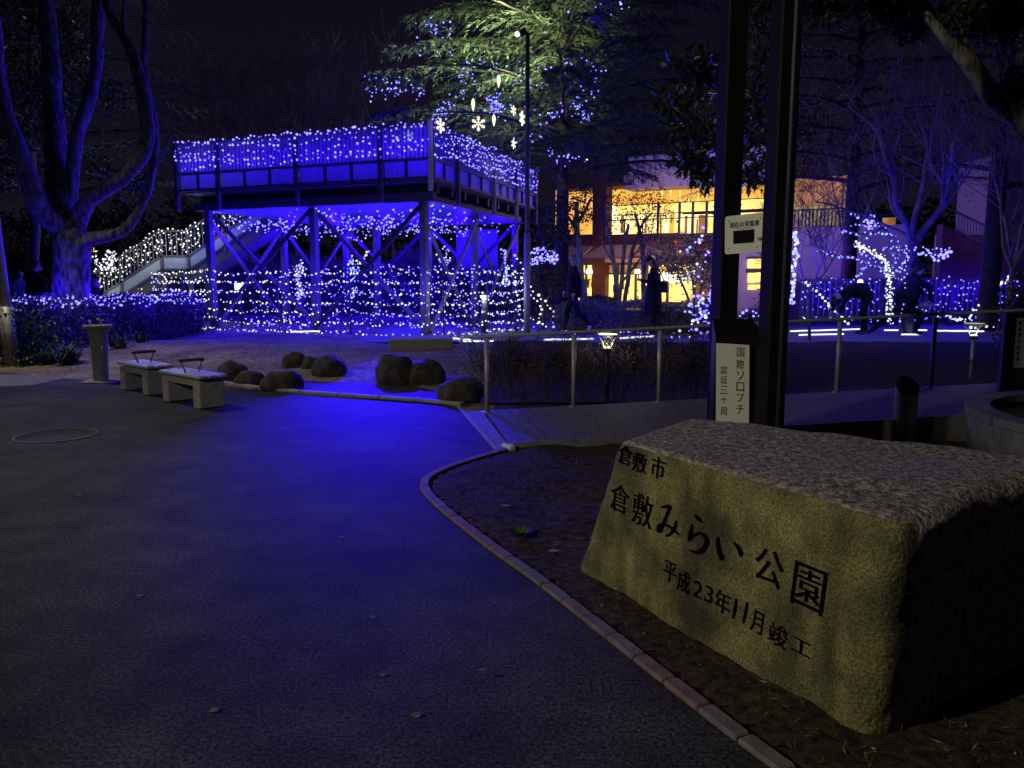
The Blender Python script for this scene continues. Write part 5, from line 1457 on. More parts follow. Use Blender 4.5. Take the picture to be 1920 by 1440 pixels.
hedge([(FR1[0].x - .3, FR1[0].y + .7), (FR2[1].x + .3, FR2[1].y + .7), (FR2[1].x + .3, FR2[1].y + 1.5), (FR1[0].x - .3, FR1[0].y + 1.5)], UP, 1.28, 12000, 'leafy backing added behind the baluster fences to show the blue glow', 41, .07, .035, 'leaf_lit')  # leaf backing added so blue light shows between the bars
# shrubs behind the handrail
GS = 'thin twiggy shrubs behind the handrail'
for i in range(15):
    x = -.30 + i * .235 + rnd.uniform(-.05, .05); y = 9.35 + rnd.uniform(0, .35)
    T = empty('shrub', (x, y, .0), 'thin dark twiggy shrub in the row behind the handrail', 'shrub', GS); rg = random.Random(200 + i)
    mb = MB(); tips = []
    for k in range(6):
        a = rg.random() * 6.28; grow(mb, Vector((x + .04 * math.cos(a), y + .04 * math.sin(a), gz(x, y))), Vector((math.cos(a) * .35, math.sin(a) * .35, 1)), rg.uniform(.42, .62), .006, 2, .5, .55, 4, 4, .3, 3, .0018, rg, tips)
    build('stem', mb, 'twig_dark', T, kind='stuff')
    tips = np.array([tuple(t) for t in tips]); n = len(tips) * 2; nr = np.random.RandomState(i)
    P = tips[nr.randint(0, len(tips), n)] + nr.normal(size=(n, 3)) * .03
    V, Fc = leafcloud(P, nr.normal(size=(n, 3)), nr.normal(size=(n, 3)), .022 + .016 * nr.rand(n), .012 + .008 * nr.rand(n))
    build_np('foliage', V, Fc, 'leaf_dry', T, kind='stuff')

# strap-leaved clumps
def strap_clump(p, n, h, label, seed):
    rg = random.Random(seed); mb = MB()
    for i in range(n):
        a = rg.random() * 6.28; L = h * rg.uniform(.7, 1.25); w_ = rg.uniform(.012, .020); b0 = Vector(p) + Vector((rg.uniform(-.12, .12), rg.uniform(-.12, .12), 0))
        o_ = rg.uniform(.35, 1.0); prev = None; sd = Vector((-math.sin(a), math.cos(a), 0))
        for q in range(6):
            t = q / 5; pos = b0 + Vector((math.cos(a), math.sin(a), 0)) * L * o_ * t + Vector((0, 0, L * (1.25 * t - 1.05 * o_ * t * t))); ww = w_ * (1 - t ** 2)
            cur = (pos - sd * ww, pos + sd * ww)
            if prev: mb.quad(prev[0], prev[1], cur[1], cur[0])
            prev = cur
    return build('strap_leaf_plant', mb, 'leaf_strap', origin=p, label=label, cat='plant')
for (u, v, n, h, l) in ((322, 626, 150, .55, 'large arching strap-leaved clump on the sand before the blue hedge'), (366, 624, 60, .36, 'small strap-leaved clump right of the large one'), (128, 664, 110, .42, 'strap-leaved clump at the hedge foot left of the drinking fountain'), (92, 676, 90, .40, 'lowest strap-leaved clump beside the left lamp post'), (222, 646, 60, .30, 'sparse flat strap-leaved clump just right of the drinking fountain bowl'), (262, 640, 50, .26, 'sparse flat strap-leaved clump between fountain and large clump')):
    p = gp(u, v, .05); p = gp(u, v, gz(p.x, p.y)); strap_clump((p.x, p.y, gz(p.x, p.y)), n, h, l, u)
# thickets in the dark
def thicket(u0, u1, Y, z0, z1, n, seed, m, name='thicket', L=.12):
    nr = np.random.RandomState(seed); a = nr.rand(n); P = np.column_stack([(u0 + (u1 - u0) * a - 960) / F * Y, Y + nr.rand(n) * 2.2, np.zeros(n)])
    hh = np.array([z1 * (.72 + .45 * noise.noise(Vector((x * .5, seed, 0)))) for x in P[:, 0]]); P[:, 2] = z0 + (hh - z0) * nr.rand(n) ** .8
    V, Fc = leafcloud(P, nr.normal(size=(n, 3)), nr.normal(size=(n, 3)), L * (.6 + .8 * nr.rand(n)), L * .45 * (.6 + .8 * nr.rand(n)))
    build_np(name, V, Fc, m, kind='stuff', origin=((u0 + u1 - 1920) / 2 / F * Y, Y, 0))
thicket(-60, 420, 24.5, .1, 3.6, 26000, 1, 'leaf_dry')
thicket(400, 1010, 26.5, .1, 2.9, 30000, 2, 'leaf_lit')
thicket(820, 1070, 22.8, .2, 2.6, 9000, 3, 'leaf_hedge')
thicket(-400, 2300, 60, 0, 9, 26000, 4, 'leaf_dark', 'distant_woods', .5)
# ground litter on the bed: tufts, twigs, leaves
nr = np.random.RandomState(77); P = []
while len(P) < 5200:
    x, y = nr.uniform(-1.1, 4.6), nr.uniform(1.2, 7.0)
    i, j = int((x - gx[0]) / step), int((y - gy[0]) / step)
    if 0 <= i < ok.shape[0] and 0 <= j < ok.shape[1] and ok[i, j]: P.append((x, y, bed_z(x, y) + .004))
P = np.array(P); n = len(P)
V, Fc = leafcloud(P, nr.normal(size=(n, 3)) * [1, 1, .25], np.column_stack([nr.normal(size=(n, 2)) * .4, np.ones(n)]), .018 + .035 * nr.rand(n), .003 + .008 * nr.rand(n) ** 3)
build_np('leaf_litter', V, Fc, 'litter', kind='stuff')
n = 3500; nr = np.random.RandomState(78); idx = nr.randint(0, len(P), n); PP = P[idx] + nr.normal(size=(n, 3)) * [.03, .03, 0]
V, Fc = leafcloud(PP, nr.normal(size=(n, 3)) * [.5, .5, .2] + [0, 0, 1], nr.normal(size=(n, 3)), .010 + .022 * nr.rand(n), .0015 + .002 * nr.rand(n))
build_np('grass', V, Fc, 'grass_dry', kind='stuff')
wp = gp(974, 998, .03); nr = np.random.RandomState(5); n = 160; a = nr.rand(n) * 6.28
Pw = np.column_stack([wp.x + np.cos(a) * .02, wp.y + np.sin(a) * .02, np.full(n, bed_z(wp.x, wp.y) + .005)])
V, Fc = leafcloud(Pw, np.column_stack([np.cos(a), np.sin(a), .15 + nr.rand(n) * .7]), np.tile([0, 0, 1.], (n, 1)), .03 + .05 * nr.rand(n), .008 + .008 * nr.rand(n))
build_np('weed', V, Fc, 'grass', label='small green weed growing in the bare soil left of the stone', cat='plant', origin=wp)
for (u, v, l, s) in ((1040, 1022, 'dry brown leaf beside the green weed', .03), (780, 1345, 'dry leaf on the asphalt near the bottom edge', .016), (717, 1269, 'pale fleck of leaf on the asphalt left of the kerb', .014), (809, 795, 'pale round fleck on the blue lit asphalt', .03), (948, 948, 'pale twig tuft in the middle of the bare bed', .03), (402, 695 + 640, 'small dark leaf near the bottom left of the asphalt', .014), (640, 1010, 'dark leaf in the middle of the open asphalt', .016), (262, 1120, 'curled brown leaf on the asphalt at left', .015), (905, 1262, 'pale leaf on the asphalt left of the kerb bricks', .015), (150, 930, 'small leaf on the asphalt below the manhole', .018), (700, 1160, 'thin leaf on the asphalt between path middle and kerb', .013)):
    p = gp(u, v, .03 if u > 900 else .0); z = (bed_z(p.x, p.y) if u > 900 else .0) + .008
    mb = MB(); k = 8; ring = [Vector((p.x + s * 1.4 * math.cos(i * .785) * rnd.uniform(.7, 1.1), p.y + s * math.sin(i * .785) * rnd.uniform(.7, 1.1), z + rnd.uniform(0, s * .3))) for i in range(8)]
    mb.v = [Vector((p.x, p.y, z + s * .25))] + ring
    for i in range(8): mb.face((0, 1 + i, 1 + (i + 1) % 8), 0, True)
    build('fallen_leaf', mb, 'litter', origin=p, label=l, cat='leaf')
# ------------------------------------------------------------------ LAMP POLES
pb = gp(988, 624, UP)
o = empty('flood_light_pole', pb, 'tall thin dark pole with a small floodlight at its top before the cedar', 'lamp pole')
mb = MB(); zt = at(985, 62, pb.y).z
mb.tube([pb, pb + Vector((0, 0, 2.2))], [.072, .070], 14); build('pole_base', mb, 'steel_dull', o)
mb = MB(); mb.tube([pb + Vector((0, 0, 2.2)), (pb.x, pb.y, zt)], [.055, .040], 12); build('pole', mb, 'dark_metal', o)
fh = at(976, 64, pb.y - .1); 
mb = MB(); mb.beam(fh + Vector((.09, .05, .06)), fh + Vector((-.04, -.0, .0)), .16, .14); build('flood_housing', mb, 'dark_metal', o)
mb = MB(); mb.ico(fh + Vector((-.07, -.03, -.01)), .065); build('flood_glass', mb, 'snow_led', o)
fl_pos = fh + Vector((-.16, .12, .10))
pl2 = gp(22, 685, .02)
o2 = empty('street_lamp', (pl2.x, pl2.y, 0), 'grey street lamp post at the far left in front of the hedge', 'street lamp')
top = at(-6, 290, pl2.y + .05)
mb = MB(); mb.tube([(pl2.x, pl2.y, 0), (pl2.x - .02, pl2.y, 1.0)], [.115, .11], 14); build('pole_base', mb, 'steel_dull', o2)
mb = MB(); mb.tube([(pl2.x - .02, pl2.y, 1.0), (pl2.x - .25, pl2.y, 6.4)], [.085, .06], 14); build('pole', mb, 'steel_dull', o2)
mb = MB(); mb.tube([(pl2.x - .25, pl2.y, 6.35), (pl2.x - .2, pl2.y - .9, 6.6)], .035, 8); build('arm', mb, 'steel_dull', o2)
mb = MB(); mb.box((pl2.x - .2, pl2.y - 1.1, 6.58), (.3, .6, .1), 0, 0, .02); build('lamp_head', mb, 'dark_metal', o2)
mb = MB(); mb.box((pl2.x - .2, pl2.y - 1.1, 6.52), (.2, .45, .02)); build('lamp_glass', mb, 'snow_led', o2)
lamp('SPOT', (pl2.x - .2, pl2.y - 1.1, 6.42), WHITE, LAMP_LEFT, .12, aim=(pl2.x + 1.4, pl2.y - 2.6, 0), angle=104, blend=.8, parent=o2)
# the park lamp behind the photographer whose light falls on the stone
o3 = empty('street_lamp', (-7.5, -1.2, 0), 'grey street lamp beside the path behind the camera', 'street lamp')
mb = MB(); mb.tube([(-7.5, -1.2, 0), (-7.5, -1.2, 5.2)], [.08, .055], 14); build('pole', mb, 'steel_dull', o3)
mb = MB(); mb.lathe((-7.5, -1.2, 5.2), [(.06, 0), (.2, .28), (.22, .3), (.2, .33), (.02, .4)], 16); build('lamp_head', mb, 'dark_metal', o3)
lamp('SPOT', (-7.3, -1.2, 5.1), WHITE, LAMP_NEAR, .14, aim=(-1.0, 2.2, 0), angle=120, blend=.8, parent=o3)
# far orange street lamp
p = at(177, 470, 42); o4 = empty('far_street_lamp', (p.x, 42, 0), 'glowing orange street lamp far off beside the big tree trunk', 'street lamp')
mb = MB(); mb.tube([(p.x - .5, 42, 0), (p.x - .5, 42, p.z + .9)], .06, 6); mb.tube([(p.x - .5, 42, p.z + .9), (p.x - .05, 42, p.z + .9)], .05, 6); build('pole', mb, 'dark_metal', o4)
mb = MB(); mb.ico((p.x + .05, 41.95, p.z), .20); mb.box((p.x - .22, 41.9, p.z + .55), (.16, .1, .55)); build('lamp_glass', mb, 'far_lamp', o4)
lamp('POINT', (p.x, 30, 3.2), (1, .7, .35), 120, .3, parent=o4)  # set well forward of the lamp, added to warm the thicket
# small blue lit fountain behind the hedge
p = at(309, 590, 18.9); o5 = empty('stone_urn', (p.x, 18.9, UP), 'small goblet shaped pedestal glowing blue behind the hedge lights', 'urn')
mb = MB(); zt = at(309, 549, 18.9).z; mb.lathe((p.x, 18.9, UP), [(.09, 0), (.08, .5), (.085, zt - UP - .13), (.12, zt - UP - .05), (.13, zt - UP), (.11, zt - UP - .01), (.01, zt - UP - .03)], 18); build('pedestal', mb, 'concrete', o5)

# ------------------------------------------------------------------ CEDAR LIGHTS AND ORNAMENTS
def cloud_string(P, Y, label, sp=.16, r=.015, jit=.05, mix=(.75, .2, .05), passes=1, spread=6, group='blue light strings in the cedar', yj=.3):
    return px_rope(P, Y, sp * 2.0, r, MIXB, mix, label, group, jit * 2.0, passes, spread * 2.2, keep=.5)
cloud_string([(690, 155), (705, 165), (720, 178), (735, 172), (750, 160), (765, 158), (790, 165), (722, 168), (712, 150)], 18.4, 'blue lights on the lowest far left cedar bough', .12, passes=3, spread=8)
cloud_string([(768, 60), (785, 52), (800, 60), (815, 63), (830, 58), (845, 62), (805, 40)], 18.6, 'blue lights on the upper left cedar bough', .12, passes=2, spread=7)
cloud_string([(780, 98), (800, 96), (815, 100), (830, 96), (850, 100)], 18.4, 'short blue string on the middle left cedar bough', .16)
cloud_string([(858, 155), (868, 140), (885, 125), (900, 118), (925, 125), (950, 115), (980, 122)], 18.0, 'blue string crossing the cedar just under the floodlit part', .11, passes=2, spread=5)
cloud_string([(815, 240), (822, 225), (832, 210), (842, 200), (834, 196), (828, 215), (812, 235)], 17.6, 'dense blue tuft of lights above the platform corner', .05, passes=2, spread=4)
cloud_string([(922, 180), (930, 190), (935, 200), (928, 205), (920, 190), (934, 182), (926, 196)], 17.8, 'dense blue knot of lights in the middle of the cedar', .04, passes=3, spread=5)
cloud_string([(955, 190), (962, 205), (955, 225), (962, 240), (975, 255), (980, 245)], 17.8, 'blue string hanging beside the glowing star', .09)
cloud_string([(995, 205), (1010, 220), (1025, 225), (1038, 215), (1050, 205), (1075, 198), (1090, 215), (1105, 210)], 18.2, 'blue string sagging to the right of the pole at mid height', .10, passes=2, spread=6)
cloud_string([(990, 265), (1010, 273), (1030, 285), (1040, 302), (1050, 300), (1065, 292), (1080, 300), (1095, 302)], 18.4, 'lowest blue string right of the pole under the cedar', .11, passes=2, spread=6)
cloud_string([(1050, 125), (1060, 115), (1085, 130), (1110, 132), (1122, 130), (1125, 150), (1118, 168), (1105, 178), (1098, 170), (1092, 150)], 18.6, 'blue ring of lights at the right side of the cedar', .13, passes=2, spread=6)
cloud_string([(1035, 30), (1050, 45), (1040, 20), (1070, 35), (1085, 15), (1105, 40), (1110, 12), (1125, 8), (1140, 25), (1160, 10), (1175, 38), (1178, 5), (1150, -10)], 18.6, 'scattered blue lights at the top right of the cedar', .22, .022, passes=1, spread=6)
cloud_string([(1005, 135), (1030, 132), (1050, 125), (1075, 118), (1098, 125)], 18.2, 'blue string right of the pole at the height of the hanging icicle', .12)
cloud_string([(950, 155), (965, 157), (985, 150), (1000, 165), (1015, 160), (1020, 170)], 18.0, 'short blue string crossing behind the pole', .10)
cloud_string([(880, 130), (878, 145), (872, 155), (860, 168), (850, 180), (846, 190)], 18.0, 'blue string dropping through the left middle of the cedar', .09)
cloud_string([(1050, 195), (1070, 190), (1085, 195), (1105, 218), (1090, 222)], 18.2, 'small blue cluster at the right under the cedar boughs', .08, passes=2, spread=5)
GSN = 'glowing snowflake ornaments hanging from the cedar'
def snowflake(u, v, Y, rpx, label, turn=0.0, drop=60):
    c0 = at(u, v, Y); R = rpx * Y / F; o = empty('snowflake_ornament', c0, label, 'snowflake ornament', GSN)
    ux = Vector((math.cos(turn), math.sin(turn), 0)); uz = Vector((0, 0, 1))
    for k in range(6):
        a = k * math.pi / 3 + .52; d = ux * math.cos(a) + uz * math.sin(a); s_ = ux * -math.sin(a) + uz * math.cos(a)
        mb = MB(); mb.tube([c0 + d * R * .12, c0 + d * R], R * .09, 6)
        for t in (.5, .75):
            for sg_ in (-1, 1): mb.tube([c0 + d * R * t, c0 + d * R * (t + .2) + s_ * sg_ * R * .22], R * .07, 5)
        mb.ico(c0 + d * R, R * .13); build('arm', mb, 'snow_led', o)
    mb = MB(); mb.tube([c0 + uz * R, at(u, v - drop, Y)], .006, 4); build('hanging_wire', mb, 'dark_metal', o)
    return o
snowflake(826, 236, 15.9, 12, 'snowflake ornament hanging just above the platform corner, half turned', 1.0, 50)
snowflake(897, 232, 17.6, 12, 'clear six-armed snowflake ornament hanging in the open under the cedar', 0, 60)
snowflake(766, 254, 17.2, 9, 'dim snowflake ornament hanging over the long railing of the platform', .4, 60)
snowflake(979, 222, 17.4, 12, 'snowflake ornament partly behind the tall pole', 1.2, 50)
snowflake(963, 207, 17.8, 8, 'small bright star-like ornament left of the pole', 1.0, 40)
snowflake(963, 270, 18.0, 8, 'lowest star-like ornament left of the pole', 1.1, 60)
GIC = 'glowing icicle ornaments hanging from the cedar'
for (u, v0, v1, l) in ((935, 140, 165, 'highest icicle ornament in the middle of the cedar'), (887, 184, 209, 'left icicle ornament above the clear snowflake'), (926, 214, 237, 'right icicle ornament beside the clear snowflake')):
    Y = 17.6; a, b = at(u, v0, Y), at(u, v1, Y); o = empty('icicle_ornament', a, l, 'icicle ornament', GIC); L = (a - b).length
    mb = MB(); mb.lathe((a.x, a.y, b.z), [(.004, 0), (.025, L * .25), (.042, L * .6), (.03, L * .85), (.004, L)], 8, sm=False); build('icicle', mb, 'snow_led', o)
    mb = MB(); mb.tube([a, at(u, v0 - 25, Y)], .006, 4); build('hanging_wire', mb, 'dark_metal', o)
# branches wrapped in lights by the right fence
WT = tree('wrapped_tree', gp(1668, 626, UP), 'small tree with bent branches wrapped in white and blue lights before the fence')
WY = 16.6
wr = [([(1668, 600), (1668, 560), (1668, 525), (1668, 500), (1655, 485), (1640, 475), (1622, 466), (1606, 456)], 'bulb_white', 'white lights winding up the trunk and leaning bough of the small wrapped tree', 4, 6),
      ([(1664, 515), (1650, 502), (1630, 496), (1600, 484), (1575, 480), (1538, 472)], 'bulb_blue', 'blue lights along the long low left branch of the wrapped tree', 2, 3),
      ([(1622, 500), (1612, 512), (1605, 520)], 'bulb_blue', 'short blue strand hanging from the low left branch', 2, 4),
      ([(1672, 515), (1690, 505), (1697, 490), (1700, 475), (1697, 462)], 'bulb_blue', 'blue lights on the upright right branch of the wrapped tree', 2, 4),
      ([(1672, 500), (1680, 480), (1668, 465), (1668, 445), (1655, 430), (1640, 440), (1615, 442), (1600, 436), (1578, 432)], 'bulb_blue', 'sparse blue lights climbing over the top of the wrapped tree', 1, 5)]
for P, m_, l, ps_, sp_ in wr:
    mb = MB(); S = [(u, v, 8 - 5 * i / len(P)) for i, (u, v) in enumerate(P)]; pts, rad = limb_px(S, WY, 6); mb.tube(pts, rad, 6); build('branch', mb, 'bark', WT)
    px_rope(P, WY - .1, .09 if m_ == 'bulb_white' else .12, .019 if m_ == 'bulb_white' else .017, [m_, 'bulb_cyan', 'bulb_white'], (.95, .05, 0) if m_ == 'bulb_white' else (.7, .28, .02), l, None, .02, ps_, sp_)
for k_, (P, l_) in enumerate([([(1535, 470), (1560, 476), (1585, 482), (1610, 486), (1640, 497), (1668, 512)], 'second blue strand under the long low left branch'), ([(1575, 432), (1600, 425), (1630, 420), (1660, 428), (1680, 445), (1690, 470), (1680, 495)], 'blue arch of lights curving over the wrapped tree'), ([(1655, 470), (1680, 462), (1705, 470), (1720, 462), (1750, 470), (1780, 468)], 'blue strand running right past the bare tree fork'), ([(1612, 470), (1640, 488), (1665, 520), (1660, 560), (1672, 600)], 'blue strand down the trunk of the wrapped tree'), ([(1690, 600), (1700, 560), (1696, 520), (1702, 490)], 'blue strand up the bare tree trunk')]):
    px_rope(P, WY + .1, .10, .017, MIXB, (.9, .08, .02), l_, None, .03, 1, 3)
px_rope([(1715, 478), (1740, 471), (1752, 480), (1765, 476), (1780, 470), (1775, 482), (1750, 485)], 17.6, .12, .026, MIXB, (.8, .2, 0), 'blue lights on the branch right of the bare tree fork', None, .03, 2, 4)
px_rope([(1600, 402), (1618, 418), (1632, 412), (1648, 425), (1620, 425), (1640, 405)], 19.6, .14, .026, MIXB, (.95, .05, 0), 'small blue cluster in front of the warm balcony', None, .03, 2, 6)
px_rope([(555, 560), (562, 530), (558, 505), (566, 490), (560, 520), (566, 555)], 19.5, .07, .02, MIXB, (.6, .3, .1), 'light wrapped sapling below the platform, left one', 'light wrapped saplings below the platform', .04, 2, 5)
px_rope([(660, 560), (665, 530), (655, 500), (662, 480), (668, 505), (662, 540)], 19.5, .07, .02, MIXB, (.6, .3, .1), 'light wrapped sapling below the platform, middle one', 'light wrapped saplings below the platform', .04, 2, 5)
px_rope([(675, 492), (682, 484), (690, 472)], 19.5, .05, .02, WB, (.8, .2, 0), 'short white strand slanting up below the platform', None, .02, 2, 2)
px_rope([(832, 505), (838, 490), (830, 475), (836, 460), (842, 482), (834, 500), (820, 480)], 19.3, .10, .02, MIXB, (.5, .3, .2), 'light wrapped sapling below the platform, right one', 'light wrapped saplings below the platform', .04, 1, 5)
px_rope([(945, 470), (950, 490), (952, 510), (944, 525), (955, 540), (948, 500)], 18.9, .08, .02, MIXB, (.5, .3, .2), 'twist of lights between the right columns of the platform', None, .04, 2, 4)
wt2 = at(207, 480, 20.8)
px_rope([(178, 478), (185, 495), (195, 505), (208, 470), (205, 485), (212, 500), (200, 510), (215, 475)], 20.8, .10, .026, WB, (.97, .03, 0), 'white lights on the shrub between the big trunk and the stairs', None, .06, 2, 5)

# ------------------------------------------------------------------ BUILDING
fA, fBd = Vector(((1045 - 960) / F * 34, 34, 0)), None
fEnd = Vector(((1640 - 960) / F * 27.5, 27.5, 0)); fdv = (fEnd - fA).normalized(); fnv = Vector((fdv.y, -fdv.x, 0))
def fpt(u, v, back=0.0):
    r = ray(u, v); p0 = fA - fnv * back; t = (p0 - Vector((0, 0, CAMZ))).dot(fnv) / r.dot(fnv)
    return Vector((0, 0, CAMZ)) + r * t
bld = empty('shop_building', (fA + fEnd) / 2, 'two-storey building with glowing yellow windows, beige awnings and pale parapet', 'building')
def fbox(u0, v0, u1, v1, name, m, depth=.3, back=0.0, parent=bld, proud=0.0):
    """block whose front face covers the pixel rectangle on the facade plane"""
    a, b = fpt(u0, v0, back), fpt(u1, v1, back); zt, zb = max(a.z, fpt(u1, v0, back).z) if False else (a.z + fpt(u1, v0, back).z) / 2, (b.z + fpt(u0, v1, back).z) / 2
    p, q = Vector((a.x, a.y, 0)) + fnv * proud, Vector((b.x, b.y, 0)) + fnv * proud; bk = -fnv * depth
    mb = MB(); mb.hexa([Z(p, zb), Z(q, zb), Z(q + bk, zb), Z(p + bk, zb), Z(p, zt), Z(q, zt), Z(q + bk, zt), Z(p + bk, zt)])
    return build(name, mb, m, parent)
fbox(1186, 286, 1460, 318, 'parapet', 'wall_white', 8, 0, proud=.35)
fbox(1170, 319, 1462, 347, 'wall', 'wall_white', 8)
fbox(1042, 345, 1185, 352, 'wall', 'wall_red', 8)
# upper recess back wall glowing, columns
fbox(1042, 352, 1113, 440, 'window', 'win_amber', .1, 1.0)
fbox(1133, 347, 1462, 378, 'window', 'win_amber', .1, 1.2)
fbox(1133, 380, 1462, 397, 'window', 'win_bright', .1, 1.2)
fbox(1133, 399, 1272, 438, 'window', 'win_white', .1, 1.2)
fbox(1276, 402, 1296, 438, 'window', 'win_white', .1, 1.2)
fbox(1301, 402, 1320, 438, 'window', 'win_white', .1, 1.2)
fbox(1326, 399, 1462, 438, 'window', 'win_bright', .1, 1.2)
for u in (1232, 1272, 1297, 1323, 1380, 1440): fbox(u, 378, u + 2.5, 440, 'mullion', 'dark_metal', .08, 1.1)
for v in (378, 397): fbox(1133, v, 1462, v + 1.6, 'transom', 'dark_metal', .08, 1.12)
fbox(1113, 320, 1134, 600, 'column', 'wall_red', .6, 0, proud=.05)
fbox(1042, 439, 1480, 456, 'wall', 'wall_red', 2, proud=.02)
for i, u in enumerate(range(1136, 1340, 34)): fbox(u, 410, u + 1.2, 440, 'balcony_post', 'dark_metal', .05, .15)
fbox(1134, 409, 1340, 411, 'balcony_rail', 'dark_metal', .05, .1)
# globe lamp on the upper wall
p = fpt(1144, 395, .9); mb = MB(); mb.ico(p, .28); build('wall_lamp', mb, 'led_warm', bld)
# awnings: sloping
def awning(u0, u1, v0, v1, skew):
    a, b, c_, d = fpt(u0 + skew, v0), fpt(u1, v0), fpt(u1, v1) + fnv * 1.0, fpt(u0, v1) + fnv * 1.0
    a, b = a + fnv * .02, b + fnv * .02; mb = MB(); dn = Vector((0, 0, -.05))
    mb.hexa([d + dn, c_ + dn, b + dn, a + dn, d, c_, b, a]); return build('awning', mb, 'awning', bld)
awning(1046, 1112, 461, 482, 0); awning(1112, 1200, 459, 483, 18); awning(1208, 1335, 459, 480, 10)
fbox(1042, 456, 1480, 494, 'wall', 'wall_red', .5, .1)
fbox(1060, 463, 1078, 466, 'sign_strip', 'win_red', .05, 0, proud=.05)
fbox(1134, 484, 1200, 492, 'fascia_panel', 'awning', .2, 0, proud=.05)
for (u0, u1, m_) in ((1044, 1052, 'win_dim'), (1078, 1097, 'win_bright'), (1099, 1113, 'win_bright'), (1135, 1156, 'win_bright'), (1158, 1190, 'win_bright'), (1193, 1205, 'win_bright'), (1212, 1250, 'win_bright'), (1252, 1300, 'win_bright'), (1302, 1345, 'win_dim')):
    fbox(u0, 495, u1, 512, 'window', 'win_dim' if m_ != 'win_dim' and u0 > 1130 and u0 < 1200 else m_, .08, .35); fbox(u0, 515, u1, 566, 'window', m_, .08, .35)
fbox(1042, 494, 1480, 496, 'transom', 'dark_metal', .1, .2); fbox(1000, 512, 1350, 515, 'transom', 'dark_metal', .1, .2)
for u in (1052, 1076, 1097, 1156, 1190, 1205, 1211, 1250, 1300): fbox(u, 494, u + 2.2, 568, 'mullion', 'dark_metal', .1, .15)
fbox(1042, 566, 1480, 600, 'wall', 'wall_red', .5, .1)
fbox(1345, 440, 1700, 600, 'wall', 'wall_white', .5, .0, proud=.02)
fbox(1345, 319, 1462, 347, 'wall', 'wall_white', .5, -.05)
for (u0, u1, v0, v1) in ((1403, 1416, 486, 503), (1418, 1440, 485, 503), (1403, 1416, 512, 530), (1418, 1440, 511, 529), (1418, 1440, 534, 543), (1403, 1416, 534, 543)):
    fbox(u0, v0, u1, v1, 'window', 'win_bright', .06, 0, proud=.06)
fbox(1400, 504, 1442, 511, 'sill', 'wall_red', .15, 0, proud=.1); fbox(1400, 482, 1442, 485, 'lintel', 'wall_red', .15, 0, proud=.1)
# right part: balcony with warm wall
fbox(1480, 332, 1592, 345, 'window', 'win_dim', .1, 1.0); fbox(1480, 346, 1592, 385, 'window', 'win_dim', .1, 1.0); fbox(1480, 386, 1592, 424, 'window', 'win_olive', .1, 1.0)
fbox(1475, 424, 1700, 440, 'wall', 'wall_white', 1.2)
for i in range(16): fbox(1482 + i * 7, 394, 1483.3 + i * 7, 424, 'balcony_post', 'dark_metal', .04, .1)
fbox(1480, 391, 1595, 394, 'balcony_rail', 'dark_metal', .05, .1)
fbox(1655, 408, 1678, 424, 'window', 'win_dim', .1, .4)
for (u, v) in ((1233, 457), (1275, 456), (1312, 455), (1320, 456)):
    p = fpt(u, v) + fnv * .3; mb = MB(); mb.ico(p, .14); build('wall_lamp', mb, 'win_red', bld)
# bright spots in the shop
for (u, v, r_) in ((1107, 509, .26), (1197, 509, .22), (1213, 530, .25), (1252, 520, .5), (1275, 523, .45), (1298, 519, .4), (1157, 571, .14)):
    p = fpt(u, v) + fnv * .1; mb = MB(); mb.lathe((p.x, p.y, p.z - r_ * .4), [(r_ * .5, 0), (r_ * .55, r_ * .4), (r_ * .4, r_ * .8)], 10); build('shop_lamp', mb, 'led_warm', bld)
# dark upper mass (high building behind) and slatted screen
hb = empty('tower_block', at(1240, 300, 48), 'dark block with horizontal louvres rising behind the shop building', 'building'); hb.location.z = 0
a, b = at(1195, 220, 48), at(1290, 300, 48)
mb = MB(); mb.box(((a.x + b.x) / 2, 50, a.z / 2), (b.x - a.x, 4, a.z)); build('wall', mb, 'concrete_dark', hb)
for i in range(7): mb = MB(); mb.box(((a.x + b.x) / 2 + .3, 47.9, a.z - .4 - i * .36), (b.x - a.x - 1.2, .15, .12)); build('louvre', mb, 'concrete', hb)
a, b = at(1385, 180, 46), at(1560, 300, 46)
hb2 = empty('louvred_building', (a.x, 46, 0), 'faint dark building with horizontal lines seen behind the right tall post', 'building')
mb = MB(); mb.box(((a.x + b.x) / 2, 48, a.z / 2), (b.x - a.x, 4, a.z)); build('wall', mb, 'concrete_dark', hb2)
for i in range(9): mb = MB(); mb.box(((a.x + b.x) / 2, 45.9, a.z - .5 - i * .42), (b.x - a.x, .15, .10)); build('louvre', mb, 'wall_white', hb2)
rg = random.Random(66)
for i in range(34):
    u = rg.choice([rg.uniform(1137, 1203), rg.uniform(1214, 1298), rg.uniform(1080, 1110)]); v = rg.uniform(522, 562)
    fbox(u, v, u + rg.uniform(2, 9), v + rg.choice([1.5, 2, 8, 14]), 'shop_fitting', rg.choice(['wall_red', 'awning', 'wood_grey', 'win_amber']), .05, .3)
for i in range(14):
    u = rg.uniform(1140, 1335); fbox(u, 399 + rg.uniform(0, 6), u + rg.uniform(2, 8), 437, 'curtain', rg.choice(['win_amber', 'win_bright', 'win_dim']), .05, 1.16)
for i in range(6): fbox(1240 + i * 17, 350, 1241.5 + i * 17, 378, 'wall_joint', 'win_bright', .03, 1.18)
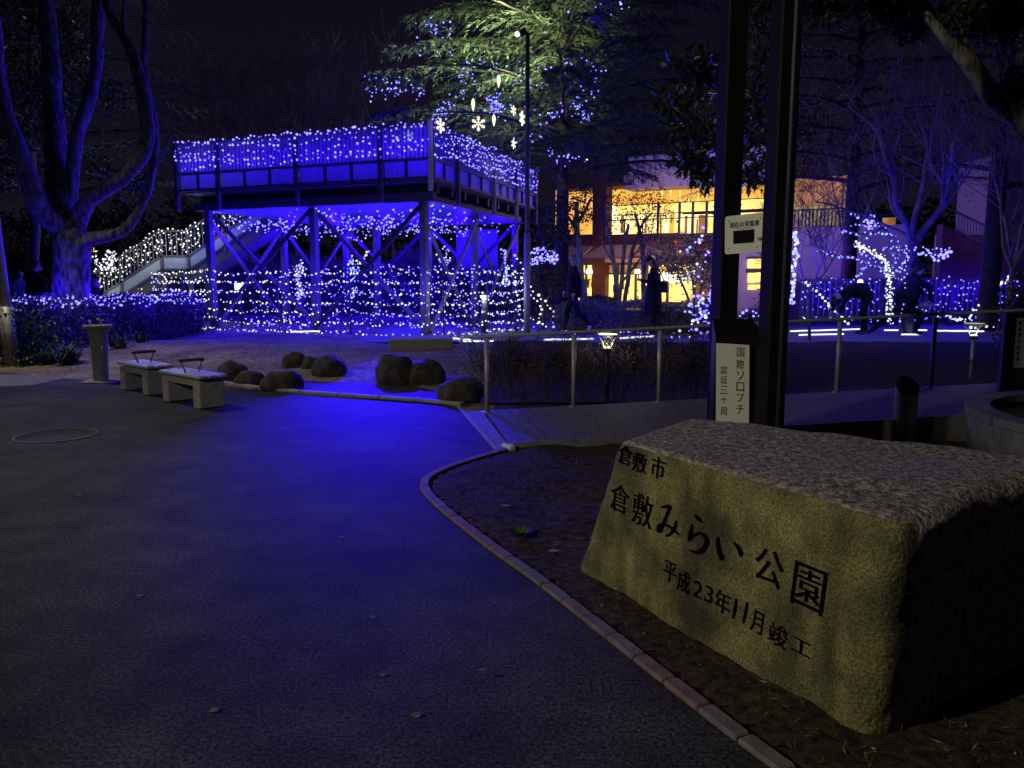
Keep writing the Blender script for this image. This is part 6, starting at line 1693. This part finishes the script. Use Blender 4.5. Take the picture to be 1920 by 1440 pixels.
# outdoor stair wall at the right edge
rs = empty('stair_wall', at(1850, 500, 21), 'sloping wall with railing descending to the right edge before a pale lilac building', 'wall'); rs.location.z = UP
RY = 21.0
a, b = at(1765, 415, RY), at(1960, 520, RY)
mb = MB(); a0, b0 = at(1765, 470, RY), at(1960, 560, RY); mb.hexa([Z(a0, UP), Z(b0, UP), Z(b0 + Vector((0, .3, 0)), UP), Z(a0 + Vector((0, .3, 0)), UP), Z(a0, at(1765, 420, RY).z), Z(b0, at(1960, 535, RY).z), Z(b0 + Vector((0, .3, 0)), at(1960, 535, RY).z), Z(a0 + Vector((0, .3, 0)), at(1765, 420, RY).z)]); build('wall', mb, 'wall_red', rs)
for k_, dv in enumerate((-38, 0)):
    mb = MB(); mb.beam(at(1790, 396 + dv * .0 + (0 if k_ == 0 else 34), RY - .05), at(1960, 476 + (0 if k_ == 0 else 42), RY - .05), .05, .05); build('rail', mb, 'wood_grey', rs)
for i in range(30):
    u = 1792 + i * 5.6; v0 = 396 + (u - 1790) * .47; mb = MB(); mb.beam(at(u, v0, RY - .05), at(u, v0 + 35 + (u - 1790) * .04, RY - .05), .02, .02); build('baluster', mb, 'wood_grey', rs)
lw = empty('lilac_building', at(1900, 480, 25), 'pale lilac wall of a building at the right edge behind the railing', 'building'); lw.location.z = 0
a, b = at(1868, 290, 25), at(2100, 600, 25); mb = MB(); mb.box(((a.x + b.x) / 2, 26, a.z / 2), (b.x - a.x, 2, a.z)); build('wall', mb, 'wall_white', lw)
a, b = at(1760, 440, 23.5), at(1860, 600, 23.5); mb = MB(); mb.box(((a.x + b.x) / 2, 23.6, a.z / 2), (b.x - a.x, .2, a.z)); build('low_wall', mb, 'wall_white', lw)
# small things before the building
p = at(1200, 575, 23); 
hedge([(at(1098, 600, 24).x, 24), (at(1150, 600, 24).x, 24), (at(1150, 600, 24).x, 24.8), (at(1098, 600, 24).x, 24.8)], .25, at(1120, 562, 24).z, 2500, 'small clipped box hedge left of the thin leaning trunks', 31, .08, .04, 'leaf_pink')

# ------------------------------------------------------------------ PEOPLE
def person(loc, facing, scale, J, mats, label, hair='hair', hairlong=0.0, coat=None, extras=None, cloth=('cloth_black', 'cloth_black', 'skin', 'leather'), headr=1.0, group=None):
    """J: joints in (forward, left, up) metres for a 1.7 m person"""
    loc = Vector(loc); ca, sa = math.cos(facing), math.sin(facing)
    def W(p): return loc + Vector((p[0] * ca - p[1] * sa, p[0] * sa + p[1] * ca, p[2])) * scale
    names = list(J.keys()); vs = [W(J[n][:3]) for n in names]; rad = [J[n][3] * scale for n in names]; ix = {n: i for i, n in enumerate(names)}
    E = [('pelvis', 'waist'), ('waist', 'chest'), ('chest', 'neck'), ('neck', 'head'), ('head', 'crown'), ('pelvis', 'hipL'), ('pelvis', 'hipR'), ('hipL', 'kneeL'), ('kneeL', 'ankL'), ('ankL', 'toeL'), ('hipR', 'kneeR'), ('kneeR', 'ankR'), ('ankR', 'toeR'), ('chest', 'shL'), ('chest', 'shR'), ('shL', 'elL'), ('elL', 'wrL'), ('wrL', 'haL'), ('shR', 'elR'), ('elR', 'wrR'), ('wrR', 'haR')]
    kinds = {}
    for a, b in E:
        k = 0
        if a[:3] in ('hip', 'kne') or (a == 'pelvis'): k = 1
        if a.startswith('ank'): k = 3
        if a in ('neck', 'head') or b in ('crown',) or a.startswith('wr'): k = 2
        kinds[(a, b)] = k
    edges = [(ix[a], ix[b]) for a, b in E]
    roots = [ix['pelvis']]
    # fingers: short chains rooted in the palm
    for S in 'LR':
        wr, ha = W(J['wr' + S][:3]), W(J['ha' + S][:3]); d = (ha - wr).normalized(); sd = d.cross(Vector((0, 0, 1))); sd = sd.normalized() if sd.length > .1 else Vector((1, 0, 0)); dn = d.cross(sd) * (1 if d.cross(sd).z < 0 else -1)
        for q, (o_, l_) in enumerate(((-.030, .070), (-.010, .080), (.010, .076), (.029, .060))):
            b0 = ha + sd * o_ * scale; k = len(vs); vs += [b0, b0 + (d * .85 + dn * .3) * l_ * .55 * scale, b0 + (d * .55 + dn * .8) * l_ * scale]; rad += [.010 * scale, .009 * scale, .007 * scale]; edges += [(k, k + 1), (k + 1, k + 2)]; roots.append(k)
        b0 = wr.lerp(ha, .5) + sd * .03 * scale; k = len(vs); vs += [b0, b0 + (sd * .6 + d * .7) * .035 * scale, b0 + (sd * .4 + d + dn * .3) * .065 * scale]; rad += [.011 * scale, .010 * scale, .008 * scale]; edges += [(k, k + 1), (k + 1, k + 2)]; roots.append(k)
    me = bpy.data.meshes.new('sk'); me.from_pydata([tuple(v - loc) for v in vs], edges, [])
    o = bpy.data.objects.new('sk', me); SC.collection.objects.link(o)
    o.modifiers.new('s', 'SKIN'); sm = o.modifiers.new('d', 'SUBSURF'); sm.levels = 2; sm.render_levels = 2
    sv_ = me.skin_vertices[0].data
    for i, r in enumerate(rad): sv_[i].radius = (r, r); sv_[i].use_root = i in roots
    dg = bpy.context.evaluated_depsgraph_get(); dg.update(); m2 = bpy.data.meshes.new_from_object(o.evaluated_get(dg)); bpy.data.objects.remove(o); bpy.data.meshes.remove(me)
    P = empty('person', loc, label, 'person', group)
    segs_ = [(vs[ix[a]] - loc, vs[ix[b]] - loc, rad[ix[a]], rad[ix[b]], kinds[(a, b)]) for a, b in E]
    fs = len(vs)
    for a, b in edges[len(E):]: segs_.append((vs[a] - loc, vs[b] - loc, rad[a], rad[b], 2))
    for pl in m2.polygons:
        c = pl.center; best = 9; bk = 0
        for a, b, ra, rb, k in segs_:
            t = max(0, min(1, (c - a).dot(b - a) / max(1e-9, (b - a).length_squared))); dd = (c - a.lerp(b, t)).length - (ra * (1 - t) + rb * t)
            if dd < best: best = dd; bk = k
        pl.material_index = bk; pl.use_smooth = True
    body = link('body', m2, list(cloth), P)
    # hair / face
    h0, h1 = W(J['head'][:3]), W(J['crown'][:3]); fwd = Vector((ca, sa, 0)); upv = (h1 - h0).normalized(); fwd = (fwd - upv * fwd.dot(upv)).normalized(); lf = upv.cross(fwd); c = h0.lerp(h1, .45); R = .098 * scale * headr
    mb = MB(); n, m_ = 16, 10
    for i in range(m_ + 1):
        th = math.pi * i / m_ * .62
        for j in range(n):
            ph = 2 * math.pi * j / n; dloc = (math.sin(th) * math.cos(ph), math.sin(th) * math.sin(ph), math.cos(th)); back = max(0, -dloc[0])
            q = c + fwd * (dloc[0] * R * 1.14 - R * .12) + lf * dloc[1] * R * 1.02 + upv * (dloc[2] * R * 1.18 - back * R * .35 * (1 if i > 6 else 0) + R * .12)
            if dloc[0] > .3 and i > 6: q = q + upv * R * .45
            if hairlong and i == m_ and back > .05: q = q - upv * hairlong * scale * back - fwd * .02
            mb.v.append(q)
    for i in range(m_):
        for j in range(n): a = i * n + j; b = i * n + (j + 1) % n; mb.face((a, a + n, b + n, b), 0, True)
    build('hair', mb, hair, P)
    mb = MB(); nose = c + fwd * R * 1.02 - upv * R * .1; k = len(mb.v); mb.v += [nose + upv * .03 * scale - fwd * .01, nose + fwd * .022 * scale - upv * .01 * scale, nose + lf * .014 * scale - upv * .015 * scale - fwd * .01, nose - lf * .014 * scale - upv * .015 * scale - fwd * .01]
    mb.face((0, 1, 2)); mb.face((0, 3, 1)); mb.face((1, 3, 2)); mb.face((0, 2, 3)); build('nose', mb, cloth[2], P)
    for s_ in (-1, 1):
        mb = MB(); mb.ico(c + fwd * R * .88 + lf * s_ * R * .38 + upv * R * .08, .011 * scale); build('eye', mb, 'ink', P)
        mb = MB(); mb.tube([c + lf * s_ * R * .98 + upv * .015, c + lf * s_ * R * 1.05 - upv * .02], .014 * scale, 6); build('ear', mb, cloth[2], P)
    if coat:
        top, bot, r0, r1, cm = coat; mb = MB(); n = 20; ct, cb_ = Vector(J[top][:3]), Vector(bot)
        for i in range(7):
            t = i / 6; cc = ct.lerp(cb_, t); rr = r0 + (r1 - r0) * t ** .8
            for j in range(n):
                a = 2 * math.pi * j / n; f = 1 + .05 * math.sin(a * 5 + t * 3) * t
                mb.v.append(W((cc.x + math.cos(a) * rr * .78 * f, cc.y + math.sin(a) * rr * f, cc.z)))
        for i in range(6):
            for j in range(n): a = i * n + j; b = i * n + (j + 1) % n; mb.face((a, a + n, b + n, b), 0, True)
        build('coat', mb, cm, P)
    if extras: extras(P, W)
    return P
BASE = dict(pelvis=(0, 0, .93, .125), waist=(0, 0, 1.08, .12), chest=(0, 0, 1.30, .14), neck=(.0, 0, 1.46, .055), head=(.02, 0, 1.55, .080), crown=(.02, 0, 1.64, .085),
            hipL=(0, .09, .88, .085), hipR=(0, -.09, .88, .085), kneeL=(.02, .10, .48, .058), kneeR=(.02, -.10, .48, .058), ankL=(0, .10, .09, .042), ankR=(0, -.10, .09, .042), toeL=(.15, .11, .035, .035), toeR=(.15, -.11, .035, .035),
            shL=(0, .18, 1.39, .062), shR=(0, -.18, 1.39, .062), elL=(-.02, .23, 1.11, .046), elR=(-.02, -.23, 1.11, .046), wrL=(.04, .24, .88, .032), wrR=(.04, -.24, .88, .032), haL=(.06, .24, .80, .034), haR=(.06, -.24, .80, .034))
def pose(**k): d = dict(BASE); d.update(k); return d
PG = 'people in the park'
p = gp(1076, 628, UP)
person((p.x, p.y, UP), math.pi, 1.0, pose(kneeL=(.16, .09, .50, .065), ankL=(.20, .09, .10, .045), toeL=(.34, .10, .05, .036), kneeR=(-.08, -.09, .50, .065), ankR=(-.36, -.09, .20, .045), toeR=(-.30, -.09, .06, .036), elL=(-.10, .24, 1.12, .055), wrL=(.02, .25, .90, .04), haL=(.06, .25, .82, .036), elR=(.05, -.24, 1.13, .055), wrR=(.18, -.24, .93, .04), haR=(.22, -.24, .86, .036), chest=(.02, 0, 1.30, .165), waist=(0, 0, 1.08, .15)),
       None, 'person with greying hair in a dark jacket walking left behind the handrail', 'hair_grey', 0, ('chest', (0, 0, .80), .17, .23, 'cloth_navy'), cloth=('cloth_navy', 'cloth_black', 'skin', 'cloth_pale'))
def pack(P, W):
    mb = MB(); c = W((-.23, -.02, 1.03)); mb.box((c.x, c.y, c.z), (.16, .26, .26), 0, 0, .04); build('shoulder_bag', mb, 'leather', P)
    mb = MB(); mb.tube([W((-.22, 0, 1.15)), W((-.08, .1, 1.40)), W((.06, .14, 1.38)), W((-.10, .16, 1.15))], .014, 6); build('bag_strap', mb, 'leather', P)
    mb = MB(); c = W((.33, 0, 1.22)); mb.box((c.x, c.y, c.z), (.012, .075, .15)); build('phone', mb, 'dark_metal', P)
    mb = MB(); c = W((.322, 0, 1.22)); mb.box((c.x, c.y, c.z), (.006, .066, .135)); build('phone_screen', mb, 'lamp_dim', P)
p = gp(1224, 628, UP)
person((p.x, p.y, UP), math.pi, 1.0, pose(head=(.07, 0, 1.53, .08), crown=(.10, 0, 1.61, .085), neck=(.03, 0, 1.45, .055), elL=(.08, .22, 1.12, .05), wrL=(.27, .08, 1.15, .036), haL=(.31, .03, 1.19, .034), elR=(.02, -.23, 1.10, .05), wrR=(.04, -.24, .88, .036), haR=(.05, -.24, .80, .036)),
       None, 'person with long dark hair in a dark coat looking down at a phone', 'hair', .34, ('chest', (0, 0, .42), .17, .25, 'cloth_brown'), pack, cloth=('cloth_brown', 'cloth_black', 'skin', 'leather'))
# crouching pair at right
p = gp(1620, 628, UP)
person((p.x, p.y, UP), math.pi, 1.0, pose(pelvis=(-.02, 0, .90, .19), waist=(.14, 0, .98, .22), chest=(.38, 0, .92, .22), neck=(.52, 0, .88, .06), head=(.60, 0, .80, .08), crown=(.67, 0, .74, .085), hipL=(0, .09, .86, .10), hipR=(-.04, -.09, .86, .10), kneeL=(.10, .10, .46, .07), kneeR=(-.02, -.10, .46, .07), shL=(.42, .17, .92, .065), shR=(.42, -.17, .92, .065), elL=(.55, .2, .70, .05), elR=(.58, -.2, .70, .05), wrL=(.62, .16, .48, .036), wrR=(.66, -.14, .50, .036), haL=(.65, .14, .41, .034), haR=(.69, -.12, .43, .034)),
       None, 'person in a dark padded jacket bending down to the left before the fence', 'hair', 0, None, cloth=('cloth_black', 'cloth_black', 'skin', 'leather'))
def bag2(P, W):
    mb = MB(); c = W((.36, .0, .62)); mb.box((c.x, c.y, c.z), (.34, .2, .12), 0, 0, .05); build('bag', mb, 'cloth_pale', P)
p = gp(1698, 630, UP)
person((p.x, p.y, UP), 0.0, 1.05, pose(pelvis=(-.02, 0, .58, .24), waist=(-.06, 0, .78, .27), chest=(.02, 0, 1.04, .24), neck=(.12, 0, 1.20, .06), head=(.20, 0, 1.29, .08), crown=(.25, 0, 1.37, .088), hipL=(-.05, .10, .54, .10), hipR=(-.05, -.10, .54, .10), kneeL=(-.34, .16, .34, .075), ankL=(-.62, .16, .10, .048), toeL=(-.72, .17, .05, .036), kneeR=(.22, -.16, .46, .075), ankR=(.10, -.16, .10, .048), toeR=(.25, -.17, .05, .036),
       shL=(.02, .19, 1.12, .07), shR=(.05, -.19, 1.12, .07), elL=(.28, .26, .98, .055), elR=(.32, -.22, .96, .055), wrL=(.40, .14, .80, .038), wrR=(.38, -.12, .72, .038), haL=(.40, .10, .73, .034), haR=(.36, -.08, .66, .034)),
       None, 'person in a dark coat squatting and looking down to the right before the bare tree', 'hair', .12, None, bag2, cloth=('cloth_navy', 'cloth_black', 'skin', 'leather'))
# people behind the hedge at left
def mask(P, W):
    mb = MB(); c = W((.105, 0, 1.545)); mb.box((c.x, c.y, c.z), (.05, .10, .075), math.pi * .7, 0, .015); build('face_mask', mb, 'cloth_pale', P)
def scarf(P, W):
    mb = MB(); mb.lathe(W((.02, 0, 1.40)), [(.10, 0), (.125, .04), (.11, .10), (.07, .12)], 14); build('scarf', mb, 'cloth_pale', P)
person((at(37, 560, 17.6).x, 17.6, -.02), 1.9, .98, pose(), None, 'person in a faded denim jacket standing behind the hedge at far left', 'hair', .05, None, cloth=('cloth_denim', 'cloth_navy', 'skin', 'leather'))
person((at(68, 560, 16.4).x, 16.4, .08), .9, 1.02, pose(chest=(0, 0, 1.30, .2), waist=(0, 0, 1.08, .2), pelvis=(0, 0, .93, .16), elL=(.05, .30, 1.12, .07), elR=(.05, -.30, 1.12, .07), wrL=(.2, .2, 1.0, .04), haL=(.26, .16, 1.0, .034), wrR=(.2, -.2, 1.0, .04), haR=(.26, -.16, 1.0, .034)), None, 'person in a bulky black jacket and white face mask behind the hedge', 'hair', 0, None, mask, cloth=('cloth_black', 'cloth_black', 'skin', 'leather'))
person((at(178, 560, 18.0).x, 18.0, -.06), .1, .94, pose(elL=(.08, .2, 1.14, .05), wrL=(.25, .1, 1.1, .036), haL=(.3, .06, 1.12, .034)), None, 'person in dark coat and pale scarf standing right of the big trunk', 'hair', .1, None, scarf, cloth=('cloth_navy', 'cloth_black', 'skin', 'leather'))
sh_ = tree('shrub', (at(1907, 560, 11.5).x, 11.5, .15), 'narrow dark evergreen shrub at the right edge behind the handrail', 'shrub')
q_ = at(1907, 560, 11.5); shell_leaves('crown', [(q_.x, 11.5, .95, .26, .26, .62), (q_.x + .2, 11.6, .6, .3, .3, .4)], 2200, .06, .03, 'leaf_dark', sh_, 55, .2, kind='stuff')
mb = MB(); mb.tube([(q_.x, 11.5, .1), (q_.x, 11.5, .8)], .03, 6); build('stem', mb, 'bark_dark', sh_)
# bright lamp glinting behind the bending person
p = at(1613, 529, 18.8); o = empty('fence_lamp', p, 'single very bright warm bulb on top of the left fence section', 'lamp'); mb = MB(); mb.ico(p, .075); build('lamp_glass', mb, 'led_warm', o)
mb = MB(); mb.tube([(p.x, p.y, at(1613, 545, 18.8).z), p], .015, 5); build('stem', mb, 'dark_metal', o)

# ------------------------------------------------------------------ LIGHT GIVEN OFF BY THE STRINGS (gathered), LAMPS AND ADDED FILL
b_rail = RAIL_W
for i in range(14):
    s = LL * (i + .5) / 14; lamp('POINT', Z(C0 + eL * s - nL * .30, 4.02), BLUE, b_rail, .08, name='string_and_fill_glow'); lamp('POINT', Z(C0 + eL * s + nL * .25, 4.25), BLUE, b_rail * .22, .08, name='string_and_fill_glow'); lamp('POINT', Z(C0 + eL * s - nL * .26, 3.66), BLUE, 2.2, .06, name='string_and_fill_glow')
for i in range(12):
    s = LR * (i + .5) / 12; lamp('POINT', Z(C0 + eR * s - nR * .30, 4.10), BLUE, b_rail * .8, .08, name='string_and_fill_glow'); lamp('POINT', Z(C0 + eR * s + nR * .25, 4.25), BLUE, b_rail * .3, .08, name='string_and_fill_glow'); lamp('POINT', Z(C0 + eR * s - nR * .26, 3.66), BLUE, 2.5, .06, name='string_and_fill_glow')
for i in range(5):
    for j in range(3):
        c = inset(LL * (i + .5) / 5, 1.0 + (LR - 2) * j / 2); lamp('POINT', Z(c, 2.45), BLUE, CEIL_W, .2, name='string_and_fill_glow')
for i in range(5): lamp('POINT', Z(FA.lerp(FB_, (i + .5) / 5) + eR * 1.2, 1.0), BLUE, 30, .3, name='string_and_fill_glow')
for i in range(5): lamp('POINT', Z(FA.lerp(FB_, (i + .5) / 5) - eR * .5, 1.3), BLUE, 38, .2, name='string_and_fill_glow')
for i in range(6): lamp('POINT', Z(FD.lerp(FC, i / 5.0) * 1.0 + Vector((0, -.3, 0)), 1.0) if i < 2 else Z(FB_.lerp(FC, (i - 2) / 4), 1.0), (.85, .9, 1.0), 4, .2, name='string_and_fill_glow')
for t in (.1, .35, .6, .85): lamp('POINT', Z(on_hedge(t, .3), 1.22), BLUE, HEDGE_W, .1, name='string_and_fill_glow')
for t in (.0, .3, .6, .9): lamp('POINT', Z(on_hedge(t, -.16), .95), BLUE, HEDGE_W * .6, .1, name='string_and_fill_glow')
lamp('POINT', (-8.7, 13.7, 1.2), BLUE, HEDGE_W * .5, .1, name='string_and_fill_glow')
for a, b in segs:
    for t in (.25, .75): lamp('POINT', a.lerp(b, t) + Vector((0, -.5, .7)), (.95, 1, .9), 7, .15, name='string_and_fill_glow')
lamp('POINT', s_foot.lerp(s_land0, .5) + Vector((0, -.8, -.3)), (.95, 1, .9), 10, .2, name='string_and_fill_glow')
for (a, b, hh) in (FR1, FR2):
    n = round((b - a).length / 1.0)
    for i in range(n): lamp('POINT', Z(a.lerp(b, (i + .5) / n) + Vector((0, -.40, 0)), 1.0), BLUE, 26, .1, name='string_and_fill_glow'); lamp('POINT', Z(a.lerp(b, (i + .5) / n) + Vector((0, .42, 0)), 1.2), BLUE, 22, .1, name='string_and_fill_glow')
lamp('POINT', at(1668, 500, WY - .8), (.75, .8, 1), 5, .1, name='string_and_fill_glow')
for u in (1530, 1700, 1860): lamp('POINT', at(u, 480, 15.6), BLUE, 38, .3, name='string_and_fill_glow')
lamp('POINT', at(1640, 470, WY + .4), BLUE, 34, .2, name='string_and_fill_glow')
lamp('POINT', at(1740, 475, 17.9), BLUE, 26, .2, name='string_and_fill_glow')
lamp('POINT', at(1780, 330, 15.5), BLUE, 24, .2, name='string_and_fill_glow')
lamp('POINT', at(1318, 590, 16.1), BLUE, 16, .1, name='string_and_fill_glow')
lamp('POINT', at(1410, 592, 16.1), BLUE, 9, .1, name='string_and_fill_glow')
lamp('POINT', at(1245, 455, 17.3), (.85, .72, .9), 14, .2, name='string_and_fill_glow')  # added fill to brighten the reddish bush
lamp('POINT', at(1318, 520, 17.4), (.8, .75, 1), 14, .2, name='string_and_fill_glow')
lamp('POINT', at(1490, 500, 15.2), BLUE, 10, .1, name='string_and_fill_glow')
for u in (1080, 1150, 1220): lamp('POINT', at(u, 560, 17.1), BLUE, 13, .2, name='string_and_fill_glow')
lamp('POINT', at(1130, 620, 16.8), BLUE, 7, .1, name='string_and_fill_glow')
for u, Y in ((845, 636), (1060, 636), (1190, 631), (1540, 620), (1700, 619), (1800, 619)):
    q = gp(u, Y, UP); lamp('POINT', q + Vector((0, -.05, .10)), (.85, .92, 1), .8, .03, name='tube_glow')
# blue light in the cedar and on the trees
for (u, v, Y, w_) in ((730, 165, 18.2, 5), (815, 60, 18.4, 5), (930, 190, 17.6, 9), (1060, 210, 18, 8), (1110, 150, 18.4, 8), (1060, 300, 18.2, 7), (1120, 20, 18.4, 14), (870, 150, 17.8, 6)): lamp('POINT', at(u, v, Y), BLUE, w_, .1, name='string_and_fill_glow')
# floodlight at the pole top, towards the cedar
lamp('SPOT', fl_pos, (1.0, 1.0, .55), FLOOD_W, .06, aim=at(905, 60, 19.5), angle=160, blend=.5, name='flood_light')
# blue floodlight under the platform front, and a spot added to blue the tree
lamp('SPOT', at(700, 410, 16.2), BLUE, FLOODB_W, .10, aim=(-1.75, 10.0, 0), angle=28, blend=1.0, name='blue_flood')
lamp('SPOT', at(560, 405, 16.8), BLUE, 340, .12, aim=at(200, 230, 14.8), angle=56, blend=.8, name='blue_flood')
for u in (430, 540, 640, 740, 850, 960):
    lamp('POINT', at(u, 540, 25.6), BLUE, 90, .4, name='string_and_fill_glow')  # added blue fill on the rear thicket, away from any string
# warm light from the shop
for (u, v, w_) in ((1100, 520, 30), (1180, 530, 60), (1270, 520, 70), (1240, 400, 60), (1340, 400, 40), (1420, 510, 20), (1540, 370, 25)):
    q = fpt(u, v) + fnv * 1.0; lamp('POINT', q, (1, .6, .2), w_ * .65, .3, name='shop_light')
lamp('POINT', at(1300, 300, 27), (.33, .28, 1), 300, .5, name='string_and_fill_glow'); lamp('POINT', at(1520, 480, 24.6), (.12, .03, 1), 230, .5, name='string_and_fill_glow'); lamp('POINT', at(1900, 420, 19.8), (.5, .25, .8), 12, .3, name='string_and_fill_glow')  # added fill tinting the parapet and pale walls, no strings hang here
